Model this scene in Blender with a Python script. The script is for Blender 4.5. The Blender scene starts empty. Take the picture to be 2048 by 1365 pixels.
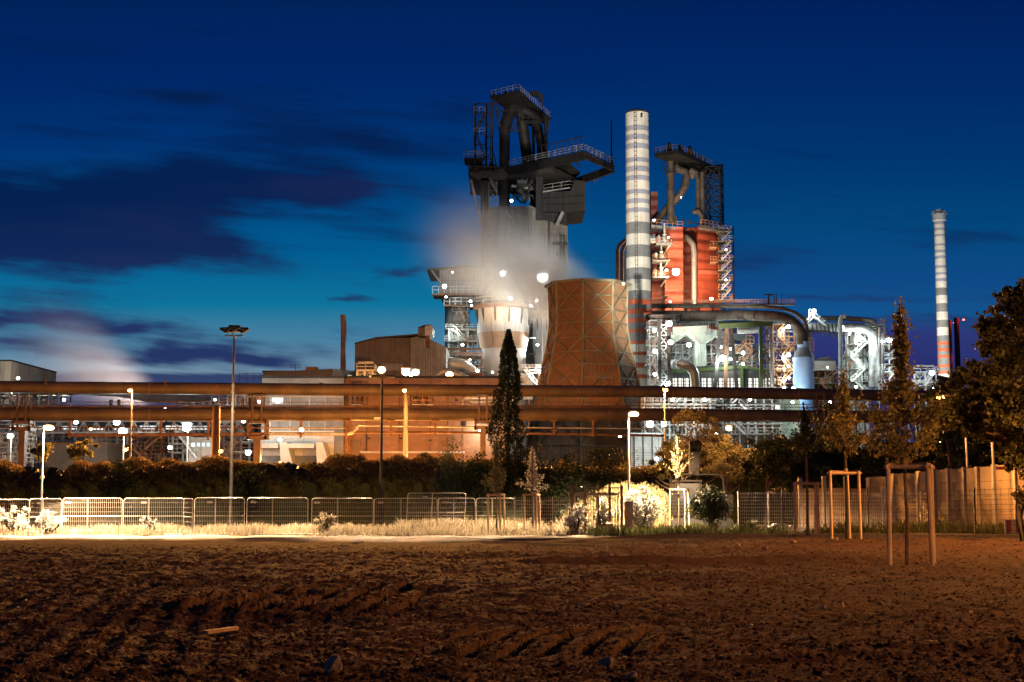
import bpy, math, random
import numpy as np
from mathutils import Vector
R = math.radians
rnd = random.Random(7)
nrg = np.random.default_rng(11)
SC = bpy.context.scene
COL = SC.collection
# ------------------------------------------------------------------ camera
F = 2844.0; PITCH = math.atan(302.5/F); CZ = 1.5
cam = bpy.data.cameras.new('camera'); camo = bpy.data.objects.new('camera', cam); COL.objects.link(camo)
cam.sensor_width = 36; cam.lens = F/2048*36; cam.clip_end = 20000; cam.clip_start = .1
camo.location = (0, 0, CZ); camo.rotation_euler = (R(90)+PITCH, 0, 0); SC.camera = camo
# ------------------------------------------------------------------ render settings
SC.view_settings.view_transform = 'Standard'; SC.view_settings.look = 'None'
SC.view_settings.exposure = 0; SC.view_settings.gamma = 1
SC.render.engine = 'CYCLES'
cy = SC.cycles
cy.use_denoising = True; cy.max_bounces = 5; cy.diffuse_bounces = 2; cy.glossy_bounces = 2
cy.transmission_bounces = 3; cy.transparent_max_bounces = 8; cy.volume_bounces = 1
cy.sample_clamp_indirect = 3; cy.sample_clamp_direct = 0; cy.use_light_tree = True
cy.caustics_reflective = False; cy.caustics_refractive = False
cy.volume_step_rate = 1.5; cy.volume_max_steps = 96
# ------------------------------------------------------------------ node helper
class NT:
    def __init__(s, tree): s.t = tree; s.n = tree.nodes; s.l = tree.links
    def put(s, sock, v):
        if hasattr(v, 'is_linked'): s.l.new(v, sock)
        elif isinstance(v, (tuple, list)): sock.default_value = tuple(v) if len(v) == len(sock.default_value) else tuple(v)+(1,)
        else: sock.default_value = v
    def m(s, op, a, b=None, c=None, clamp=False):
        n = s.n.new('ShaderNodeMath'); n.operation = op; n.use_clamp = clamp
        s.put(n.inputs[0], a)
        if b is not None: s.put(n.inputs[1], b)
        if c is not None: s.put(n.inputs[2], c)
        return n.outputs[0]
    def ss(s, v, lo, hi, a=0., b=1.):
        n = s.n.new('ShaderNodeMapRange'); n.interpolation_type = 'SMOOTHSTEP'
        s.put(n.inputs[0], v); n.inputs[1].default_value = lo; n.inputs[2].default_value = hi
        n.inputs[3].default_value = a; n.inputs[4].default_value = b
        return n.outputs[0]
    def mix(s, f, a, b, mode='MIX'):
        n = s.n.new('ShaderNodeMix'); n.data_type = 'RGBA'; n.blend_type = mode; n.clamp_factor = True
        s.put(n.inputs[0], f); s.put(n.inputs[6], a); s.put(n.inputs[7], b)
        return n.outputs[2]
    def ramp(s, f, stops, interp='LINEAR'):
        n = s.n.new('ShaderNodeValToRGB'); cr = n.color_ramp; cr.interpolation = interp
        cr.elements[0].position = stops[0][0]; cr.elements[0].color = (*stops[0][1], 1)
        cr.elements[1].position = stops[-1][0]; cr.elements[1].color = (*stops[-1][1], 1)
        for p, c in stops[1:-1]:
            e = cr.elements.new(p); e.color = (*c, 1)
        s.put(n.inputs[0], f); return n.outputs[0]
    def noise(s, vec, scale, detail=4, rough=.5, dist=0, dim='3D'):
        n = s.n.new('ShaderNodeTexNoise'); n.noise_dimensions = dim
        s.put(n.inputs['Vector'], vec); n.inputs['Scale'].default_value = scale
        n.inputs['Detail'].default_value = detail; n.inputs['Roughness'].default_value = rough
        n.inputs['Distortion'].default_value = dist
        return n.outputs['Fac']
    def xyz(s, v):
        n = s.n.new('ShaderNodeSeparateXYZ'); s.put(n.inputs[0], v); return n.outputs
    def vec(s, x, y, z):
        n = s.n.new('ShaderNodeCombineXYZ')
        for i, v in enumerate((x, y, z)): s.put(n.inputs[i], v)
        return n.outputs[0]
    def obj(s): return s.n.new('ShaderNodeTexCoord').outputs['Object']
    def scale(s, v, k):
        n = s.n.new('ShaderNodeMapping'); s.put(n.inputs[0], v); n.inputs['Scale'].default_value = k
        return n.outputs[0]
def sr(*c):   # sRGB 0-255 -> linear
    return tuple(((x/255)/12.92 if x/255 <= .04045 else ((x/255+.055)/1.055)**2.4) for x in c)
# ------------------------------------------------------------------ world: dusk sky by direction, long thin clouds
W = bpy.data.worlds.new('World'); SC.world = W; W.use_nodes = True
nt = NT(W.node_tree); nt.n.clear()
d = nt.xyz(nt.n.new('ShaderNodeTexCoord').outputs['Generated'])
yy = nt.m('MAXIMUM', nt.m('ABSOLUTE', d[1]), .15)
su = nt.m('DIVIDE', d[0], yy); sv = nt.m('DIVIDE', d[2], yy)
v = nt.m('MULTIPLY', nt.m('ABSOLUTE', sv), 2.5, clamp=True)
def sy(py): return (985-py)/F*2.5
left = nt.ramp(v, [(0, sr(90, 120, 154)), (sy(770), sr(124, 148, 168)), (sy(690), sr(78, 130, 160)), (sy(610), sr(14, 116, 156)),
    (sy(500), sr(0, 92, 146)), (sy(400), sr(0, 72, 130)), (sy(280), sr(0, 52, 116)), (sy(130), sr(0, 38, 102)), (sy(0), sr(0, 36, 94)), (1, sr(0, 20, 60))])
right = nt.ramp(v, [(0, sr(38, 44, 104)), (sy(740), sr(42, 46, 108)), (sy(665), sr(44, 56, 120)), (sy(630), sr(18, 84, 142)), (sy(560), sr(14, 74, 134)),
    (sy(450), sr(2, 70, 124)), (sy(300), sr(0, 54, 112)), (sy(150), sr(0, 42, 104)), (sy(0), sr(0, 34, 94)), (1, sr(0, 20, 60))])
base = nt.mix(nt.ss(su, -.02, .16), left, right)
svt = nt.m('ADD', sv, nt.m('MULTIPLY', su, .10))
wv = nt.vec(nt.m('MULTIPLY', su, 2.6), nt.m('MULTIPLY', svt, 15), 0.)
w1 = nt.m('SUBTRACT', nt.noise(wv, 2.6, 5, .58), .5)
w2 = nt.m('SUBTRACT', nt.noise(nt.vec(nt.m('MULTIPLY', su, 3.2), nt.m('MULTIPLY', svt, 44), 3.), 2.4, 6, .6), .5)
wa = nt.m('SUBTRACT', nt.noise(nt.vec(nt.m('MULTIPLY', su, 9), nt.m('MULTIPLY', svt, 22), 7.), 1., 4, .5), .5)
wb = nt.m('SUBTRACT', nt.noise(nt.vec(nt.m('MULTIPLY', su, 8), nt.m('MULTIPLY', svt, 20), 17.), 1., 4, .5), .5)
suw = nt.m('ADD', su, nt.m('MULTIPLY', wa, .22)); svw = nt.m('ADD', sv, nt.m('MULTIPLY', wb, .055))
def field(blobs):
    acc = 0.
    for cx, cy_, rx, ry, k in blobs:
        a = nt.m('DIVIDE', nt.m('SUBTRACT', suw, (cx-1024)/F), rx/F)
        b = nt.m('DIVIDE', nt.m('SUBTRACT', svw, (985-cy_)/F), ry/F)
        r2 = nt.m('ADD', nt.m('MULTIPLY', a, a), nt.m('MULTIPLY', b, b))
        acc = nt.m('ADD', acc, nt.m('MULTIPLY', nt.m('POWER', 2.718, nt.m('MULTIPLY', r2, -1.)), k))
    return acc
nz = nt.m('ADD', nt.m('MULTIPLY', w1, 1.6), nt.m('MULTIPLY', w2, 1.15))
fl = nt.m('ADD', field([(0, 440, 420, 120, 1.25), (330, 395, 330, 62, .75), (240, 515, 210, 42, .8), (640, 375, 230, 30, .8), (470, 290, 300, 52, .42), (360, 165, 150, 30, .5), (720, 225, 240, 60, .5),
    (820, 300, 160, 40, .3), (40, 635, 160, 26, .9), (260, 645, 90, 10, .5), (330, 690, 140, 26, .85), (40, 690, 150, 26, .7), (840, 525, 90, 17, .7), (745, 608, 100, 8, .6), (600, 690, 130, 26, .38), (150, 100, 250, 60, .2),
    (1700, 590, 330, 20, .5), (1560, 520, 300, 30, .42), (1950, 450, 200, 30, .45), (1850, 640, 380, 14, .5), (1400, 480, 200, 30, .25)]), nz)
acc = nt.ss(fl, .08, .95, 0., .96)
band = nt.m('MULTIPLY', nt.ss(nt.m('ADD', sv, nt.m('MULTIPLY', w2, .012)), (985-738)/F, (985-752)/F), .9)
band = nt.m('MULTIPLY', band, nt.ss(nt.m('ADD', su, nt.m('MULTIPLY', w1, .2)), .02, -.08))
acc = nt.m('MAXIMUM', acc, band)
ccol = nt.mix(nt.ss(sv, (985-380)/F, (985-700)/F), sr(4, 31, 78), sr(32, 46, 96))
pf = nt.m('ADD', field([(700, 378, 230, 32, .6), (850, 530, 90, 16, .8), (300, 440, 330, 60, .5), (250, 530, 200, 30, .45), (60, 655, 200, 30, .6), (60, 700, 200, 30, .4), (1800, 600, 300, 60, .5)]), nt.m('MULTIPLY', nz, .4))
ccol = nt.mix(nt.m('MULTIPLY', nt.ss(pf, .1, 1.2), .5), ccol, sr(46, 48, 90))
c = nt.mix(acc, base, ccol)
bg = nt.n.new('ShaderNodeBackground'); nt.put(bg.inputs[0], c); bg.inputs[1].default_value = 1.
out = nt.n.new('ShaderNodeOutputWorld'); nt.l.new(bg.outputs[0], out.inputs[0])
# ------------------------------------------------------------------ materials
MATS = {}
def newmat(name):
    m = bpy.data.materials.new(name); m.use_nodes = True; t = NT(m.node_tree)
    return m, t, t.n['Principled BSDF']
def bump(t, b, h, k, dist=.05):
    n = t.n.new('ShaderNodeBump'); n.inputs['Strength'].default_value = k; n.inputs['Distance'].default_value = dist
    t.put(n.inputs['Height'], h); t.l.new(n.outputs[0], b.inputs['Normal'])
def M(name, c1, c2=None, scale=.6, rough=.6, metal=0., streak=0., c3=None, bmp=.0, spec=.4, bscale=8, lo=.35, hi=.65):
    """weathered surface: two tones mixed by noise, optional vertical streaks of a third"""
    if name in MATS: return MATS[name]
    m, t, b = newmat(name)
    c2 = c2 or tuple(x*.6 for x in c1)
    o = t.obj(); f = t.ss(t.noise(o, scale, 6, .6), lo, hi)
    col = t.mix(f, c1, c2)
    if streak:
        s = t.noise(t.scale(o, (1.2, 1.2, .07)), 1.3, 5, .65)
        col = t.mix(t.m('MULTIPLY', t.ss(s, .5, .72), streak), col, c3 or tuple(x*.3 for x in c1))
    t.put(b.inputs['Base Color'], col); b.inputs['Roughness'].default_value = rough; b.inputs['Metallic'].default_value = metal
    b.inputs['Specular IOR Level'].default_value = spec
    if bmp: bump(t, b, t.noise(o, bscale, 4), bmp)
    MATS[name] = m; return m
def MC(name, c1, c2, period=.6, horiz=False, streak=.3, rough=.55, c3=None, panel=0.):
    """corrugated cladding: ribs as bump, optional panel joints"""
    if name in MATS: return MATS[name]
    m, t, b = newmat(name); o = t.obj(); p = t.xyz(o)
    u = p[2] if horiz else t.m('ADD', p[0], t.m('MULTIPLY', p[1], .77))
    w = t.m('SINE', t.m('MULTIPLY', u, 2*math.pi/period))
    col = t.mix(t.ss(t.noise(o, .35, 6, .6), .35, .65), c1, c2)
    s = t.noise(t.scale(o, (1, 1, .06)), 1.1, 5, .65)
    col = t.mix(t.m('MULTIPLY', t.ss(s, .48, .72), streak), col, c3 or tuple(x*.35 for x in c1))
    if panel:
        fz = t.m('FRACT', t.m('DIVIDE', p[2], panel)); fx = t.m('FRACT', t.m('DIVIDE', t.m('ADD', p[0], p[1]), panel*1.8))
        j = t.m('MAXIMUM', t.m('LESS_THAN', fz, .035), t.m('LESS_THAN', fx, .02))
        col = t.mix(t.m('MULTIPLY', j, .6), col, tuple(x*.3 for x in c1))
    t.put(b.inputs['Base Color'], col); b.inputs['Roughness'].default_value = rough
    bump(t, b, w, .6, period*.12)
    MATS[name] = m; return m
def MB_brick(name, c1, c2, mort, sx=.5):
    m, t, b = newmat(name); o = t.obj(); p = t.xyz(o)
    br = t.n.new('ShaderNodeTexBrick'); t.put(br.inputs['Vector'], t.vec(t.m('ADD', p[0], p[1]), p[2], 0.))
    t.put(br.inputs['Color1'], c1); t.put(br.inputs['Color2'], c2); t.put(br.inputs['Mortar'], mort)
    br.inputs['Scale'].default_value = 1.; br.inputs['Mortar Size'].default_value = .03
    br.inputs['Brick Width'].default_value = sx; br.inputs['Row Height'].default_value = sx*.35
    col = t.mix(t.ss(t.noise(o, .25, 6, .6), .3, .7), br.outputs['Color'], tuple(x*.55 for x in c1))
    s = t.noise(t.scale(o, (1, 1, .06)), .8, 5, .6)
    col = t.mix(t.m('MULTIPLY', t.ss(s, .5, .75), .5), col, tuple(x*.35 for x in c1))
    t.put(b.inputs['Base Color'], col); b.inputs['Roughness'].default_value = .85
    bump(t, b, br.outputs['Fac'], .4, .02); MATS[name] = m; return m
def ME(name, col, strength):
    m, t, b = newmat(name); t.n.remove(b)
    e = t.n.new('ShaderNodeEmission'); e.inputs[0].default_value = (*col, 1); e.inputs[1].default_value = strength
    t.l.new(e.outputs[0], t.n['Material Output'].inputs[0])
    try: m.cycles.emission_sampling = 'NONE'
    except Exception: pass
    MATS[name] = m; return m
def ML(name, c1, c2, trans=.35, rough=.6):
    m, t, b = newmat(name)
    g = t.n.new('ShaderNodeNewGeometry')
    col = t.mix(g.outputs['Random Per Island'], c1, c2)
    t.put(b.inputs['Base Color'], col); b.inputs['Roughness'].default_value = rough; b.inputs['Specular IOR Level'].default_value = .25
    tr = t.n.new('ShaderNodeBsdfTranslucent'); t.put(tr.inputs[0], col)
    mx = t.n.new('ShaderNodeMixShader'); mx.inputs[0].default_value = trans
    t.l.new(b.outputs[0], mx.inputs[1]); t.l.new(tr.outputs[0], mx.inputs[2]); t.l.new(mx.outputs[0], t.n['Material Output'].inputs[0])
    MATS[name] = m; return m
steel = M('painted_steel', (.30, .31, .31), (.16, .15, .14), .5, .5, .2, .35, (.16, .09, .05))
dsteel = M('dark_steel', (.05, .047, .044), (.03, .025, .022), .4, .6, .2, .3, (.06, .035, .02))
vdsteel = M('sooty_steel', (.016, .015, .015), (.009, .008, .008), .4, .65, .2, .3, (.05, .035, .025))
galv = M('galvanised_steel', (.52, .52, .50), (.36, .36, .35), 1.5, .42, .35, .2, (.25, .17, .1))
wsteel = M('white_painted_steel', (.62, .63, .60), (.42, .42, .40), .5, .5, 0, .4, (.28, .2, .13))
rust = M('rusty_steel', (.26, .135, .07), (.13, .06, .035), .7, .8, .1, .4, (.07, .035, .02))
brown = M('brown_painted_steel', (.20, .115, .065), (.11, .06, .035), .4, .5, .1, .4, (.05, .03, .02))
conc = M('concrete', (.38, .36, .33), (.26, .24, .21), .25, .85, 0, .5, (.12, .1, .08), .15)
lconc = M('pale_concrete', (.58, .56, .51), (.42, .40, .36), .3, .85, 0, .35, (.2, .16, .12), .15)
green = M('green_painted_steel', (.055, .085, .022), (.035, .055, .016), .5, .5, .1, .3)
blue = M('pale_blue_paint', (.30, .44, .66), (.24, .36, .58), .3, .5, 0, .25, (.2, .28, .42))
pipeM = M('brown_gas_main_paint', (.155, .105, .062), (.085, .056, .034), .25, .55, .1, .35, (.05, .03, .02))
lagg = M('lagged_pipe', (.55, .53, .49), (.38, .35, .31), .8, .45, .3, .35, (.2, .13, .08))
dduct = M('weathered_duct', (.11, .085, .065), (.055, .042, .032), .35, .65, .15, .5, (.05, .035, .025))
dark = M('black_rubber_and_shadow_paint', (.02, .02, .02), (.012, .012, .012))
WHITE = ME('white_lamp_glass', (.88, 1, .96), 30.); SODIUM = ME('sodium_lamp_glass', (1, .62, .25), 22.)
HOT = ME('orange_lamp_glass', (1, .42, .1), 14.); REDL = ME('red_beacon_glass', (1, .08, .05), 12.)
WIN = ME('lit_window_glass', (1., .96, .85), 1.5); WIN2 = ME('lit_panel_glass', (.75, .95, 1.), 1.2); GWIN = ME('green_lit_glass', (.35, 1., .7), .45)
# ------------------------------------------------------------------ geometry helpers
def D(px, py):
    xc = (px-1024)/F; yc = (682.5-py)/F; c = math.cos(PITCH); s = math.sin(PITCH)
    return xc, c-yc*s, s+yc*c
def at(px, py, Y):
    x, y, z = D(px, py); t = Y/y
    return Vector((x*t, Y, CZ+z*t))
def atz(px, Y, z):
    return Vector(((px-1024)/F*(Y*math.cos(PITCH)+(z-CZ)*math.sin(PITCH)), Y, z))
def mpp(Y): return Y/F
def gz(Y):
    if Y < 42: return .1
    if Y > 81: return -.85
    return .1-.95*((Y-42)/39)**1.2
def gx(X, Y):
    a = gz(Y); t = min(1, max(0, (Y-34)/30)); b = .1-.93*t; k = min(1, max(0, (X-2)/6)); return b+(a-b)*k
GZ = -1.0
class MB:
    def __init__(s): s.v = []; s.f = []; s.mi = []; s.cur = 0; s.sm = False
    def add(s, vs, fs):
        o = len(s.v); s.v += [tuple(p) for p in vs]
        for f in fs: s.f.append(tuple(i+o for i in f)); s.mi.append(s.cur)
        return s
    def box(s, x0, y0, z0, x1, y1, z1):
        vs = [(x, y, z) for x in (x0, x1) for y in (y0, y1) for z in (z0, z1)]
        return s.add(vs, [(0, 1, 3, 2), (4, 6, 7, 5), (0, 4, 5, 1), (2, 3, 7, 6), (0, 2, 6, 4), (1, 5, 7, 3)])
    def frame(s, a, b):
        a = Vector(a); b = Vector(b); d = b-a
        if d.length < 1e-6: d = Vector((0, 0, 1e-3))
        d.normalize(); up = Vector((0, 0, 1)) if abs(d.z) < .95 else Vector((0, 1, 0))
        x = d.cross(up).normalized(); y = x.cross(d).normalized()
        return a, b, x, y
    def bar(s, a, b, w, h=None):
        a, b, x, y = s.frame(a, b); h = h or w; vs = []
        for p in (a, b):
            for i, j in ((-1, -1), (1, -1), (1, 1), (-1, 1)): vs.append(p+x*(i*w/2)+y*(j*h/2))
        return s.add(vs, [(3, 2, 1, 0), (4, 5, 6, 7), (0, 1, 5, 4), (1, 2, 6, 5), (2, 3, 7, 6), (3, 0, 4, 7)])
    def tube(s, a, b, r, r2=None, n=10):
        return s.path([a, b], [r, r2 if r2 is not None else r], n)
    def path(s, pts, r, n=12):
        s.sm = True
        pts = [Vector(p) for p in pts]; k = len(pts)
        rs = r if isinstance(r, (list, tuple)) else [r]*k
        dirs = [(pts[min(i+1, k-1)]-pts[max(i-1, 0)]).normalized() for i in range(k)]
        up = Vector((0, 0, 1)) if abs(dirs[0].z) < .95 else Vector((0, 1, 0))
        x = dirs[0].cross(up).normalized(); vs = []
        for i in range(k):
            x = (x-dirs[i]*x.dot(dirs[i])).normalized(); y = dirs[i].cross(x)
            for j in range(n):
                a = 2*math.pi*j/n; vs.append(pts[i]+(x*math.cos(a)+y*math.sin(a))*rs[i])
        fs = [(i*n+j, i*n+(j+1) % n, (i+1)*n+(j+1) % n, (i+1)*n+j) for i in range(k-1) for j in range(n)]
        fs += [tuple(reversed(range(n))), tuple((k-1)*n+j for j in range(n))]
        return s.add(vs, fs)
    def lathe(s, c, prof, n=32, a0=0., mats=None, cap=True):
        s.sm = n > 12; c = Vector(c); vs = []
        for r, z in prof:
            for j in range(n):
                a = a0+2*math.pi*j/n; vs.append((c.x+r*math.cos(a), c.y+r*math.sin(a), c.z+z))
        o = len(s.v); s.add(vs, [])
        for i in range(len(prof)-1):
            for j in range(n):
                s.f.append(tuple(o+q for q in (i*n+j, i*n+(j+1) % n, (i+1)*n+(j+1) % n, (i+1)*n+j))); s.mi.append(mats[i] if mats else s.cur)
        if cap:
            s.f.append(tuple(o+q for q in reversed(range(n)))); s.mi.append(s.cur)
            s.f.append(tuple(o+(len(prof)-1)*n+q for q in range(n))); s.mi.append(mats[-1] if mats else s.cur)
        return s
    def prism(s, pts, dv):
        k = len(pts); dv = Vector(dv); vs = [Vector(p) for p in pts]+[Vector(p)+dv for p in pts]
        return s.add(vs, [tuple(range(k)), tuple(reversed(range(k, 2*k)))]+[(i, i+k, (i+1) % k+k, (i+1) % k) for i in range(k)])
    def rail(s, pts, h=1.1, step=1.6, w=.07, rails=(1., .5)):
        for a, b in zip(pts[:-1], pts[1:]):
            a = Vector(a); b = Vector(b); L = (b-a).length; n = max(1, round(L/step))
            for i in range(n+1):
                p = a.lerp(b, i/n); s.bar(p, p+Vector((0, 0, h)), w)
            for q in rails: s.bar(a+Vector((0, 0, h*q)), b+Vector((0, 0, h*q)), w)
        return s
    def lat(s, lo, hi, n, w, bw=None, faces=(0, 1, 2, 3), x=True):
        bw = bw or w*.6; lo = [Vector(p) for p in lo]; hi = [Vector(p) for p in hi]
        for a, b in zip(lo, hi): s.bar(a, b, w)
        k = len(lo)
        for i in range(n):
            for f in faces:
                a0 = lo[f].lerp(hi[f], i/n); a1 = lo[f].lerp(hi[f], (i+1)/n)
                g = (f+1) % k; b0 = lo[g].lerp(hi[g], i/n); b1 = lo[g].lerp(hi[g], (i+1)/n)
                s.bar(a1, b1, bw)
                if x or i % 2: s.bar(a0, b1, bw)
                if x or not i % 2: s.bar(b0, a1, bw)
        return s
    def stairs(s, a, b, w=.9, dy=(0, 1, 0)):
        a = Vector(a); b = Vector(b); dy = Vector(dy).normalized(); n = max(3, int(abs(b.z-a.z)/.3))
        for q in (0, 1):
            o = dy*(w*q); s.bar(a+o, b+o, .12, .28)
            s.bar(a+o+Vector((0, 0, 1)), b+o+Vector((0, 0, 1)), .07)
            for i in range(0, n+1, 3):
                p = a.lerp(b, i/n)+o; s.bar(p, p+Vector((0, 0, 1)), .06)
        for i in range(1, n):
            p = a.lerp(b, i/n); s.bar(p, p+dy*w, .26, .05)
        return s
    def cut(s, zc):  # drop nothing; kept for symmetry
        return s
def mkmesh(name, mb, mats, org):
    me = bpy.data.meshes.new(name)
    ox, oy, oz = org
    me.from_pydata([(x-ox, y-oy, z-oz) for x, y, z in mb.v], [], mb.f)
    for m in (mats if isinstance(mats, (list, tuple)) else [mats]): me.materials.append(m)
    if any(mb.mi): me.polygons.foreach_set('material_index', mb.mi)
    if mb.sm:
        me.polygons.foreach_set('use_smooth', [len(f) <= 4 for f in mb.f])
        try: me.set_sharp_from_angle(angle=R(40))
        except Exception: pass
    me.update(); return me
LABELS = {}
def tag(o, label, cat, group=None, kind=None):
    if label: o['label'] = label
    if cat: o['category'] = cat
    if group: o['group'] = group
    if kind: o['kind'] = kind
    if label: LABELS.setdefault(label, []).append((o.name, group))
    return o
def T(name, label, cat, loc, group=None):
    o = bpy.data.objects.new(name, None); COL.objects.link(o); o.location = loc; o.empty_display_size = .3
    return tag(o, label, cat, group)
def origin(par):
    p = par
    while p.parent: p = p.parent
    return tuple(p.location)
def P(name, mb, mat, par, label=None):
    if not mb.f: return None
    o = bpy.data.objects.new(name, mkmesh(name, mb, mat, origin(par))); COL.objects.link(o); o.parent = par
    if label: o['label'] = label
    return o
def S(name, mb, mat, label, cat, group=None, kind=None):
    vs = np.array(mb.v); org = (vs[:, 0].mean(), vs[:, 1].mean(), vs[:, 2].min())
    if kind == 'structure': org = (0, 0, 0)
    o = bpy.data.objects.new(name, mkmesh(name, mb, mat, org)); COL.objects.link(o); o.location = org
    return tag(o, label, cat, group, kind)
def copy_tree(o, loc=None, parent=None, label=None, cat=None):
    c = o.copy(); COL.objects.link(c); c.parent = parent
    if loc is not None: c.location = loc
    if label: c['label'] = label; LABELS.setdefault(label, []).append((c.name, c.get('group')))
    for ch in o.children: copy_tree(ch, None, c)
    return c
def pbox(mb, px0, py0, px1, py1, Y, dep, down=False):
    a = at(px0, (py0+py1)/2, Y); b = at(px1, (py0+py1)/2, Y); z1 = at(px0, py0, Y).z; z0 = GZ if down else at(px0, py1, Y).z
    return mb.box(a.x, Y, z0, b.x, Y+dep, z1)
def light(kind, loc, col, power, radius=.3, par=None, spot=None, aim=None, blend=.6):
    l = bpy.data.lights.new(kind.lower()+'_light', kind); l.color = col; l.energy = power; l.shadow_soft_size = radius
    o = bpy.data.objects.new('lamp_light', l); COL.objects.link(o)
    if spot: l.spot_size = R(spot); l.spot_blend = blend
    if par is not None: o.parent = par; o.location = Vector(loc)-Vector(origin(par))
    else: o.location = loc
    if aim is not None: o.rotation_euler = (Vector(aim)-Vector(loc)).to_track_quat('-Z', 'Y').to_euler()
    return o
LP = dict(street=78000, mast=125000, yard=40000, right=17000, near=12000, tower=54000, post=34000, hedge=420000, warm=330000, wall=5500, plant=75., added_low=8000, hall=4600, steam=.19, steam2=.035, steaml=420000, chim=1700000, farchim=2300000)
CW = (.86, 1., .95); CS = (1., .40, .085); CSS = (1., .66, .38)
def PS(name, mbs, mat, par):
    for q in mbs: P(name, q, mat, par)
# ------------------------------------------------------------------ ground
def _h(ix, iy, s):
    n = (ix*374761393+iy*668265263+s*144665) & 0x7fffffff
    n = ((n ^ (n >> 13))*1274126177) & 0x7fffffff
    return ((n ^ (n >> 16)) & 0xffff)/65535.
def vn(x, y, s=0):
    ix = np.floor(x).astype(np.int64); iy = np.floor(y).astype(np.int64); fx = x-ix; fy = y-iy
    fx = fx*fx*(3-2*fx); fy = fy*fy*(3-2*fy)
    return (_h(ix, iy, s)*(1-fx)+_h(ix+1, iy, s)*fx)*(1-fy)+(_h(ix, iy+1, s)*(1-fx)+_h(ix+1, iy+1, s)*fx)*fy-.5
def sst(x, a, b):
    t = np.clip((x-a)/(b-a), 0, 1); return t*t*(3-2*t)
def soil_h(X, Y):
    z = np.where(Y < 42, .1, .1-.95*(np.clip((Y-42)/39, 0, 1))**1.2)
    zl = .1-.93*np.clip((Y-34)/30, 0, 1); k = np.clip((X-2)/6, 0, 1); z = zl+(z-zl)*k
    near = 1-sst(Y, 26, 60)*.5
    h = .12*vn(X*.22, Y*.22, 1)+.06*vn(X*.7, Y*.7, 2)
    h += .03*(np.abs(vn(X*2.1+3, Y*2.1, 3))*2-.5)*near+.032*vn(X*5.1, Y*5.1, 4)*near
    cl = np.maximum(vn(X*9, Y*9, 5)-.1, 0)*.09+np.maximum(vn(X*24, Y*24, 6)-.1, 0)*.085
    rough = .35+.65*sst(vn(X*.35+9, Y*.35, 7), -.25, .15)
    h += cl*rough*near+.02*vn(X*47, Y*47, 8)*(1-sst(Y, 14, 30))
    # long wheel ruts running away from the camera on the left
    m = sst(-X, 2.2, 3.2)*(1-sst(-X, 6.2, 7.2))*sst(Y, 8, 9)*(1-sst(Y, 20, 25))
    u = (X+.16*(Y-12)+.1*vn(X*.8, Y*.4, 12))/.34
    h += m*.036*(np.abs((u % 1)-.5)*2-.5)*(.6+.8*(vn(X*1.3, Y*.6, 13)+.5))
    # cross-lying tyre cleat prints
    def cleats(x0, x1, y0, y1, per, slant, amp, bend=0.):
        mm = sst(X, x0, x0+.3)*(1-sst(X, x1-.3, x1))*sst(Y, y0, y0+.5)*(1-sst(Y, y1-.5, y1))
        t = (X-slant*(Y-y0)-bend*(Y-y0)**2+.08*vn(X*2, Y*2, 21))/per
        return mm*amp*np.where((t % 1) < .5, 1., -1.)*(.55+.5*vn(X*3, Y*3, 22))
    h = h+cleats(-4.2, -1.1, 16.6, 21.6, .40, .05, .12)+cleats(-.8, 1.6, 12.9, 15.6, .36, .12, .06, .05)
    # raised lip of soil from left to right
    h += .07*np.exp(-((Y-(11.6+.33*X+.5*vn(X*.5, X*0, 30)))/.35)**2)*sst(X, 1.0, 2.5)
    h += .10*np.exp(-((Y-(29.5+.12*X+1.2*vn(X*.3, X*0, 31)))/.5)**2)*sst(X, -1, 1)*(1-sst(X, 6, 9))
    return z+h
NY, NX = 640, 640
ys = np.exp(np.linspace(math.log(7.5), math.log(77.5), NY)); uu = np.linspace(-.47, .47, NX)
Yg = np.repeat(ys[:, None], NX, 1)+nrg.normal(0, .0008, (NY, NX))*ys[:, None]; Xg = uu[None, :]*(ys[:, None]+2.)+nrg.normal(0, .0003, (NY, NX))*ys[:, None]
Zg = soil_h(Xg, Yg)
me = bpy.data.meshes.new('soil_field')
me.vertices.add(NX*NY); me.vertices.foreach_set('co', np.stack([Xg, Yg, Zg], -1).reshape(-1))
i = np.arange(NY-1)[:, None]*NX+np.arange(NX-1)[None, :]
q = np.stack([i, i+1, i+NX+1, i+NX], -1).reshape(-1, 4)
def np_faces(me, q):
    n = len(q); k = q.shape[1]; me.loops.add(n*k); me.loops.foreach_set('vertex_index', q.reshape(-1).astype(np.int32))
    me.polygons.add(n); me.polygons.foreach_set('loop_start', np.arange(0, n*k, k, dtype=np.int32))
    try: me.polygons.foreach_set('loop_total', np.full(n, k, dtype=np.int32))
    except Exception: pass
    me.update(calc_edges=True)
np_faces(me, q)
me.polygons.foreach_set('use_smooth', np.ones(len(q), bool))
soilm, t, b = newmat('brown_soil'); o = t.obj()
cc = t.mix(t.ss(t.noise(o, .8, 8, .65), .3, .7), (.108, .052, .025), (.052, .026, .013))
cc = t.mix(t.ss(t.noise(o, 14, 4, .7), .58, .68), cc, (.17, .11, .07)); cc = t.mix(t.ss(t.noise(o, 9, 3, .6), .62, .7), cc, (.03, .018, .012))
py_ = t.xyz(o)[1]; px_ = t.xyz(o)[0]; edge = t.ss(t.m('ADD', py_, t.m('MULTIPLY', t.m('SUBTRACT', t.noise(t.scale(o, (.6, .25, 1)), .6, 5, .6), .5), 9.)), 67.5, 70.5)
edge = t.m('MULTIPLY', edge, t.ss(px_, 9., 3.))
cc = t.mix(edge, cc, t.mix(t.ss(t.noise(o, 2.5, 6, .65), .35, .65), (.40, .31, .21), (.22, .155, .095)))
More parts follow.
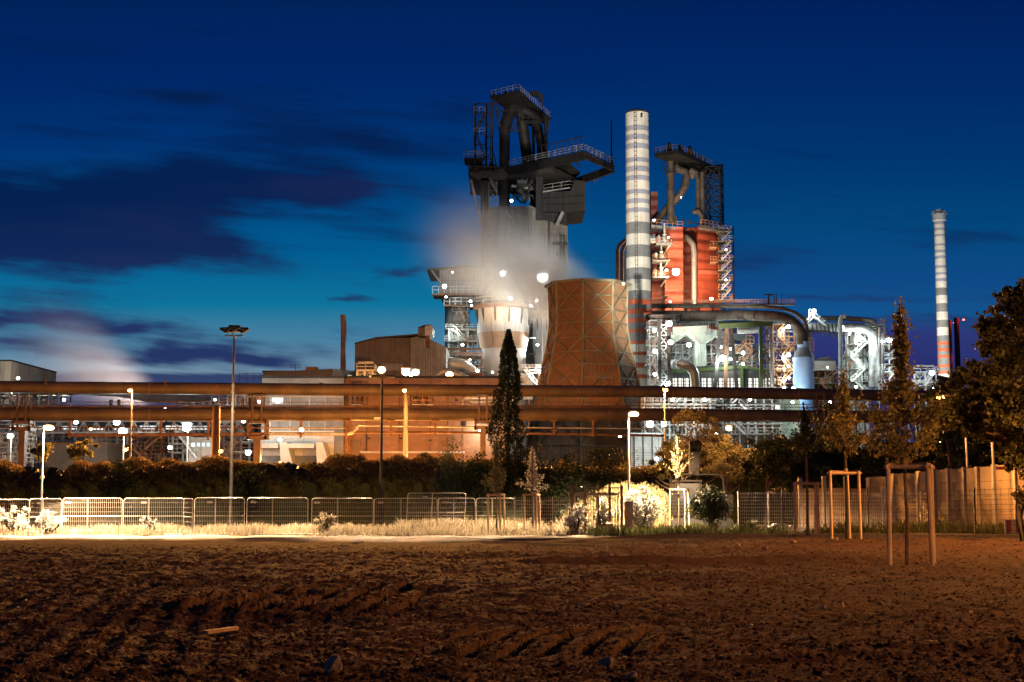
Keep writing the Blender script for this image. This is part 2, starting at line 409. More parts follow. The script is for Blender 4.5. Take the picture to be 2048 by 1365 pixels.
t.put(b.inputs['Base Color'], cc); b.inputs['Roughness'].default_value = .95; b.inputs['Specular IOR Level'].default_value = .15
bump(t, b, t.noise(o, 30, 5, .7), .9, .03)
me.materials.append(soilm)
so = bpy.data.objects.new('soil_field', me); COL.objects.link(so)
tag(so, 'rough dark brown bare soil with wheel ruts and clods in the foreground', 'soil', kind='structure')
gm, t, b = newmat('dark_yard_ground'); o = t.obj()
t.put(b.inputs['Base Color'], t.mix(t.ss(t.noise(o, .06, 6, .6), .35, .65), (.10, .09, .075), (.05, .045, .04))); b.inputs['Roughness'].default_value = .9
mb = MB().add([(-6000, -200, GZ-.05), (6000, -200, GZ-.05), (6000, 9000, GZ-.05), (-6000, 9000, GZ-.05)], [(0, 1, 2, 3)])
S('ground', mb, gm, 'dark flat ground stretching under the steelworks', 'ground', kind='structure')
def sheet(name, x0, x1, y0, y1, z, mat, label, cat, n=60, amp=.04, wob=.0):
    xs = np.linspace(x0, x1, n); yy_ = np.linspace(y0, y1, 14); mb = MB(); mb.sm = True
    for j, y in enumerate(yy_):
        for x in xs:
            e = wob*float(vn(np.array([x*.35]), np.array([j*.0]), 5)[0])*(1 if j == 0 else 0)
            mb.v.append((x, y+e, z+amp*float(vn(np.array([x*.9]), np.array([y*.9]), 41)[0])))
    for j in range(13):
        for k in range(n-1): mb.f.append((j*n+k, j*n+k+1, (j+1)*n+k+1, (j+1)*n+k)); mb.mi.append(0)
    return S(name, mb, mat, label, cat, kind='structure')
sand = M('pale_sandy_gravel', (.52, .45, .34), (.34, .28, .2), .9, .95, 0, 0, None, .5, .2, 20)
sheet('verge', -44, 12, 72.0, 88, -.80, sand, 'pale sandy grass verge along the mobile fence', 'verge', 220, .07, 3.2)
asph = M('asphalt', (.085, .08, .075), (.055, .05, .048), .5, .9, 0, 0, None, .4, .2, 30)
sheet('road', -90, 90, 87.6, 97, -.86, asph, 'dark asphalt road between the fence and the hedge', 'road', 60, .01)
pav = M('concrete_paving', (.5, .46, .40), (.36, .33, .29), 1.2, .85)
sheet('path', -16, -3.2, 77.6, 79.2, -.73, pav, 'short pale paved strip beside the mobile fence', 'path', 60, .015)
# clods
def rocks(n, sampler, smin, smax, flat=.6):
    ico = np.array([(0, 0, -1), (.72, -.53, -.45), (-.28, -.85, -.45), (-.89, 0, -.45), (-.28, .85, -.45), (.72, .53, -.45), (.28, -.85, .45), (-.72, -.53, .45), (-.72, .53, .45), (.28, .85, .45), (.89, 0, .45), (0, 0, 1)])
    fc = np.array([(0, 1, 2), (1, 0, 5), (0, 2, 3), (0, 3, 4), (0, 4, 5), (1, 5, 10), (2, 1, 6), (3, 2, 7), (4, 3, 8), (5, 4, 9), (1, 10, 6), (2, 6, 7), (3, 7, 8), (4, 8, 9), (5, 9, 10), (6, 10, 11), (7, 6, 11), (8, 7, 11), (9, 8, 11), (10, 9, 11)])
    c = sampler(n); sz = smin*(smax/smin)**(nrg.random(n)**2.2)
    vs = ico[None]*(1+nrg.normal(0, .22, (n, 12, 1)))*sz[:, None, None]*np.array([1, 1, flat])[None, None]*(.7+.6*nrg.random((n, 1, 3)))
    vs = vs+c[:, None]
    return vs.reshape(-1, 3), (fc[None]+np.arange(n)[:, None, None]*12).reshape(-1, 3)
def cl_s(n):
    Y = 8*(60/8)**(nrg.random(n)**1.15); X = (nrg.random(n)-.5)*.86*Y; return np.stack([X, Y, soil_h(X, Y)+.004], -1)
def np_obj(name, vs, fs, mat, smooth=False):
    me = bpy.data.meshes.new(name); me.vertices.add(len(vs)); me.vertices.foreach_set('co', np.asarray(vs, float).reshape(-1)); np_faces(me, fs)
    if smooth: me.polygons.foreach_set('use_smooth', np.ones(len(fs), bool))
    me.materials.append(mat); o = bpy.data.objects.new(name, me); COL.objects.link(o); return o
tag(np_obj('soil_clods', *rocks(60000, cl_s, .005, .034), soilm), 'loose crumbs and small clods scattered over the bare soil', 'clods', kind='stuff')
peb = M('pale_pebble', (.5, .44, .36), (.3, .25, .2), 8, .8)
tag(np_obj('pebbles', *rocks(420, cl_s, .006, .028), peb), 'tiny pale pebbles and chips scattered over the soil', 'pebbles', kind='stuff')
# individual stones
stm = M('brown_stone', (.34, .25, .17), (.2, .14, .09), 6, .85, 0, 0, None, .5, .3, 12); stp = M('pale_stone', (.36, .25, .15), (.25, .17, .1), 6, .85, 0, 0, None, .5, .3, 12)
import bmesh
def ygr(py, z=.1): return (CZ-z)*F/(py-985)
def stone(px, py, wpx, hpx, mat, label, seed, sub=3):
    Y = ygr(py); p = at(px, py, Y); w = wpx*mpp(Y)/2; h = hpx*mpp(Y)
    bm = bmesh.new(); bmesh.ops.create_icosphere(bm, subdivisions=sub, radius=1); r = random.Random(seed)
    dirs = [(Vector((r.uniform(-1, 1), r.uniform(-1, 1), r.uniform(-.6, 1))).normalized(), r.uniform(.55, .9)) for _ in range(11)]
    for v in bm.verts:
        for dv, dd in dirs:
            e = v.co.dot(dv)-dd
            if e > 0: v.co -= dv*e
        v.co += Vector((r.uniform(-1, 1), r.uniform(-1, 1), r.uniform(-1, 1)))*.018
        v.co.x += .35*v.co.z*r.choice((1,)); v.co = Vector((v.co.x*w, v.co.y*w*.8, v.co.z*h*.62+h*.35))
    me = bpy.data.meshes.new('stone'); bm.to_mesh(me); bm.free(); me.materials.append(mat)
    zz = float(soil_h(np.array([p.x]), np.array([Y]))[0])
    o = bpy.data.objects.new('stone', me); COL.objects.link(o); o.location = (p.x, Y, zz-.01)
    tag(o, label, 'stone', 'stones lying on the bare soil')
stone(665, 1327, 50, 44, stm, 'large wedge-shaped brown stone with a sunlit-looking right side at the bottom left of centre', 1)
stone(1212, 1316, 36, 26, stp, 'pale knobbly stone beside the curved tyre print at the bottom centre', 2)
stone(1264, 1347, 30, 14, stp, 'low pale stone just below the knobbly one at the bottom edge', 3)
stone(1168, 1206, 30, 10, stm, 'flat brown slab of stone in the middle of the soil', 4)
stone(1684, 1208, 14, 16, stp, 'upright pointed pale stone casting a shadow right of centre', 5)
stone(1646, 1211, 14, 11, stm, 'small dull stone just left of the upright pointed one', 6)
stone(351, 1146, 16, 19, stm, 'dark square block of stone alone on the left of the soil', 7)
stone(1531, 1099, 14, 10, stm, 'brown tilted stone in front of the third staked tree', 8)
stone(1474, 1088, 14, 7, stm, 'low rounded stone nearest to the dark shrub', 9)
stone(1586, 1087, 14, 8, stp, 'pale flat stone between the stakes of the middle trees', 10)
stone(1670, 1084, 12, 9, stm, 'angular stone leaning near the foot of the second staked tree', 11)
stone(1580, 1303, 20, 8, stm, 'half buried brown stone in the ridge at the bottom right', 12)
stone(1938, 1215, 16, 10, stm, 'rounded stone alone on the right side of the soil', 13)
stone(1214, 1118, 30, 9, stm, 'dark flat lump behind the open ground at centre', 14)
mb = MB(); a = at(410, 1278, ygr(1278)); e = at(472, 1269, ygr(1269)); up = Vector((0, 0, .06)); mb.bar(a+up, e+up, .07, .03);
S('wooden_slat', mb, M('raw_wood', (.42, .27, .15), (.3, .18, .1), 3, .8), 'thin splintered wooden slat lying on the dark soil at the lower left', 'slat')
# ------------------------------------------------------------------ foliage helpers
def leaf_np(C, size, aspect=.55, droop=0.):
    n = len(C); a = nrg.normal(0, 1, (n, 3)); a[:, 2] -= droop; a /= np.linalg.norm(a, axis=1)[:, None]
    b = nrg.normal(0, 1, (n, 3)); b -= a*(a*b).sum(1)[:, None]; b /= np.linalg.norm(b, axis=1)[:, None]
    s = size*(.6+.8*nrg.random(n))[:, None]
    vs = np.stack([C-a*s*.5, C+b*s*aspect*.5, C+a*s*.5, C-b*s*aspect*.5], 1).reshape(-1, 3)
    return vs, np.arange(n*4).reshape(-1, 4)
def foliage(name, C, size, mat, par, aspect=.55, droop=0., org=None):
    o = np.array(org if org is not None else origin(par)); vs, fs = leaf_np(C-o, size, aspect, droop)
    ob = np_obj(name, vs, fs, mat)
    if par is not None: ob.parent = par
    else: ob.location = tuple(o)
    return ob
def blob_pts(c, rad, n, nb, br, flat=0., rng=nrg, shell=.75):
    """leaf positions on many small overlapping clumps spread through an ellipsoid"""
    d_ = rng.normal(0, 1, (nb, 3)); d_ /= np.linalg.norm(d_, axis=1)[:, None]
    bc = d_*(rng.random((nb, 1))**.45)*np.array(rad)*(1-br*.5)
    if flat: bc[:, 2] = np.maximum(bc[:, 2], -rad[2]*flat)
    k = rng.integers(0, nb, n); e = rng.normal(0, 1, (n, 3)); e /= np.linalg.norm(e, axis=1)[:, None]
    r = (shell+(1-shell)*rng.normal(0, 1, (n, 1)))*br*np.mean(rad)*(.6+.8*rng.random(nb))[k][:, None]
    return np.array(c)+bc[k]+e*r*np.array([1, 1, .75])
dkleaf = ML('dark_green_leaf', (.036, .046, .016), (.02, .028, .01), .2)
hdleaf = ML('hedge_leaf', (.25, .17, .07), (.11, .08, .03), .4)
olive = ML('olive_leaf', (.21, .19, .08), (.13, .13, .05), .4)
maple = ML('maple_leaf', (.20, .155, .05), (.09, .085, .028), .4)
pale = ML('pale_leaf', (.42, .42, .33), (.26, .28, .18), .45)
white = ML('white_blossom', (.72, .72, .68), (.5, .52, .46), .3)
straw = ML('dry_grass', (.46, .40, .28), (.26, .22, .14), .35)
gweed = ML('green_weed', (.12, .13, .05), (.07, .08, .03), .35)
bark = M('bark', (.17, .115, .075), (.09, .06, .04), 5, .9, 0, .3, None, .5, .3, 14); dbark = M('dark_bark', (.05, .04, .03), (.03, .022, .016), 5, .9)
stake = M('peeled_wooden_stake', (.60, .43, .27), (.45, .31, .18), 3, .75, 0, .4, (.22, .13, .07), .2, .3, 12)
strap = M('jute_strap', (.34, .2, .1), (.22, .12, .06), 20, .9)
def shrub(px, pytop, wpx, Y, label, mat, n=3500, size=.16, pybot=None, nb=40, br=.34, ry=.8, name='shrub', cat='shrub', group=None, core=True, droop=0.):
    top = at(px, pytop, Y); zb = at(px, pybot, Y).z if pybot else gz(Y); w = wpx*mpp(Y)/2; H = (top.z-zb)/2
    c = (top.x, Y, zb+H); t_ = T(name, label, cat, (top.x, Y, gz(Y)), group)
    C = blob_pts(c, (w, w*ry, H), n, nb, br); C[:, 2] = np.maximum(C[:, 2], gz(Y)+.05)
    foliage('foliage', C, size, mat, t_, droop=droop)
    mb = MB()
    for k in range(5):
        e = Vector((c[0]+rnd.uniform(-.5, .5)*w, Y+rnd.uniform(-.5, .5)*w*ry, zb+H*rnd.uniform(.9, 1.6)))
        mb.path([(c[0]+rnd.uniform(-.1, .1), Y, gz(Y)-.05), Vector((c[0], Y, gz(Y)-.05)).lerp(e, .5)+Vector((rnd.uniform(-.2, .2), 0, 0)), e], [.07, .05, .02], 6)
    P('stem', mb, dbark, t_)
    return t_
grass_edge = lambda X, Y: Y > 75.6+1.6*vn(X*.5, X*0, 77)*2
def grass(name, x0, x1, y0, y1, n, h, mat, label, zf, clump=1.2, w=.03, fn=None):
    X = x0+(x1-x0)*nrg.random(n); Y = y0+(y1-y0)*nrg.random(n)
    m = sst(vn(X*clump, Y*clump, 55), -.3, .3); keep = nrg.random(n) < (.25+.75*m)
    if fn is not None: keep &= fn(X, Y)
    X, Y, m = X[keep], Y[keep], m[keep]; n = len(X); Z = zf(X, Y)
    hh = h*(.4+.9*nrg.random(n))*(.4+.8*m); a = nrg.random(n)*6.28; lx = nrg.normal(0, .35, n)*hh; ly = nrg.normal(0, .35, n)*hh
    dx = np.cos(a)*w/2; dy = np.sin(a)*w/2
    vs = np.stack([np.stack([X-dx, Y-dy, Z], -1), np.stack([X+dx, Y+dy, Z], -1), np.stack([X+lx*.5+dx*.6, Y+ly*.5+dy*.6, Z+hh*.6], -1), np.stack([X+lx, Y+ly, Z+hh], -1)], 1).reshape(-1, 3)
    o = np_obj(name, vs, np.arange(n*4).reshape(-1, 4), mat); tag(o, label, 'grass', kind='stuff'); return o
zf = lambda X, Y: np.full(len(X), -.82)
grass('grass', -40, 5.5, 75.0, 86.5, 42000, .40, straw, 'dry straw-coloured grass growing along both sides of the mobile fence', zf, .8, .045, fn=grass_edge)
grass('tall_grass', -6.5, 5.5, 79, 86, 9000, .62, straw, 'taller pale grass behind the middle fence panels', zf, .9, .045)
grass('weeds', 4, 14, 73, 80, 9000, .45, gweed, 'dark green weeds at the foot of the gate and the staked tree', lambda X, Y: np.full(len(X), -.72), 1.1, .06)
def zw(X, Y): return soil_h(X, Y)-.03
grass('wall_weeds', 13, 27, 58, 76, 26000, .55, gweed, 'brown green weeds along the foot of the concrete wall', lambda X, Y: soil_h(X, np.minimum(Y, 77))-.02, 1.0, .06, fn=lambda X, Y: (Y > 80-.86*(X-13)-4.5) & (Y < 80-.86*(X-13)+4))
# hedge bank
def hedge(x0p, x1p, Y, topf, n, label, mat, depth=6., size=.17):
    t_ = T('hedge', label, 'hedge', (at((x0p+x1p)/2, 985, Y).x, Y, gz(Y)))
    X0 = at(x0p, 985, Y).x; X1 = at(x1p, 985, Y).x; X = X0+(X1-X0)*nrg.random(n)
    ph = nrg.random(n)*math.pi*.62; px = 1024+X/Y*F
    H = (np.interp(px, [a for a, b in topf], [at(1024, b, Y).z for a, b in topf])-GZ)*.95
    H = H*(1+.24*vn(X*.33, X*0, 61)+.16*vn(X*1.1, X*0, 62))
    bul = 1+.22*vn(X*.5, ph*2.2, 63)+.16*vn(X*1.5, ph*6, 64)
    r = (.86+.14*nrg.random(n))*bul; Yp = Y+depth*.5-np.cos(ph)*depth*.5*r*np.interp(ph, [0, .5, .9, 3], [.72, .9, 1.05, 1]); Z = GZ+np.sin(np.minimum(ph, 1.57))**.5*H*(.9+.1*r)*(.94+.1*nrg.random(n))
    Z = np.where(ph > 1.57, GZ+H*(.93+.09*nrg.random(n))*(.85+.15*bul), Z); Z -= (nrg.random(n) < .3)*nrg.random(n)*.5
    foliage('foliage', np.stack([X, Yp, Z], -1), size, mat, t_)
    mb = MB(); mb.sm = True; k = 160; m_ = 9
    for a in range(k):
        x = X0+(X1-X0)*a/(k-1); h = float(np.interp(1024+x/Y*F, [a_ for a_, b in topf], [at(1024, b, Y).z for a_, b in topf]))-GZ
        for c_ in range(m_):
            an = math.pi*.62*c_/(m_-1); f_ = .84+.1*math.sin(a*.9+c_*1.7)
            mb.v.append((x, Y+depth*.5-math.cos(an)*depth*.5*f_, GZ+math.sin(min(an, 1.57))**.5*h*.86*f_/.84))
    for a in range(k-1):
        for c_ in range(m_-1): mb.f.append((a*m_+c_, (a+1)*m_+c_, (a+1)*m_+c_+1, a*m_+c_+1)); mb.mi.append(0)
    P('light_block_core', mb, dkleaf, t_)  # opaque core added to stop light passing through the hedge
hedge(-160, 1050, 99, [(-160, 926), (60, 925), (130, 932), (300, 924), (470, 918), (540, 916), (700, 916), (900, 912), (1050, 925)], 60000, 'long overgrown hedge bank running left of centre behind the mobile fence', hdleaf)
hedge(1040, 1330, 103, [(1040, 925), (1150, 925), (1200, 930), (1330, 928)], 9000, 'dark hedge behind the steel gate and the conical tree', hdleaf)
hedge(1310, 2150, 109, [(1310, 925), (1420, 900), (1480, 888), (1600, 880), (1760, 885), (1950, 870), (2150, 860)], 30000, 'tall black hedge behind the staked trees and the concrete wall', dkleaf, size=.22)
# grassy mound
mb = MB(); mb.sm = True; cx = at(1260, 985, 92).x
for j in range(13):
    for k in range(25):
        r = j/12; a = k/24*6.2832; mb.v.append((cx+4.6*r*math.cos(a), 92+4*r*math.sin(a), GZ+2.75*max(0, 1-r*r)**.8+.1*math.sin(a*5+j)))
for j in range(12):
    for k in range(24): mb.f.append((j*25+k, j*25+k+1, (j+1)*25+k+1, (j+1)*25+k)); mb.mi.append(0)
S('mound', mb, M('earth_bank', (.12, .1, .05), (.07, .06, .03), 1, .95), 'rounded earth mound behind the steel gate', 'mound', kind='structure')
def zm(X, Y): r2 = ((X-cx)/4.6)**2+((Y-92)/4)**2; return GZ+2.75*np.maximum(0, 1-r2)**.8
grass('mound_grass', cx-4.5, cx+4.5, 88, 96, 16000, .4, ML('mound_leaf', (.26, .23, .11), (.14, .13, .06), .3), 'low scrub covering the mound behind the gate', zm, 1.4, .09, fn=lambda X, Y: ((X-cx)/4.6)**2+((Y-92)/4)**2 < .98)
# shrubs, left to right
SH = 'shrubs between the fence and the pipe bridge'
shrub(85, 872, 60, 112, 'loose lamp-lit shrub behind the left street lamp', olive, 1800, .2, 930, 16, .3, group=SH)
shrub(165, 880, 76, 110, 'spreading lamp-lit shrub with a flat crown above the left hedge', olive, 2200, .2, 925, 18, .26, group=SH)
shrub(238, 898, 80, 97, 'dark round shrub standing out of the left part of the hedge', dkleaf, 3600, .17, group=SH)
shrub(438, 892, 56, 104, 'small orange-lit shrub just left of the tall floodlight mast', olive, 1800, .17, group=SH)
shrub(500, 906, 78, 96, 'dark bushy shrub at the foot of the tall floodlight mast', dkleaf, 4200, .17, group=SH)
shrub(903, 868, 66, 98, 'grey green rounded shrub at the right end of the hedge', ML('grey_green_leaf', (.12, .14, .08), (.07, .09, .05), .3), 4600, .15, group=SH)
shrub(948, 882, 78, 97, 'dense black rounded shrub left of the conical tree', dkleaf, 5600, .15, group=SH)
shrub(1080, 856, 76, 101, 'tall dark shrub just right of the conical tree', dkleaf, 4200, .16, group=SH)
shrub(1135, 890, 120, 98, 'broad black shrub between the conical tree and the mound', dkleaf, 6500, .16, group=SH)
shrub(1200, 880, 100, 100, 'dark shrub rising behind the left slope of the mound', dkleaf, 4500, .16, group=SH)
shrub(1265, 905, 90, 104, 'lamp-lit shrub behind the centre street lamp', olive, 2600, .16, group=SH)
shrub(1420, 962, 100, 79, 'round dark shrub standing in front of the excavator', dkleaf, 7000, .12, nb=60, group=SH)
shrub(1280, 968, 92, 79.5, 'big white flowering bush against the fence under the centre street lamp', white, 6500, .12, nb=60, br=.26, group='white flowering bushes at the fence')
shrub(1150, 1000, 60, 77.6, 'white flowering bush at the left foot of the steel gate', white, 2200, .11, nb=26, br=.25, group='white flowering bushes at the fence')
shrub(1207, 985, 44, 79, 'narrow white flowering bush behind the gate posts', white, 1500, .11, nb=26, br=.25, group='white flowering bushes at the fence')
shrub(30, 1008, 90, 78, 'straggling white flowering bush at the left edge of the picture', white, 1600, .11, nb=26, br=.22, core=False, group='white flowering bushes at the fence')
shrub(100, 1018, 70, 77.6, 'low white flowering bush beside the left street lamp', white, 900, .11, nb=20, br=.22, group='white flowering bushes at the fence')
shrub(300, 1028, 40, 79, 'small pale flowering weed bush in front of the third fence panel', white, 500, .09, nb=14, br=.25, group='white flowering bushes at the fence')
shrub(1500, 1040, 50, 78, 'low pale bush behind the right mesh fence', pale, 900, .10, nb=16, br=.3, group='low bushes at the fence')
shrub(652, 1022, 60, 79.2, 'low tangled bush of dry stems behind a middle fence panel', straw, 1100, .12, nb=20, br=.3, group='low bushes at the fence')
# big lamp-lit tree behind excavator and dark trees right
def crown_tree(px, pytop, pybot, wpx, Y, label, mat, n, size, nb=60, br=.22, name='tree', tr=.22, trunkpx=None, ry=.8, group='background trees'):
    top = at(px, pytop, Y); bt = at(px, pybot, Y); w = wpx*mpp(Y)/2; H = (top.z-bt.z)/2; c = (top.x, Y, bt.z+H)
    g0 = GZ if Y > 81 else gz(Y); bx = at(trunkpx or px, 985, Y).x
    t_ = T(name, label, 'tree', (bx, Y, g0), group)
    foliage('crown', blob_pts(c, (w, w*ry, H), n, nb, br), size, mat, t_)
    mb = MB(); mb.path([(bx, Y, g0-.1), (bx+.1, Y, (g0+c[2])/2), (c[0], Y, c[2]+H*.3)], [tr, tr*.7, tr*.25], 8)
    for k in range(9):
        z0 = g0+(c[2]-g0)*rnd.uniform(.45, 1.); p0 = Vector((bx+(c[0]-bx)*.5, Y, z0)); a = rnd.uniform(0, 6.28)
        e = Vector((c[0]+w*.75*math.cos(a), Y+w*ry*.75*math.sin(a), z0+H*rnd.uniform(.3, 1.)))
        mb.path([p0, p0.lerp(e, .5)+Vector((0, 0, -.1)), e], [tr*.35, tr*.22, tr*.06], 6)
    P('trunk', mb, bark, t_); return t_
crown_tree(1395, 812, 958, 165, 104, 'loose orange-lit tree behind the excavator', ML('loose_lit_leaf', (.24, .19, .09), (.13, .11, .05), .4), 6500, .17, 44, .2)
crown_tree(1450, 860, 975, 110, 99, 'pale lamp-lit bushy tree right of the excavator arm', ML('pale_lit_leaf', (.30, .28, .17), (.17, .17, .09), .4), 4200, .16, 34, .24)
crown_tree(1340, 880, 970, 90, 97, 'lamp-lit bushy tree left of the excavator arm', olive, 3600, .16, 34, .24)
crown_tree(1532, 846, 985, 120, 102, 'black rounded tree right of the lamp-lit trees', dkleaf, 7500, .17, 46, .24)
crown_tree(1600, 872, 990, 90, 108, 'dark low tree half hidden by the staked trees', dkleaf, 3800, .18, 36, .26)
crown_tree(1660, 800, 985, 130, 112, 'dark tree behind the second staked tree', dkleaf, 7000, .19, 44, .22)
crown_tree(1765, 850, 985, 170, 106, 'low black tree mass behind the nearest staked tree', dkleaf, 9000, .19, 50, .24)
crown_tree(1900, 752, 975, 150, 92, 'dark tree left of the two lamp poles', dkleaf, 11000, .18, 60, .2)
crown_tree(1985, 800, 985, 150, 96, 'black tree behind the two lamp poles', dkleaf, 9000, .18, 50, .24)
# conical dark tree
Yc = 100; tp = at(1016, 660, Yc); t_ = T('conical_tree', 'tall narrow black conical tree standing up in front of the pipe bridge', 'tree', (tp.x, Yc, GZ)); n = 17000
zz = nrg.random(n)**.8; prof = np.interp(zz, [0, .1, .25, .4, .55, .7, .8, .9, 1], [.45, .85, 1.12, 1.2, 1.15, .88, .66, .42, .1])
an = nrg.random(n)*6.283; lump = 1+.9*vn(an*1.6, zz*9, 71)+.6*vn(an*5, zz*30, 72); rr = prof*lump*(.55+.45*nrg.random(n)**.5)
Hc = tp.z-GZ; C = np.stack([tp.x+rr*np.cos(an)+.12*np.sin(zz*9), Yc+rr*np.sin(an), GZ+.8+zz*(Hc-.8)], -1)
foliage('crown', C, .17, ML('conifer_leaf', (.028, .038, .014), (.016, .024, .009), .1), t_)
P('trunk', MB().path([(tp.x, Yc, GZ-.1), (tp.x, Yc, GZ+Hc*.5), (tp.x, Yc, tp.z-.3)], [.2, .12, .03], 8), dbark, t_)
# ------------------------------------------------------------------ staked young trees
def staked(px, pyb, pyst, pycr, pytop, wpx, posts, label, mat, seed, lsize=.09, nbr=26, nleaf=60, dark=False, slim=1., lean=0.):
    hpx = pyb-985; Y = None
    for k in range(200):
        y = 20+k*.35
        if 985+(CZ-gx((px-1024)/F*y, y))*F/y <= pyb: Y = y; break
    Y = Y or 80; g = gx((px-1024)/F*Y, Y); r = random.Random(seed); b0 = atz(px, Y, g)
    t_ = T('staked_tree', label, 'tree', b0, 'young staked trees on the soil'); zc = at(px, pycr, Y).z; zt = at(px, pytop, Y).z; w = wpx*mpp(Y)/2
    mb = MB(); tr = .045 if Y < 35 else .06
    mb.path([b0-Vector((0, 0, .2)), (b0.x+.03, Y, g+(zc-g)*.5), (b0.x+lean*.4, Y, zc), (b0.x+lean, Y, zc+(zt-zc)*.6), (b0.x+lean*1.2, Y, zt-.05)], [tr, tr*.85, tr*.7, tr*.35, .008], 8)
    P('trunk', mb, dbark if dark else bark, t_); bm_ = MB(); Cs = []
    for k in range(nbr):
        f = (k+.5)/nbr; z0 = zc+(zt-zc)*f*.85-.1; a = k*2.4+r.uniform(-.4, .4)
        L = w*slim*float(np.interp(f, [0, .1, .2, .3, .4, .5, .65, 1], [.75, 1, .85, .58, .32, .15, .07, .03]))*r.uniform(.4, 1.4); rise = (zt-zc)*(.09+.12*(1-f))*r.uniform(.6, 1.4)
        p0 = Vector((b0.x+lean*(.4+.6*f), Y, z0)); e = p0+Vector((math.cos(a)*L, math.sin(a)*L, rise)); mid = p0.lerp(e, .55)+Vector((math.cos(a)*L*.12, math.sin(a)*L*.12, -rise*.12))
        bm_.path([p0, mid, e], [.014*Y/30, .010*Y/30, .004*Y/30], 5)
        n = int(nleaf*(.5+L/w)); tt = nrg.random(n)**.7
        P0, Mi, E_ = map(np.array, (p0, mid, e)); pt = ((1-tt)**2)[:, None]*P0+(2*tt*(1-tt))[:, None]*Mi+(tt**2)[:, None]*E_
        Cs.append(pt+nrg.normal(0, 1, (n, 3))*np.array([.075, .075, .09])*max(1, w*.8))
    n = int(nleaf*2.2); tt = nrg.random(n); pt = np.stack([b0.x+lean*(.5+.7*tt), np.full(n, Y), zc+(zt-zc)*(.45+.55*tt)], -1)
    Cs.append(pt+nrg.normal(0, 1, (n, 3))*np.stack([.13*(1-tt)+.05]*3, -1))
    P('branches', bm_, bark, t_); foliage('foliage', np.concatenate(Cs), lsize, mat, t_, .7, .5)
    # stakes
    s_ = T('tree_stakes', label.split(' tree')[0]+' tree: its frame of round wooden stakes tied with straps', 'stake frame', (b0.x, Y, g), 'wooden stake frames round the young trees')
    zt_ = at(px, pyst, Y).z; pts = []
    for (pb, pt_, dy) in posts:
        A = atz(pb, Y+dy, g-.15); B = atz(pt_, Y+dy, zt_); B.x = at(pt_, pyst, Y+dy).x; pts.append(B)
        P('stake', MB().tube(A, B, .045 if Y < 45 else .055, n=8), stake, s_)
    for a, b_ in ((pts[0], pts[1]), (pts[1], pts[2]), (pts[2], pts[0])):
        P('cross_bar', MB().tube(a-Vector((0, 0, .06))+(a-b_).normalized()*.08, b_-Vector((0, 0, .06))+(b_-a).normalized()*.08, .04, n=8), stake, s_)
    mb = MB()
    for a in pts:
        q = Vector((b0.x+.02, Y, zt_-.02)); mb.bar(a, q, .02, .05)
    mb.lathe((b0.x+.01, Y, zt_-.06), [(.06, 0), (.075, .04), (.07, .1), (.05, .14)], 10)
    P('strap', mb, strap, s_)
    return Y
staked(1814, 1127, 928, 920, 600, 205, [(1780, 1776, .05), (1866, 1855, -.35), (1868, 1861, .5)], 'tallest staked tree with a loose leafy crown, nearest on the right', maple, 3, .085, 48, 92, slim=.85, lean=.0)
staked(1694, 1081, 943, 905, 742, 132, [(1664, 1660, -.3), (1722, 1717, -.3), (1700, 1694, .8)], 'second nearest staked tree with a dark trunk and narrow crown', maple, 4, .09, 42, 66, dark=True)
staked(1615, 1071, 965, 900, 812, 92, [(1591, 1590, 0), (1637, 1635, -.3), (1632, 1631, .9)], 'dim staked tree in front of the right mesh fence', ML('dim_leaf', (.07, .08, .025), (.04, .05, .016), .3), 5, .11, 36, 60)
staked(1358, 1064, 978, 960, 850, 84, [(1341, 1341, 0), (1371, 1370, -.3), (1379, 1377, .9)], 'sparse staked tree in front of the excavator', ML('sparse_leaf', (.10, .09, .035), (.05, .05, .02), .35), 6, .10, 30, 36)
staked(993, 1070, 988, 985, 880, 62, [(977, 976, 0), (1001, 1000, -.3), (1009, 1008, .9)], 'grey green staked tree left of the white one', ML('grey_leaf', (.19, .19, .11), (.12, .12, .06), .3), 7, .11, 34, 52, slim=.9)
staked(1065, 1070, 988, 982, 893, 62, [(1049, 1048, 0), (1073, 1072, -.3), (1080, 1078, .9)], 'pale silvery staked tree lit from above by the conical tree', white, 8, .10, 34, 40, slim=.9)
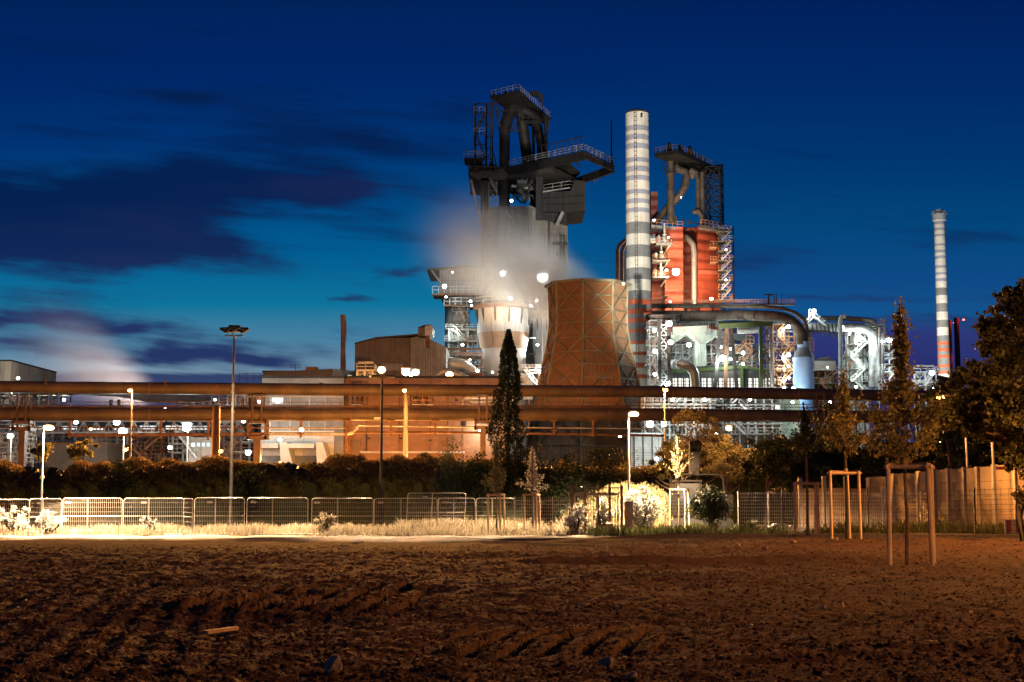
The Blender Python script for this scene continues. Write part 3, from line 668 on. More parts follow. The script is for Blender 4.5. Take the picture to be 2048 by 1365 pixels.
# big tree right edge
Yb = 46; bx = at(2110, 985, Yb); t_ = T('large_tree', 'large leafy tree filling the right edge with brown lamp-lit leaves', 'tree', (bx.x, Yb, gz(Yb)))
def PX(px, py, y=Yb): return np.array(at(px, py, y))
Cs = []; bm_ = MB(); bm_.path([(bx.x, Yb, -.2), (bx.x-.1, Yb, 2.5), (bx.x-.1, Yb, 6), at(2090, 560, Yb)], [.26, .2, .13, .03], 10)
for (px, py, r_, n) in [(2060, 590, .75, 900), (2020, 600, .55, 600), (2000, 640, .6, 700), (2055, 660, .9, 1300), (1990, 690, .55, 650), (2030, 720, .8, 1100), (1965, 735, .5, 500), (2000, 770, .7, 900), (2050, 790, .9, 1300), (1960, 790, .6, 600), (1925, 770, .45, 380), (1900, 800, .45, 360),
    (1930, 820, .6, 600), (1985, 840, .75, 900), (2040, 860, .9, 1200), (1895, 845, .5, 380), (1945, 860, .5, 450), (2075, 720, 1., 1400), (2085, 850, 1., 1400), (2090, 620, .9, 1200), (1972, 655, .35, 220), (1958, 820, .5, 400), (2030, 910, .5, 500), (2075, 940, .5, 500)]:
    for k in range(3):
        c_ = PX(px, py, Yb+rnd.uniform(-2.2, 2.2)); c_ = c_+nrg.normal(0, .15, 3)
        Cs.append(blob_pts(c_, (r_, r_, r_*.8), int(n*.55), 9, .42))
        bm_.path([(bx.x-.1, Yb, max(2, c_[2]-1.2)), ((bx.x+c_[0])/2, (Yb+c_[1])/2, c_[2]-.5), tuple(c_)], [.06, .04, .012], 5)
foliage('crown', np.concatenate(Cs), .15, ML('broad_leaf', (.12, .105, .04), (.055, .06, .02), .4), t_, .75, .3)
P('trunk', bm_, bark, t_)
shrub(2045, 965, 60, 40, 'drooping leafy branch ends in front of the wall at the right edge', maple, 420, .10, 1015, 12, .3, ry=.6)
# ------------------------------------------------------------------ mobile fence panels
fsteel = M('fence_galvanised', (.80, .75, .66), (.62, .58, .5), 2, .4, .3, .2)
signm = M('grey_fence_tag', (.5, .48, .44), (.4, .38, .34), 3, .6)
foot = M('rubber_foot', (.06, .055, .05), (.04, .035, .03), 3, .9)
def fpanel(A, B, H, label, sign=None, ratio=.5, wires=30, lean=0., mid=True):
    A = Vector(A); B = Vector(B); t_ = T('fence_panel', label, 'fence panel', (A+B)/2, 'mobile fence panels along the verge'); u = (B-A).normalized(); up = Vector((0, 0, 1))
    L = (B-A).length; r = .021; n_ = u.cross(up).normalized()
    def q(s, z): return A+u*s+up*z+n_*(lean*z)
    mb = MB(); mb.path([q(0, 0), q(0, H-.14), q(.04, H-.05), q(.14, H), q(L-.14, H), q(L-.04, H-.05), q(L, H-.14), q(L, 0)], r, 8)
    mb.tube(q(0, H*ratio), q(L, H*ratio), r*.8, n=6); mb.tube(q(0, .18), q(L, .18), r*.7, n=6); P('frame', mb, fsteel, t_)
    mb = MB()
    for k in range(1, wires): s = L*k/wires; mb.bar(q(s, .18), q(s, H), .0075)
    for z in (.45, .72, H*.62, H*.75, H*.88): mb.bar(q(0, z), q(L, z), .009)
    P('wire_mesh', mb, fsteel, t_)
    for s in (0, L):
        mb = MB(); c = q(s, 0); mb.box(c.x-.1, c.y-.3, c.z-.12, c.x+.1, c.y+.3, c.z+.02); P('foot', mb, foot, t_)
    if mid: P('middle_post', MB().tube(q(L*.42, .1), q(L*.42, H), r*.9, n=6), fsteel, t_)
    if sign:
        c = q(L*sign, H-.24); P('tag_plate', MB().bar(c-u*.16-n_*.03, c+u*.16-n_*.03, .012, .12), signm, t_)
    return t_
def G(px, Y=81): return atz(px, Y, -.84)
fpanel(G(-60, 75), G(56, 78.5), 1.95, 'leftmost fence panel, cut by the left edge', .7)
fpanel(G(57, 78.6), G(121, 81), 1.98, 'narrow slanting fence panel directly behind the left street lamp post', .3)
fpanel(G(124), G(243), 2.0, 'fence panel just right of the left street lamp post', .08)
fpanel(G(246), G(366), 2.0, 'fence panel left of the one standing at an angle', .33)
fpanel(G(366, 80), G(384, 77.4), 2.0, 'short-looking fence panel standing edge-on between two straight ones', None, wires=14, mid=False)
fpanel(G(388), G(488), 2.02, 'fence panel in front of the foot of the tall floodlight mast', .3)
fpanel(G(493), G(615), 2.02, 'fence panel next right of the tall floodlight mast', .1)
fpanel(G(623), G(746), 2.0, 'fence panel with the dry bush behind it', .08)
fpanel(G(748), G(874, 82), 2.0, 'fence panel just right of the thin disc-topped mast', .1)
fpanel(G(876, 82), G(950, 82.5), 2.0, 'fence panel in front of the right half of the propped one', .2)
fpanel(G(812, 83), G(928, 84.5), 2.3, 'taller fence panel propped at a slant behind the row', .3, lean=.12)
fpanel(G(952, 82.5), G(1028, 83), 2.0, 'fence panel behind the grey green staked tree', .3)
# double-wire mat fence
def mat_fence(A, B, H, label, n, posts=None, step=.14, h2=.2, pm=fsteel, wm=fsteel, z0=0., wire=.01, lean=0.):
    A = Vector(A); B = Vector(B); t_ = T('mesh_fence', label, 'fence', (A+B)/2); mb = MB(); L = (B-A).length; up = Vector((0, 0, 1))
    k = int(L/step)
    for i in range(k+1): p = A.lerp(B, i/k); mb.bar(p+up*z0, p+up*H, wire)
    z = z0+.05
    while z < H: mb.bar(A+up*z, B+up*z, wire*1.5); z += h2
    P('wire_mat', mb, wm, t_)
    for i in range(n+1): p = A.lerp(B, i/n); P('post', MB().box(p.x-.035, p.y+.03, p.z-.1, p.x+.035, p.y+.09, p.z+H+.04), pm, t_)
    return t_
mat_fence(G(1030, 83), G(1143, 83), 2.05, 'pale wire mat fence between the white staked tree and the steel gate', 3, step=.12, wire=.014)
mat_fence(G(1478, 84), G(1905, 84), 2.35, 'long pale wire mat fence on the right behind the staked trees', 7, step=.11, wire=.013)
mat_fence(G(1330, 84), G(1372, 84), 2.3, 'short piece of wire mat fence between the white bush and the excavator', 1, step=.11, wire=.013)
mat_fence(atz(1480, 77.5, -.75), atz(1738, 77.5, -.75), 2.5, 'tall dark thin-wired fence in front of the pale one', 3, step=.08, h2=.5, wm=dsteel, pm=dsteel, wire=.006)
mat_fence(atz(1870, 66, -.5), atz(2140, 58, -.3), 2.1, 'thin dark wire fence in front of the concrete wall', 3, step=.5, h2=.22, wm=dsteel, pm=dsteel, wire=.01)
# steel gate with posts
t_ = T('steel_gate', 'old tall steel gate with brown posts and pale bars beside the white bushes', 'gate', atz(1195, 79, -.8))
for px in (1144, 1171, 1197, 1220, 1244):
    p = atz(px, 78, -.85); P('post', MB().box(p.x-.06, p.y-.05, p.z-.1, p.x+.06, p.y+.07, p.z+2.75), brown, t_)
a = atz(1144, 78.1, -.85); b = atz(1244, 78.1, -.85); mb = MB(); up = Vector((0, 0, 1))
mb.bar(a+up*2.6, b+up*2.6, .06); mb.bar(a+up*2.25, b+up*2.25, .05)
for i in range(34): p = a.lerp(b, i/33); mb.bar(p, p+up*2.6, .012)
P('mesh_infill', mb, brown, t_)
a = atz(1150, 79.6, -.85); b = atz(1236, 79.6, -.85); mb = MB()
for z in (2.3, 2.2, 1.2, .2): mb.bar(a+up*z, b+up*z, .05)
for i in range(17): p = a.lerp(b, i/16); mb.bar(p, p+up*2.3, .035 if i % 4 else .08)
P('gate_leaf', mb, wsteel, t_)
p = atz(1258, 78, -.85); mb = MB(); mb.box(p.x-.22, 77.9, -.85, p.x+.22, 78.2, .95); mb.box(p.x-.25, 77.87, .95, p.x+.25, 78.23, 1.0)
S('control_cabinet', mb, M('beige_cabinet', (.45, .37, .27), (.35, .28, .2), 1, .6), 'narrow beige cabinet standing at the foot of the centre street lamp', 'cabinet')
mb = MB(); mb.sm = True; p = atz(1214, 76.8, -.75); mb.lathe((p.x, 77, -.78), [(.28, 0), (.36, .12), (.38, .4), (.3, .6), (.12, .68)], 14)
S('barrel', mb, rust, 'rusty tipped drum half hidden in weeds below the gate', 'barrel')
# ------------------------------------------------------------------ noise wall
wallm = M('wall_concrete', (.31, .215, .135), (.23, .16, .10), .5, .85, 0, .5, (.16, .11, .07), .15)
postm = M('wall_post_concrete', (.50, .42, .33), (.40, .33, .25), 1, .8, 0, .4, (.2, .15, .1))
t_ = T('noise_wall', 'long beige concrete panel wall coming nearer on the right', 'wall', (22, 80, -.8))
wp = [(1600, 958, 97), (1648, 955, 95), (1692, 955, 93.5), (1737, 958, 92), (1785, 950, 89), (1836, 945, 86), (1870, 941, 83.5), (1898, 939, 81), (1930, 937, 78.5), (1957, 936, 76), (1990, 932, 73), (2033, 928, 69), (2090, 922, 64.5), (2150, 915, 60)]
pp = [(at(a, 985, c).x, c, at(a, b, c).z) for a, b, c in wp]
for i, (x, y, z) in enumerate(pp):
    P('post', MB().box(x-.13, y-.22, -1, x+.13, y+.12, z+.06), postm, t_)
    if i < len(pp)-1:
        x2, y2, z2 = pp[i+1]; zt = (z+z2)/2; h = (zt+1.)/5
        mb = MB()
        for k in range(5):
            if i < 3 and k > 3: continue
            mb.prism([(x, y-.05, -1+h*k+.015), (x2, y2-.05, -1+h*k+.015), (x2, y2-.05, -1+h*(k+1)), (x, y-.05, -1+h*(k+1))], (0, .12, 0))
        P('wall_panel', mb, wallm, t_)
for px, Y, lab, h in ((1940, 84, 'slim lamp pole left of the signed one, half hidden by dark leaves', 5.6), (1993, 70, 'slim lamp pole with a small red plate, at the right wall', 5.0)):
    p = at(px, 1038, Y); x = p.x; t_ = T('pole', lab, 'pole', (x, Y, -.8), 'slim poles at the wall')
    P('shaft', MB().tube((x, Y, -.8), (x-.1, Y, h+1.4), .09, .06, 8), galv, t_); P('arm', MB().path([(x-.1, Y, h+1.4), (x-.6, Y, h+1.6), (x-1.5, Y, h+1.6)], [.05, .06, .05], 8), galv, t_); P('lamp_glass', MB().lathe((x-1.5, Y, h+1.5), [(.05, -.12), (.25, -.06), (.2, .04)], 12), HOT, t_); light('SPOT', (x-1.5, Y, h+1.3), CS, LP['wall'], .15, t_, 168, (x-2.5, Y-2, 0))  # assumed lamp head, unseen behind the leaves, lights the wall
    if Y == 70: P('plate', MB().box(x+.05, Y-.05, 2.6, x+.5, Y-.02, 2.75), M('red_plate', (.4, .08, .05), (.3, .06, .04)), t_)
mb = MB(); a = at(2008, 1038, 66.5); mb.box(a.x, 66.4, -.4, a.x+1.6, 66.5, .25)
mb.cur = 1
for k in range(4): mb.box(a.x+.1+k*.4, 66.37, -.35, a.x+.28+k*.4, 66.395, .2)
S('barrier_board', mb, [wsteel, M('red_plate', (.4, .08, .05))], 'red and white barrier board leaning at the foot of the concrete wall', 'barrier')
p = at(1770, 1040, 82); mb = MB(); mb.box(p.x-.16, 81.9, -.85, p.x-.04, 82, 1.7); mb.box(p.x-.2, 81.85, 1.2, p.x, 81.9, 1.7)
S('marker_post', mb, wsteel, 'white marker post standing at the end of the pale mesh fence', 'post')
# white debris slabs
for px, py, w, lab in ((1562, 1040, 46, 'long pale concrete slab lying behind the third staked tree'), (1890, 1043, 16, 'small white box lying by the concrete wall')):
    a = at(px, py, 80); mb = MB(); mb.box(a.x-w*.5/35, 80, -.8, a.x+w*.5/35, 80.6, -.8+.42); mb.box(a.x-w*.3/35, 80.1, -.38, a.x+w*.2/35, 80.5, -.25)
    S('slab', mb, lconc, lab, 'slab')
# ------------------------------------------------------------------ excavator
Ye = 89; t_ = T('excavator', 'dark excavator with raised arm parked behind the fence', 'excavator', atz(1400, Ye, -.9)); e0 = atz(1400, Ye, -.9)
em = M('excavator_paint', (.010, .008, .006), (.006, .005, .004), 1, .8, 0, 0, None, 0, .1)
def E(px, py): return at(px, py, Ye)
for dy in (-1.1, 1.1):
    c = Vector((e0.x, Ye+dy, -.9)); mb = MB(); k = 20; pr = []
    for i in range(k):
        a = 2*math.pi*i/k; pr.append((c.x+1.5*(1 if math.cos(a) > 0 else -1)+.42*math.cos(a), c.y-.25, -.9+.44+.42*math.sin(a)))
    mb.prism(pr, (0, .5, 0)); P('track', mb, dark, t_)
mb = MB(); mb.box(e0.x-1.7, Ye-1.3, .05, e0.x+1.8, Ye+1.3, .35); mb.box(e0.x-.2, Ye-1.3, .35, e0.x+1.9, Ye+1.3, 1.35); P('upper_body', mb, em, t_)
mb = MB()
for X_, Y_ in ((-1.6, -1.2), (-1.6, -.1), (-.1, -1.2), (-.1, -.1)): mb.bar((e0.x+X_, Ye+Y_, .35), (e0.x+X_, Ye+Y_, 2.15), .1)
mb.box(e0.x-1.7, Ye-1.3, 2.15, e0.x, Ye, 2.25); mb.box(e0.x-1.6, Ye-1.2, .35, e0.x-.1, Ye-.1, .9); P('cab', mb, em, t_)
P('windscreen', MB().box(e0.x-1.56, Ye-1.19, .95, e0.x-.14, Ye-1.17, 2.1), M('dark_glass', (.03, .03, .03), (.02, .02, .02), 1, .1), t_)
mb = MB(); mb.prism([E(1380, 950), E(1398, 952), E(1400, 905), E(1386, 895), E(1379, 905)], (0, .5, 0)); P('boom', mb, em, t_)
mb = MB(); mb.prism([E(1380, 903), E(1402, 903), E(1404, 886), E(1396, 880), E(1379, 884)], (0, .4, 0)); P('stick', mb, em, t_)
P('bucket', MB().prism([E(1347, 975), E(1353, 975), E(1356, 1020), E(1350, 1045), E(1343, 1030)], (0, .9, 0)), em, t_)
P('roll_bar', MB().path([E(1350, 1000), E(1352, 955), E(1360, 949), E(1438, 950), E(1446, 958), E(1449, 990)], .05, 6), em, t_)
# ------------------------------------------------------------------ street lamps and masts
polem = M('lamp_pole', (.42, .40, .37), (.30, .28, .25), 2, .5, .3, .3)
def street_lamp(px, pyh, Y, label, head, power, col, arm=0., spot=142, r0=.08, glass=None, hs=.45, tilt=.9):
    b_ = atz(px, Y, GZ if Y > 81 else gz(Y)); h = at(px, pyh, Y); x0 = at(px-arm, 985, Y).x
    t_ = T('street_lamp', label, 'street lamp', (x0, Y, b_.z), 'street lamps')
    P('pole', MB().path([(x0, Y, b_.z-.1), (x0, Y, b_.z+.5*(h.z-b_.z)), (x0, Y, h.z-.08)], [r0, r0*.8, r0*.55], 10), polem, t_)
    mb = MB(); mb.sm = True; k = 14; pts = [(x0-.05, Y, h.z+.02), (h.x-hs*.2, Y, h.z+.10), (h.x+hs*.55, Y, h.z+.12), (h.x+hs, Y, h.z+.02)]
    mb.path(pts, [.05, .12, .13, .05], 10); P('head', mb, polem, t_)
    mb = MB(); mb.sm = True
    prof = [(.001, -.16), (hs*.5, -.13), (hs*.66, -.05), (hs*.62, .04), (hs*.4, .09), (.001, .1)]
    mb.lathe((h.x+hs*.35, Y-.02, h.z), prof, 16); P('lamp_glass', mb, glass or SODIUM, t_)
    light('SPOT', (h.x+hs*.35, Y, h.z-.22), col, power, .18, t_, spot, aim=(h.x+hs*.35, Y+tilt, b_.z), blend=.3 if spot < 160 else .6)
    return t_
street_lamp(92, 855, 79.5, 'bright left street lamp in front of the mobile fence', None, LP['street']*.55, CSS, arm=9)
street_lamp(1262, 828, 84, 'bright centre street lamp above the white flowering bush', None, LP['street'], CSS, arm=4)
t_ = t_ = street_lamp(258, 781, 122, 'small-headed orange street lamp left of the tall floodlight mast', None, LP['yard'], CS, arm=-1, hs=.32, glass=HOT, spot=178); light('SPOT', at(257, 783, 120), CS, 60000, .2, t_, 120, at(330, 920, 100))
street_lamp(1328, 780, 118, 'orange street lamp standing right of the cooling tower', None, LP['yard'], CS, arm=-3, hs=.32, glass=HOT, spot=178)
# assumed lamps outside the frame on the right, added to light the soil
def assumed_lamp(x, y, z, label, power, aim):
    t_ = T('street_lamp', label, 'street lamp', (x, y, gz(y)), 'street lamps')
    P('pole', MB().tube((x, y, gz(y)-.1), (x, y, z), .08, .05), polem, t_); P('head', MB().path([(x, y, z), (x-.4, y, z+.1), (x-.9, y, z+.08)], [.05, .12, .06]), polem, t_)
    P('lamp_glass', MB().lathe((x-.55, y, z-.06), [(.02, -.05), (.2, 0), (.2, .06)], 12), SODIUM, t_)
    light('SPOT', (x-.55, y, z-.2), CS, power, .12, t_, 172, aim)
assumed_lamp(20, 36, 7.0, 'assumed street lamp standing beyond the right edge behind the staked trees', LP['right'], (16, 35, 0))
assumed_lamp(21, 12, 6.4, 'assumed street lamp standing beyond the right edge beside the soil', LP['near'], (15, 16, .5))
def mast(px, pytop, Y, label, heads):
    h = at(px, pytop, Y); x = at(px-3, 985, Y).x; t_ = T('floodlight_mast', label, 'light mast', (x, Y, GZ), 'tall masts with floodlight rings')
    P('pole', MB().path([(x, Y, GZ), (x, Y, GZ+.5*(h.z-GZ)), (x, Y, h.z)], [.12, .09, .06], 12), M('grey_mast', (.09, .08, .07), (.05, .045, .04), 1, .5, .3), t_)
    P('cross_arm', MB().bar((x-.6, Y, h.z), (x+.6, Y, h.z), .08).bar((x, Y-.5, h.z), (x, Y+.5, h.z), .08), dsteel, t_)
    for dx, dy, dz, s in heads:
        c = Vector((x+dx, Y+dy, h.z+.3+dz)); mb = MB(); mb.prism([c+Vector((-.35*s, -.2, .0)), c+Vector((.1*s, -.2, -.14)), c+Vector((.5*s, -.2, .1)), c+Vector((.42*s, -.2, .22)), c+Vector((-.25*s, -.2, .24))], (0, .4, 0))
        mb.bar((c.x, c.y, h.z), (c.x, c.y, c.z-.05), .05); P('floodlight', mb, dark, t_)
    return t_, x, h.z
t_, mx_, mz_ = mast(465, 672, 90, 'tallest thin mast with unlit black floodlights against the sky', [(-.45, 0, 0, -1), (.45, 0, 0, 1), (-.1, .3, .05, -1), (.0, -.3, .1, 1)])
light('SPOT', (mx_, 89.3, mz_-.1), CSS, LP['mast'], .2, t_, 70, (mx_-.5, 84, -.8), blend=.25)  # downward spot added at the unlit heads to brighten the verge
Ym = 96; t_ = T('floodlight_mast', 'thin dark mast carrying a flat disc below the brightest orange lamp', 'light mast', atz(762, Ym, GZ)); x = at(762, 985, Ym).x; h = at(762, 755, Ym)
P('pole', MB().tube((x, Ym, GZ), (x, Ym, h.z), .12, .07), dsteel, t_); mb = MB(); mb.lathe((x, Ym, h.z), [(.1, -.1), (.85, 0), (.85, .1), (.1, .2)], 20); P('disc', mb, brown, t_); light('SPOT', (x, Ym-1, h.z-.3), CSS, LP['mast']*.9, .2, t_, 56, (x+1.5, 86, -.8), blend=.25)  # the spot below the disc is added to brighten the verge
# ------------------------------------------------------------------ pipe bridge
def BY(px): return 175+max(0, px)*.0098          # the bridge recedes to the right
def bp(px, py): return at(px, py, BY(px))
def bpipe(name, pts, r, mat, label, cat='pipe', flange=0, n=16, group=None, fl=None):
    P0 = [bp(a, b) for a, b in pts]; t_ = T(name, label, cat, (P0[0]+P0[-1])/2, group)
    P('pipe', MB().path(P0, r, n), mat, t_)
    if flange:
        for a, b in zip(P0[:-1], P0[1:]):
            k = max(1, round((b-a).length/flange)); u = (b-a).normalized()
            for i in range(k): c = a.lerp(b, (i+.5)/k); P('flange', MB().path([c-u*.08, c+u*.08], r*1.06, n), fl or mat, t_)
    return t_
bpipe('gas_main', [(-180, 773), (500, 778.5), (1280, 783.5), (1900, 793)], .76, pipeM, 'uppermost thick brown pipe running right across the picture', flange=9, n=24, fl=rust)
bpipe('gas_main', [(-180, 829), (500, 829.5), (1280, 830), (1900, 836)], .80, pipeM, 'lower thick brown pipe of the bridge, below the walkway', flange=8, n=24, fl=rust)
GP = 'thin pipes slung below the bridge'
bpipe('pipe', [(-60, 855), (500, 856), (690, 857)], .09, rust, 'thin rusty pipe directly under the lower thick pipe on the left', group=GP, n=8)
bpipe('pipe', [(138, 871), (488, 869), (540, 868)], .22, rust, 'orange-lit thicker pipe carried on the left hangers', group=GP, n=10)
bpipe('pipe', [(535, 868), (690, 868.5), (706, 865), (713, 858), (714, 853)], .22, lagg, 'pale pipe ending in an upturned bend before the brick hall', group=GP, n=10)
bpipe('pipe', [(520, 856), (690, 857)], .1, lagg, 'thin pale pipe between the hangers before the white panels', group=GP, n=8)
bpipe('pipe', [(716, 851), (740, 852), (980, 855), (1300, 858)], .1, lagg, 'thin pale pipe running on before the brick hall and the cooling tower', group=GP, n=8)
bpipe('pipe', [(690, 865), (980, 866), (1330, 872)], .16, rust, 'rusty pipe below the pale one in front of the cooling tower foot', group=GP, n=8)
bpipe('pipe', [(480, 793.5), (560, 794), (688, 794)], .05, wsteel, 'very thin white conduit under the uppermost pipe', group=GP, n=6)
mb = MB(); a = bp(-180, 818.5); b = bp(1260, 818.5); c = bp(1900, 825)
for p, q in ((a, b), (b, c)): mb.bar(p, q, 1.3, .12)
t_ = T('walkway', 'narrow walkway with railings lying on the lower thick pipe', 'walkway', (a+b)/2); P('deck', mb, dsteel, t_)
mb = MB()
for dy in (-.6, .6):
    o = Vector((0, dy, .05)); mb.rail([a+o, b+o, c+o], .82, 2.1, .05, (1., .5))
P('railing', mb, brown, t_)
mb = MB()
for dy, zz_ in ((-.4, .25), (0, .32), (.3, .2)): mb.bar(a+Vector((0, dy, zz_)), b+Vector((0, dy, zz_)), .1)
P('cable_bundle', mb, rust, t_)
def bsupport(px, w, pybot_beam, label, col=True, mat=brown):
    Y = BY(px); t_ = T('bridge_support', label, 'bridge support', atz(px, Y, GZ), 'columns carrying the pipe bridge'); x = at(px, 900, Y).x; h = w*mpp(Y)/2
    zt = at(px, 765, Y).z; z1 = at(px, 842, Y).z; zb = at(px, pybot_beam, Y).z
    if col: P('column', MB().box(x-h*.5, Y-.5, GZ, x+h*.5, Y+.5, zb), mat, t_)
    P('cross_beam', MB().box(x-h*1.6, Y-.9, zb, x+h*1.6, Y+.9, zb+.45).box(x-h*1.4, Y-.9, z1-.35, x+h*1.4, Y+.9, z1-.02), mat, t_)
    for s in (-1, 1):
        for dy in (-.8, .8): P('frame_post', MB().box(x+s*h*1.35-.13, Y+dy-.1, zb, x+s*h*1.35+.13, Y+dy+.1, z1-.02), mat, t_)
    mb = MB()
    for s in (-1, 1):
        for dy in (-.95, .8): mb.box(x+s*h*.7-.1, Y+dy, z1, x+s*h*.7+.1, Y+dy+.12, zt-1.6)
    mb.box(x-h, Y-1, zt-1.75, x+h, Y+1, zt-1.6); P('saddle', mb, mat, t_); return t_
bsupport(45, 24, 862, 'wide orange-lit column carrying the pipe bridge at the left edge')
bsupport(515, 26, 880, 'column carrying the pipe bridge with a boxy steel frame, right of the tall mast')
bsupport(966, 22, 860, 'column carrying the pipe bridge beside the conical tree')
bsupport(1640, 22, 866, 'column carrying the pipe bridge hidden among the right trees')
mb = MB(); Y = BY(500)
for q in (0, 1): a = at(478, 768, Y-1.2+q*2.4); b = at(522, 768, Y-1.2+q*2.4); mb.bar(a, b, .1)
mb.rail([at(478, 766, Y-1.2), at(522, 766, Y-1.2)], 1.2, 1., .06); mb.bar(at(500, 796, Y-1.), at(500, 818, Y-1.), .3); mb.bar(at(487, 796, Y-1.1), at(487, 818, Y-1.1), .12)
mb.bar(at(476, 818, Y-1.2), at(476, 764, Y-1.2), .06); mb.bar(at(472, 818, Y-1.2), at(472, 764, Y-1.2), .06)
S('service_platform', mb, vdsteel, 'small black service platform on top of the uppermost pipe beside the tall mast', 'platform')
for px, y0, y1, lab in ((140, 842, 876, 'first'), (322, 842, 878, 'second'), (417, 842, 880, 'third'), (602, 842, 876, 'fourth'), (693, 842, 905, 'fifth, longest'), (782, 842, 872, 'sixth'), (871, 842, 874, 'seventh'), (1108, 842, 870, 'eighth'), (1186, 842, 874, 'ninth')):
    Y = BY(px)-.3; a = at(px, y0, Y); b = at(px, y1, Y); mb = MB(); mb.box(a.x-.14, Y-.12, b.z, a.x+.14, Y+.12, a.z+.1); mb.box(a.x-.5, Y-.3, a.z-.05, a.x+.5, Y+.3, a.z+.08); mb.box(a.x-.4, Y-.5, b.z+.5, a.x+.4, Y+.2, b.z+.6)
    S('pipe_hanger', mb, rust, lab+' rusty hanger post under the pipe bridge, counted from the left', 'hanger', 'hanger posts under the pipe bridge')
a = at(738, 831, 175); S('plate', MB().box(a.x, BY(740)-.9, a.z-.2, a.x+1.1, BY(740)-.82, a.z+.1), wsteel, 'small blank pale plate fixed to the lower thick pipe', 'plate')
for k, px in enumerate((90, 330, 642, 800, 930, 1135, 1376, 1541, 1700)):
    Y = BY(px); c = bp(px, 768+px*.011); mb = MB(); mb.lathe(c+Vector((0, 0, -.1)), [(.5, 0), (.45, .25), (.2, .3), (.18, .6), (.3, .62), (.3, .72)], 10); S('pipe_vent', mb, pipeM, ['leftmost','second','third','fourth','fifth','sixth','seventh','eighth','rightmost'][k]+' small vent cap on top of the uppermost pipe, counted from the left', 'vent', 'vent caps on the uppermost pipe')
# slim posts in front of the bridge
for px, pt, Y, w, lab, m_ in ((433, 812, 150, .35, 'orange-lit slim post standing left of the tall mast before the pipe bridge', rust), (812, 783, 165, .22, 'brilliantly lit tall white post in front of the brick hall', M('dull_post_paint', (.13, .12, .10), (.09, .08, .07)))):
    a = at(px, pt, Y); S('post', MB().tube((a.x, Y, GZ), a, w*1.5, w*1.1, 10), m_, lab, 'post')
# ------------------------------------------------------------------ buildings
def building(name, label, px0, px1, pyt, Y, dep, wall, roof=None, cat='building', extra=None):
    a = at(px0, pyt, Y); b = at(px1, pyt, Y); t_ = T(name, label, cat, ((a.x+b.x)/2, Y, GZ)); P('wall', MB().box(a.x, Y, GZ, b.x, Y+dep, a.z), wall, t_)
    P('roof_edge', MB().box(a.x-.15, Y-.15, a.z, b.x+.15, Y+dep+.15, a.z+.35), roof or dsteel, t_); return t_, a, b
brick = MB_brick('orange_brick', (.40, .20, .10), (.31, .145, .07), (.24, .16, .10), .9)
bm2 = MB_brick('grey_brick', (.34, .34, .33), (.26, .27, .27), (.2, .2, .2), .8)
wpan = MC('white_wall_panel', (.66, .65, .61), (.52, .50, .46), .35, True, .3, .6, None, 3.2)
gcorr = MC('grey_cladding', (.30, .29, .26), (.21, .20, .18), .55, False, .5, .6, (.12, .09, .06)); bcorr = MC('brown_cladding', (.17, .125, .08), (.12, .085, .055), .5, False, .4, .6)
t_, a, b = building('brick_hall', 'large orange-lit brick hall behind the pipe bridge', 690, 1010, 757, 206, 60, brick)
def XZ(px, py, Y): p = at(px, py, Y); return p.x, p.z
def onwall(t_, name, px0, py0, px1, py1, Y, mat, d=.12, lab=None):
    x0, z1 = XZ(px0, py0, Y); x1, z0 = XZ(px1, py1, Y); P(name, MB().box(x0, Y-d, z0, x1, Y-.003, z1), mat, t_, lab)
for px in (733, 798, 860, 895, 925): onwall(t_, 'downpipe', px, 762, px+1.2, 905, 206, rust)
onwall(t_, 'door', 702, 880, 720, 906, 206, brown); onwall(t_, 'door', 727, 868, 733, 906, 206, brown); onwall(t_, 'window', 922, 843, 932, 857, 206, dark); onwall(t_, 'plinth', 720, 903, 930, 907, 206, lconc, .3)
for px, py in ((735, 876), (800, 876), (858, 880), (910, 800)): onwall(t_, 'bracket', px, py, px+5, py+3, 206, dsteel, .3)
t_, a, b = building('panel_hall', 'grey and white panelled hall left of the brick hall', 524, 688, 757, 205, 60, bm2)
onwall(t_, 'white_panel_wall', 524.5, 862, 668, 912, 205, wpan, .25); onwall(t_, 'brick_panel', 669, 862, 687, 912, 205, bm2, .2)
for px in (540, 580, 618, 650): onwall(t_, 'downpipe', px, 795, px+.9, 862, 205, galv)
onwall(t_, 'lit_window', 544, 796, 566, 807, 205, WIN)
for i, (p0, p1) in enumerate(((515, 558), (577, 630))):
    x0, z1 = XZ(p0, 888, 201); x1, z0 = XZ(p1, 897, 201); mb = MB(); mb.box(x0, 200, z0, x1, 204.8, z1)
    mb.prism([(x1+.2, 200, z1+.2), (x1+1.2, 200, z1+.2), (x1+4, 200, GZ+.2), (x1+1, 200, GZ+.2)], (0, 4.7, 0)); P('dock_canopy', mb, lconc, t_)
t_, a, b = building('low_hall', 'long low grey roofed building left of the twisted chimney', 526, 664, 745, 300, 40, MC('dim_cladding', (.13, .115, .10), (.10, .09, .08), .6))
x0, z0 = XZ(526, 745, 300); x1, z1 = XZ(664, 738, 300); x2, _ = XZ(726, 742, 318)
P('sloping_parapet', MB().prism([(x0, 299.8, z0), (x1, 299.8, z0), (x1, 299.8, z1)], (0, 40, 0)), MATS['dim_cladding'], t_)
P('side_wing', MB().prism([(x1, 300, GZ), (x2, 318, GZ), (x2, 318, XZ(726, 744, 318)[1]), (x1, 300, z1)], (0, 22, 0)), gcorr, t_)
x, z = XZ(588, 741, 300); mb = MB(); mb.tube((x, 302, z-1), (x, 302, z+1.6), .06)
for k in (-1, -.5, .5, 1): mb.bar((x-1.2, 302, z+1.+k*.3), (x+1.2, 302, z+1.+k*.3), .04)
S('aerial', mb, dsteel, 'spidery aerial on the roof of the long low building', 'aerial')
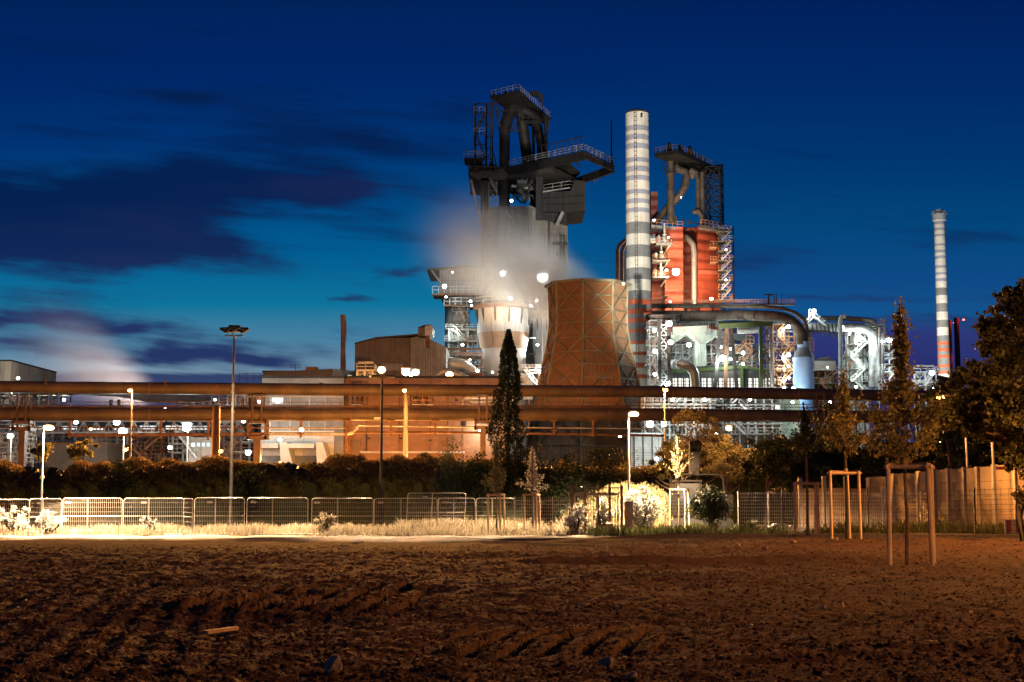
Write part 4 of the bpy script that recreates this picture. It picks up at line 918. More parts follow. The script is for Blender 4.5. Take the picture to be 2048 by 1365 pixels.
x, z = XZ(610, 738, 302); S('roof_cabin', MB().box(x, 303, z-1, x+2.3, 306, z+.4).box(x-.1, 302.9, z+.4, x+2.4, 306.1, z+.5), brick, 'little red cabin on the roof of the long low building', 'cabin')
# twisted chimney
Y = 322; c = at(685.5, 740, Y); zt = at(685, 630, Y).z; H = zt-GZ; mb = MB(); mb.sm = True; n = 24; m_ = 90; rr = 6.2*mpp(Y)
for i in range(m_+1):
    for j in range(n): a = 6.2832*j/n; r = rr*(.78+.30*max(0, math.cos(1.5*(a+i/m_*9)-.0))**4); mb.v.append((c.x+r*math.cos(a), Y+r*math.sin(a), GZ+H*i/m_))
for i in range(m_):
    for j in range(n): mb.f.append((i*n+j, i*n+(j+1) % n, (i+1)*n+(j+1) % n, (i+1)*n+j)); mb.mi.append(0)
mb.f.append(tuple(m_*n+j for j in range(n))); mb.mi.append(0)
S('twisted_chimney', mb, M('brown_chimney_paint', (.24, .13, .09), (.17, .09, .06), .5, .7), 'brown chimney with spiral strakes winding round it', 'chimney')
# brown hall with sloped roof
t_ = T('brown_hall', 'tall brown clad hall with a sloping roof behind the orange lamps', 'building', atz(780, 312, GZ)); Yh = 312
pts = [at(710, 760, Yh), at(820, 760, Yh), at(820, 676, Yh), at(752, 676, Yh), at(710, 687, Yh)]
for p in pts[:2]: p.z = GZ
P('wall', MB().prism(pts, (0, 45, 0)), bcorr, t_)
P('roof', MB().prism([at(709, 688.5, Yh-.5), at(709, 686, Yh-.5), at(752, 674.5, Yh-.5), at(846, 667, Yh-.5), at(846, 670, Yh-.5), at(752, 677.5, Yh-.5)], (0, 47, 0)), dsteel, t_)
pts = [at(821, 760, Yh+1), at(892, 760, Yh+1), at(892, 694, Yh+1), at(866, 682, Yh+1), at(845, 671, Yh+1), at(821, 676, Yh+1)]
for p in pts[:2]: p.z = GZ
P('side_wing', MB().prism(pts, (0, 40, 0)), gcorr, t_)
onwall(t_, 'lit_louvre', 763, 728, 806, 742, Yh, gcorr, .3)
t_ = T('roof_house', 'small lit box house standing on the ridge of the brown hall', 'rooftop house', at(850, 670, 308))
mb = MB(); pbox(mb, 836, 655, 850, 672, 308, 9); P('wall', mb, bcorr, t_); mb = MB(); mb.prism([at(850, 672, 308), at(864, 668, 308), at(866, 656, 308), at(862, 650, 308), at(850, 653, 308)], (0, 8, 0)); P('lit_end', mb, wsteel, t_)
P('roof', MB().prism([at(835, 655, 307.5), at(851, 652, 307.5), at(863, 649, 307.5), at(847, 650.5, 307.5)], (0, 10, 0)), dsteel, t_); mb = MB(); pbox(mb, 852, 672, 860, 694, 309, 3); P('chute', mb, rust, t_)
# far left concrete building
t_, a, b = building('concrete_block', 'streaked concrete block building at the far left behind the pipes', -60, 22, 723, 320, 32, M('stained_concrete', (.40, .37, .32), (.28, .26, .22), .15, .9, 0, .85, (.06, .06, .045)))
light('POINT', at(60, 745, 300), (1, .85, .65), 16000, .5, t_)  # unseen light added to brighten the concrete block
# ------------------------------------------------------------------ cooling tower
Yt = 286; cc0 = at(1178, 985, Yt); s = mpp(Yt); ct = T('cooling_tower', 'big brown corrugated hyperbolic cooling tower with cross-braced ribs', 'cooling tower', (cc0.x, Yt, GZ))
def hp(py): return at(1178, py, Yt).z
lev = [(572, 77.5), (600, 76), (627, 75), (652.5, 75.5), (682, 79), (710, 84.5), (736, 91), (762.5, 96), (800, 103), (845, 112), (895, 120), (1000, 128)]
cxs = [at(1178, py, Yt).x for py, r in lev]; a0 = R(-90-10); NS = 8
def cp(i, k, dr=0.):
    py, r = lev[i]; a = a0+k*2*math.pi/NS; q = r*s*1.02+dr; z = hp(py) if i < len(lev)-1 else GZ
    return Vector((cc0.x+q*math.cos(a), Yt+q*math.sin(a), z))
mb = MB(); L = len(lev)
for i in range(L-1):
    for k in range(NS):
        o_ = len(mb.v); mb.v += [tuple(cp(i+1, k)), tuple(cp(i+1, k+1)), tuple(cp(i, k+1)), tuple(cp(i, k))]; mb.f.append((o_, o_+1, o_+2, o_+3)); mb.mi.append(0)
        q = [cp(i, k, -.5), cp(i, k+1, -.5), cp(i+1, k+1, -.5), cp(i+1, k, -.5)]; mb.add(q, [(0, 1, 2, 3)])
m, t, b = newmat('corrugated_tower_cladding'); o = t.obj(); p = t.xyz(o); ang = t.m('ARCTAN2', p[1], p[0])
fr = t.m('FRACT', t.m('MULTIPLY', t.m('ADD', ang, 10.), 8*26/6.28318)); w = t.m('ABSOLUTE', t.m('SUBTRACT', fr, .5))
col = t.mix(t.ss(t.noise(o, .12, 6, .65), .35, .65), (.36, .17, .065), (.25, .115, .042)); col = t.mix(t.m('MULTIPLY', t.ss(t.noise(t.scale(o, (1, 1, .05)), .9, 5, .6), .5, .75), .5), col, (.13, .07, .04))
t.put(b.inputs['Base Color'], col); b.inputs['Roughness'].default_value = .55; bump(t, b, w, 1., .45)
P('cladding', mb, m, ct)
M('tower_steel', (.17, .14, .08), (.11, .09, .05), .6, .6, .2, .3)
for k in range(NS):
    mb = MB()
    for i in range(L-1): mb.bar(cp(i, k, .15), cp(i+1, k, .15), .42)
    P('rib', mb, MATS['tower_steel'], ct)
for i in range(L-1):
    mb = MB()
    for k in range(NS): mb.bar(cp(i, k, .15), cp(i, k+1, .15), .24)
    P('ring_beam', mb, MATS['tower_steel'], ct)
mb = MB()
for i in range(0, L-2):
    for k in range(NS):
        mid = (cp(i+1 if i % 2 == 0 else i, k, .2)+cp(i+1 if i % 2 == 0 else i, k+1, .2))/2; q = i if i % 2 == 0 else i+1
        mb.bar(cp(q, k, .2), mid, .24); mb.bar(cp(q, k+1, .2), mid, .24)
P('diagonal_brace', mb, MATS['tower_steel'], ct)
mb = MB()
for k in range(NS): mb.bar(cp(0, k, .5), cp(0, k+1, .5), .9, .5)
P('top_rim', mb, MATS['tower_steel'], ct)
# ------------------------------------------------------------------ banded chimneys
cream = M('cream_band', (.64, .60, .52), (.52, .48, .41), .3, .75, 0, .35, (.25, .17, .1)); bgrey = M('blue_grey_band', (.30, .31, .36), (.24, .25, .29), .3, .75, 0, .2); dgrey = M('dark_grey_band', (.20, .20, .195), (.15, .15, .145), .3, .75, 0, .2); redb = M('red_band', (.55, .12, .05), (.42, .09, .04), .3, .75, 0, .3)
def banded(px_t, r_t, px_b, r_b, Y, pyt, bands, label, ladder=True, base_py=1000):
    x = at(px_b, 985, Y).x; zt = at(px_t, pyt, Y).z; t_ = T('chimney', label, 'chimney', (x, Y, GZ), 'tall banded chimneys')
    ed = [(GZ, 0)]; bs = sorted(bands, key=lambda q: -q[1]); z = GZ; prof = []; mats = []
    def rad(z): f = (z-GZ)/(zt-GZ); return (r_b+(r_t-r_b)*f)*mpp(Y)
    prof.append((rad(GZ), GZ))
    for y0, y1, mi in bs:
        za = at(px_t, y1, Y).z; zb = at(px_t, y0, Y).z
        prof.append((rad(za), za)); mats.append(0); prof.append((rad(zb), zb)); mats.append(mi)
    prof.append((rad(zt), zt)); mats.append(0)
    mb = MB(); mb.lathe((x, Y, 0), prof, 40, mats=mats); P('shaft', mb, [cream, bgrey, dgrey, redb], t_)
    mb = MB(); r = rad(zt); mb.lathe((x, Y, zt), [(r+.12, -.35), (r+.15, 0), (r*.8, .05), (r*.72, .5), (r*.7, .5)], 32); P('crown', mb, dsteel, t_)
    if ladder:
        mb = MB(); a = R(-103); q = lambda z, da=0: Vector((x+(rad(z)+.25)*math.cos(a+da), Y+(rad(z)+.25)*math.sin(a+da), z))
        for da in (-.09, .09): mb.bar(q(GZ, da), q(zt, da), .1)
        z = GZ
        while z < zt: mb.bar(q(z, -.09), q(z, .09), .08); z += 1.1
        P('ladder', mb, dsteel, t_)
    return t_, x, zt, rad
Bm = [(255.6, 265.7, 1), (273.5, 284, 1), (291, 302, 1), (319.6, 328.7, 1), (336.5, 347.6, 1), (355, 365, 1), (383, 392, 1), (401.5, 410.6, 1), (419.7, 428.5, 1), (447.7, 471, 2), (493, 517, 2), (538.7, 562, 2), (584, 602, 2), (602, 611.6, 3), (611.6, 620.5, 2), (620.5, 631, 3), (631, 639, 2), (639, 648, 3), (648, 661, 2), (661, 668, 3), (668, 684, 2), (684, 691, 3), (706, 713, 3), (728, 738, 3), (751, 759, 3)]
t_, x, zt, rad = banded(1275, 23.5, 1281, 26.5, 350, 226, Bm, 'tall white chimney with grey and red bands right of the cooling tower')
mb = MB(); zc = at(1282, 233, 350).z; mb.box(x+.6, 350-rad(zc)-.06, zc-1, x+1.15, 350-rad(zc)+.2, zc); P('vent', mb, dark, t_)
Y = 820; Br = [(444.6, 450, 1), (457, 462.5, 1), (470, 474, 1), (489, 493, 1), (501, 507, 1), (513, 519, 1), (532, 537.5, 1), (546, 551, 1), (558, 564, 1), (577, 592, 2), (608, 625, 2), (641, 656, 2), (672, 684.6, 2), (684.6, 691, 3), (691, 697, 2), (697, 704, 3), (704, 711, 2), (711, 717.5, 3), (717.5, 730, 2), (730, 736, 3), (736, 743, 2), (743, 749, 3)]
t_, x, zt, rad = banded(1888, 10.5, 1896, 13.5, Y, 430, Br, 'distant white chimney with grey and orange bands near the right edge', ladder=False)
mb = MB(); mb.lathe((x, Y, zt), [(rad(zt)*1.28, -3.5), (rad(zt)*1.3, 0), (rad(zt)*1.3, .3), (rad(zt)*.9, .4), (rad(zt)*.9, 2.8), (rad(zt)*.8, 2.9)], 28); mb.rail([(x+rad(zt)*1.5*math.cos(k*.785), Y+rad(zt)*1.5*math.sin(k*.785), zt) for k in range(9)], 1.6, 2, .15); P('head_platform', mb, galv, t_)
for px, py, w, Y, lab, z_ in ((1907, 641, 7, 950, 'thin brown far stack directly behind the distant banded chimney', 1), (1921, 636, 10, 900, 'wider plain brown far stack right of the distant banded chimney', 2)):
    h = at(px, py, Y); t_ = T('stack', lab, 'chimney', (at(px+4, 985, Y).x, Y, GZ), 'plain brown far stacks')
    P('shaft', MB().tube((at(px+4, 985, Y).x, Y, GZ), (at(px+3, 985, Y).x, Y, h.z), w*.62*mpp(Y), w*.5*mpp(Y), 20), M('brown_stack_brick', (.17, .075, .055), (.12, .05, .04), .1, .9), t_)
    for q, (bx_, by_) in enumerate(((1909, 646), (1913, 718)) if z_ == 1 else ((1927, 640),)):
        c = at(bx_, by_, Y-w*.6*mpp(Y)-.5); P('beacon', MB().lathe(c, [(.1, -.5), (.7, -.3), (.7, .3), (.1, .5)], 10), REDL, t_); light('POINT', c-Vector((0, 1.5, 0)), (1, .1, .08), 900, .4, t_)
# ------------------------------------------------------------------ blast furnace (dark, left)
YA = 405
def A(px, py, dy=0.): return at(px, py, YA+dy)
fa = T('blast_furnace', 'tallest dark blast furnace tower with a cantilevered deck, centre of the works', 'blast furnace', atz(1045, YA, GZ))
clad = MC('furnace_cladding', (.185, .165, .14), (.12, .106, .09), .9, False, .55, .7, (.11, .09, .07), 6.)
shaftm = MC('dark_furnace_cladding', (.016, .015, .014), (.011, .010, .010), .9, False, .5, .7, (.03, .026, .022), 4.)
mb = MB(); pts = [A(962, 985), A(1135, 985), A(1135, 452), A(1078, 438), A(1078, 420), A(1062, 412), A(962, 415)]
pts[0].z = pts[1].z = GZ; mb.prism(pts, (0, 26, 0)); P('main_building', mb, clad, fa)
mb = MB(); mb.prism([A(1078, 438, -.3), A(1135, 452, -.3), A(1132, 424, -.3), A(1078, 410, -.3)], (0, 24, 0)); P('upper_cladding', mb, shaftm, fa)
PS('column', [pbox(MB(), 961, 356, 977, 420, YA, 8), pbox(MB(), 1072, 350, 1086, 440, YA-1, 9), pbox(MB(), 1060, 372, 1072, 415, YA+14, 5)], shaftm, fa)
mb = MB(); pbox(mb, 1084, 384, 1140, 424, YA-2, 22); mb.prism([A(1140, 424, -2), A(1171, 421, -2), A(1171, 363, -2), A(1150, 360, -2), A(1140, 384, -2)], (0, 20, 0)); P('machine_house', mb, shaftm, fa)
mb = MB(); mb.bar(A(942, 360, -1), A(962, 445, -1), .7); mb.bar(A(1113, 452, -2.5), A(1126, 424, -2.5), .9); mb.bar(A(1086, 384, -3), A(1140, 376, -3), .4); P('strut', mb, steel, fa)
mb = MB(); mb.rail([A(1088, 384, -2.6), A(1140, 376, -2.6), A(1150, 379, 0)], 2, 2.4, .14); P('house_railing', mb, steel, fa)
# big deck with cantilever
def Zs(px, Y, z): return atz(px, Y, z)
zd = A(1018, 334).z; dth = 1.7
c0 = Zs(940, 403, zd); c1 = Zs(1018, 405, zd); cB = Zs(1167, 386, zd); cC = Zs(1226, 402, zd); cD = Zs(1190, 428, zd); cE = Zs(940, 430, zd)
mb = MB(); mb.prism([c0, c1, Zs(1122, 391, zd), Zs(1160, 412, zd), Zs(1135, 428, zd), cE], (0, 0, -.5)); P('main_deck', mb, vdsteel, fa)
h_ = Vector((0, 0, -1.3)); mb = MB(); mb.bar(c1+h_, cB+h_, .8, 2.6); mb.bar(cB+h_*.8, cC+h_*.8, .8, 1.9); mb.bar(cC+h_, Zs(1118, 424, zd-2.2), 1., 2.2); mb.bar(cB+h_*.4, cC+h_*.4+Vector((-.6, 1.2, 0)), 2.4, .3); P('cantilever_girder', mb, vdsteel, fa)
mb = MB(); mb.prism([c-Vector((0, 0, dth+.01)) for c in (c1, Zs(1105, 397, zd), Zs(1150, 412, zd), Zs(1140, 424, zd), cE)], (0, 0, -1.5)); P('deck_underframe', mb, dsteel, fa)
mb = MB(); mb.rail([c1+Vector((0, .3, 0)), cB, cC, cD], 2.0, 2.6, .15, (1, .66, .33)); P('deck_railing', mb, steel, fa)
mb = MB(); k = 9
for i in range(k):
    p = c1.lerp(cB, .45+.55*i/(k-1)); mb.bar(p, p+Vector((0, 0, 4.2)), .22)
mb.bar(c1.lerp(cB, .45)+Vector((0, 0, 4.2)), cB+Vector((0, 0, 4.2)), .22); P('crane_rail_frame', mb, vdsteel, fa)
mb = MB(); mb.tube(cC+Vector((-.4, 0, -1)), cC+Vector((-.4, 0, 12.9)), .28, .16, 8); P('lightning_mast', mb, vdsteel, fa)
mb = MB(); mb.prism([A(936, 345), A(1005, 338), A(1018, 350), A(1010, 359), A(960, 362), A(942, 352)], (0, 22, 0)); P('left_deck_beam', mb, dsteel, fa)
mb = MB(); pbox(mb, 928, 315, 965, 318.5, YA-2, 8); P('side_platform', mb, vdsteel, fa); mb = MB(); mb.rail([A(928, 315, -2), A(965, 315, -2)], 1.7, 1.5, .12); mb.rail([A(928, 315, 6), A(965, 315, 6)], 1.7, 1.5, .12); P('side_railing', mb, steel, fa)
mb = MB()
for px in (937, 943, 950, 956, 963, 984, 991): mb.bar(A(px, 318), A(px+1.5, 345), .45)
mb.bar(A(937, 330), A(996, 330), .3); P('deck_post', mb, vdsteel, fa)
# uptakes
mb = MB(); mb.path([A(1009, 470, 2), A(1009, 262, 2), A(1010, 254, 2), A(1016, 235, 3), A(1024, 212, 4), A(1030, 202, 4)], [11*mpp(YA)]*2+[11.5*mpp(YA), 12.5*mpp(YA), 14*mpp(YA), 15*mpp(YA)], 20); mb.lathe(A(1009, 258, 2), [(1.6, -.4), (1.85, -.3), (1.85, .3), (1.6, .4)], 20); P('uptake', mb, vdsteel, fa)
mb = MB(); mb.path([A(1059, 345, 10), A(1056, 330, 10), A(1047, 262, 8), A(1043, 232, 6), A(1032, 214, 5)], 11.5*mpp(YA), 18); P('uptake', mb, vdsteel, fa)
mb = MB(); mb.path([A(1084, 345, 6), A(1082, 290, 6), A(1076, 255, 8), A(1066, 236, 8), A(1052, 226, 6)], 9*mpp(YA), 18); P('uptake', mb, vdsteel, fa)
mb = MB(); mb.path([A(1024, 214, 4), A(1050, 222, 5), A(1078, 240, 8)], 11*mpp(YA), 18); P('crossover_pipe', mb, vdsteel, fa)
mb = MB(); mb.tube(A(1092, 345), A(1092, 234), .55, n=10); mb.tube(A(1068, 338, 12), A(1066, 246, 12), .45, n=10); mb.bar(A(1098, 236), A(1093, 290), .4); mb.bar(A(990, 205), A(1000, 255), .6); mb.bar(A(1035, 240), A(1020, 262), .35); mb.bar(A(990, 222), A(1006, 232), .35); P('top_column', mb, vdsteel, fa)
zt = A(990, 203).z; tp_ = [Zs(980, 400, zt), Zs(1037, 393, zt), Zs(1102, 424, zt), Zs(1060, 432, zt)]
mb = MB(); mb.prism(tp_, (0, 0, -.45)); P('top_deck', mb, vdsteel, fa); mb = MB(); mb.rail(tp_+[tp_[0]], 1.6, 2., .12); P('top_railing', mb, steel, fa)
mb = MB()
for px, w, h, dy in ((989, 5, 12, 0), (999, 4, 9, 0), (1012, 8, 15, -1), (1013, 2, 20, 0), (1028, 5, 14, 0), (1030, 2, 20, 0), (1040, 9, 10, 4), (1053, 5, 10, 8), (1062, 5, 12, 10)):
    c = Zs(px, 401+dy, zt); mb.lathe(c, [(w*.07, 0), (w*.07, h*.04), (w*.045, h*.06), (w*.06, h*.08), (w*.02, h*.14)], 10)
P('bleeder_valve', mb, vdsteel, fa)
mb = MB(); c = Zs(1070, 412, zt+1.); pr = []
for k in range(15): a = R(150-k*13); pr.append(c+Vector((2.1*math.cos(a), 0, 2.2+2.1*math.sin(a))))
for k in range(14, -1, -1): a = R(150-k*13); pr.append(c+Vector((.9*math.cos(a)+.3, 0, 1.9+.9*math.sin(a))))
mb.prism(pr, (0, 1.4, 0)); mb.bar(c+Vector((2.2, 0, 3)), c+Vector((2.2, 0, -1)), .3); P('sheave_housing', mb, vdsteel, fa)
# stair tower on the left
mb = MB(); lo = [A(949, 345), A(971, 345), A(973, 345, 6), A(951, 345, 6)]; hi = [A(949, 208), A(971, 208), A(973, 208, 6), A(951, 208, 6)]
for i in range(4): mb.bar(lo[i], hi[i], .42)
for py in (208, 226, 246, 268, 290, 312, 330):
    q = [A(949, py), A(971, py), A(973, py, 6), A(951, py, 6)]
    for i in range(4): mb.bar(q[i], q[(i+1) % 4], .3)
mb.bar(A(985, 200), A(985, 345), .45); mb.bar(A(981, 208), A(981, 345), .3)
for py in (208, 232, 254, 276, 298, 318): mb.bar(A(971, py), A(985, py), .28)
for py in (215, 260, 300): mb.bar(A(985, py), A(971, py+20), .22)
mb.bar(A(971, 212), A(985, 205), .3); mb.bar(A(984, 295), A(996, 345), .3); P('stair_tower_frame', mb, vdsteel, fa)
mb = MB()
for a_, b_ in (((951, 268), (969, 226)), ((969, 312), (953, 272)), ((951, 345), (969, 314))): mb.stairs(A(*a_, 1), A(*b_, 1), 1.6)
P('stairs', mb, dsteel, fa)
mb = MB()
for py in (226, 268, 312): mb.rail([A(948, py, -.4), A(970, py, -.4)], 1.7, 1.3, .13)
P('landing_railing', mb, steel, fa)
# bits under the deck
PS('cross_pipe', [MB().path([A(1032, 372, 6), A(1060, 377, 6), A(1072, 374, 6)], .7, 12), MB().path([A(1038, 375, 5), A(1044, 388, 5), A(1050, 400, 5)], .8, 12), MB().path([A(1023, 372), A(1034, 373)], .5, 8)], steel, fa)
mb = MB()
for cx_, r_ in ((1042, 2.6), (1062, 2.6)):
    c = A(cx_, 405, 8); q = [c+Vector((r_*math.cos(R(a)), 0, r_*1.5*math.sin(R(a)))) for a in range(0, 181, 20)]
    for u, w_ in zip(q[:-1], q[1:]): mb.bar(u, w_, .3)
P('bell_gear', mb, steel, fa)
mb = MB(); mb.lat([A(978, 415, 2), A(994, 415, 2), A(994, 415, 6), A(978, 415, 6)], [A(978, 365, 2), A(994, 365, 2), A(994, 365, 6), A(978, 365, 6)], 3, .25); mb.stairs(A(981, 362), A(994, 385), 1.2); mb.box(*A(1036, 367, 0), *(A(1054, 366, 4))); mb.rail([A(1035, 368), A(1054, 368)], 2, 1.2, .14); P('platform_steelwork', mb, steel, fa)
mb = MB(); mb.prism([A(1001, 436, -1.2), A(1012, 420, -1.2), A(1024, 436, -1.2), A(1020, 436, -1.2), A(1012, 425, -1.2), A(1005, 436, -1.2)], (0, .7, 0)); P('gable_frame', mb, steel, fa)
mb = MB()
for px in (984, 1000, 1040, 1052): mb.bar(A(px, 520, -.4), A(px, 600, -.4), .5)
for py in (500, 560, 585): mb.bar(A(965, py, -.3), A(1133, py, -.3), .25)
mb.tube(A(1057, 530, -1), A(1057, 610, -1), .4, n=8); P('wall_rail', mb, steel, fa)
# ------------------------------------------------------------------ hot stoves
stv = M('stove_white_paint', (.58, .55, .52), (.42, .39, .36), .12, .7, 0, .75, (.27, .15, .08)); stv2 = M('stove_rust_belt', (.40, .25, .16), (.30, .18, .11), .3, .8, 0, .9, (.12, .06, .035))
domem = M('stove_dome', (.19, .175, .16), (.13, .12, .11), .3, .45, .3, .4)
def stove(px, w, Y, pys, label, rustbelt=True):
    """pys: top of dome, platform, bulge end, taper end"""
    c = at(px, 985, Y); s = mpp(Y); t_ = T('hot_stove', label, 'stove', (c.x, Y, GZ), 'domed hot stoves'); z = lambda py: at(px, py, Y).z; r = w*s/2
    x = (at(px, pys[1], Y).x); cc = (x, Y, 0)
    mb = MB(); mb.lathe(cc, [(r*.86, GZ), (r*.86, z(pys[3])), (r*.9, z(pys[3])+.5), (r*1.0, z(pys[2])), (r, z(pys[1]))], 40, mats=[0, 1 if rustbelt else 0, 1 if rustbelt else 0, 0]); P('shell', mb, [stv, stv2], t_)
    mb = MB(); d0 = z(pys[1]); d1 = z(pys[0]); h = d1-d0
    mb.lathe(cc, [(r*.84, d0), (r*.8, d0+h*.12), (r*.66, d0+h*.4), (r*.48, d0+h*.66), (r*.40, d0+h*.78), (r*.30, d0+h*.9), (r*.29, d1), (r*.02, d1+.2)], 36); P('dome', mb, domem, t_)
    mb = MB(); mb.lathe(cc, [(r*.9, d0-1.0), (r*1.16, d0-.7), (r*1.18, d0), (r*.9, d0+.05)], 36); P('platform_ring', mb, rust, t_)
    mb = MB(); k = 26; mb.rail([(x+r*1.17*math.cos(2*math.pi*j/k), Y+r*1.17*math.sin(2*math.pi*j/k), d0) for j in range(k+1)], 1.6, 3, .12); P('platform_railing', mb, wsteel, t_)
    mb = MB()
    for j in range(12):
        a = 2*math.pi*j/12+.2; mb.prism([(x+r*.98*math.cos(a), Y+r*.98*math.sin(a), d0-5), (x+r*1.14*math.cos(a), Y+r*1.14*math.sin(a), d0-1), (x+r*.98*math.cos(a), Y+r*.98*math.sin(a), d0-1)], (.25, .1, 0))
    P('bracket', mb, dsteel, t_)
    zt_ = d1-h*.12; q = r*.36; mb = MB(); mb.rail([(x-q, Y-q, zt_), (x+q, Y-q, zt_), (x+q, Y+q, zt_), (x-q, Y+q, zt_), (x-q, Y-q, zt_)], 1.6, 1.4, .11); mb.box(x-q, Y-q, zt_-.2, x+q, Y+q, zt_); mb.bar((x-r*.75, Y-r*.3, d0+h*.3), (x-r*.3, Y-r*.3, zt_), .2); mb.bar((x+r*.75, Y-r*.3, d0+h*.3), (x+r*.3, Y-r*.3, zt_), .2)
    mb.lat([(x-q, Y-q, zt_), (x+q, Y-q, zt_), (x+q, Y+q, zt_), (x-q, Y+q, zt_)], [(x-q, Y-q, zt_+3.2), (x+q, Y-q, zt_+3.2), (x+q, Y+q, zt_+3.2), (x-q, Y+q, zt_+3.2)], 1, .14, x=False); P('top_cage', mb, galv, t_)
    mb = MB()
    for j in range(6):
        zz_ = d0-4-j*4.; a = R(-15); p = Vector((x+r*1.0*math.cos(a), Y+r*math.sin(a), zz_)); mb.box(p.x-.2, p.y-1, p.z, p.x+1.7, p.y+1, p.z+.15); mb.rail([(p.x+1.6, p.y-1, p.z), (p.x+1.6, p.y+1, p.z)], 1.1, 1, .08)
    P('side_landing', mb, dsteel, t_); return t_
stove(1007, 104, 345, (548, 613, 668, 700), 'nearest hot stove with a rust belt, behind the conical tree')
stove(1104, 78, 372, (565, 632, 690, 730), 'second hot stove brightly lit beside the cooling tower', False)
# ------------------------------------------------------------------ silo building left of the furnace
Ys = 385; t_ = T('ore_silo', 'grey bunker house on a round silo left of the tall furnace', 'silo', atz(915, Ys, GZ))
bun = MC('bunker_cladding', (.36, .31, .30), (.26, .22, .215), .9, False, .4, .7, (.14, .1, .08), 6.)
mb = MB(); pts = [at(879, 590, Ys), at(966, 590, Ys), at(966, 534, Ys), at(935, 531, Ys), at(879, 538, Ys)]; mb.prism(pts, (0, 20, 0)); P('bunker_house', mb, bun, t_)
P('roof', MB().prism([at(853, 538, Ys-.4), at(853, 540.5, Ys-.4), at(879, 541, Ys-.4), at(935, 534, Ys-.4), at(966, 536, Ys-.4), at(966, 533, Ys-.4), at(935, 530, Ys-.4)], (0, 21, 0)), dsteel, t_)
P('strut', MB().bar(at(863, 541, Ys), at(880, 564, Ys), .5).bar(at(916, 534, Ys-.5), at(930, 552, Ys-.5), .3), steel, t_)
c = at(917, 640, Ys); mb = MB(); s = mpp(Ys); z = lambda py: at(917, py, Ys).z
mb.lathe((c.x-1, Ys+5, 0), [(22*s, GZ), (22*s, z(700)), (22*s, z(612)), (20*s, z(610)), (20*s, z(590))], 28); P('silo_shell', mb, MC('silo_paint', (.24, .22, .20), (.17, .155, .14), 1.2, False, .3, .5), t_)
mb = MB(); pbox(mb, 865, 587, 950, 591, Ys-1.5, 8); pbox(mb, 888, 610, 945, 613, Ys-1.5, 8); P('gallery', mb, rust, t_)
mb = MB(); mb.rail([at(865, 587, Ys-1.5), at(950, 587, Ys-1.5)], 1.9, 1.7, .13); mb.rail([at(888, 610, Ys-1.5), at(945, 610, Ys-1.5)], 1.9, 1.7, .13); P('gallery_railing', mb, wsteel, t_)
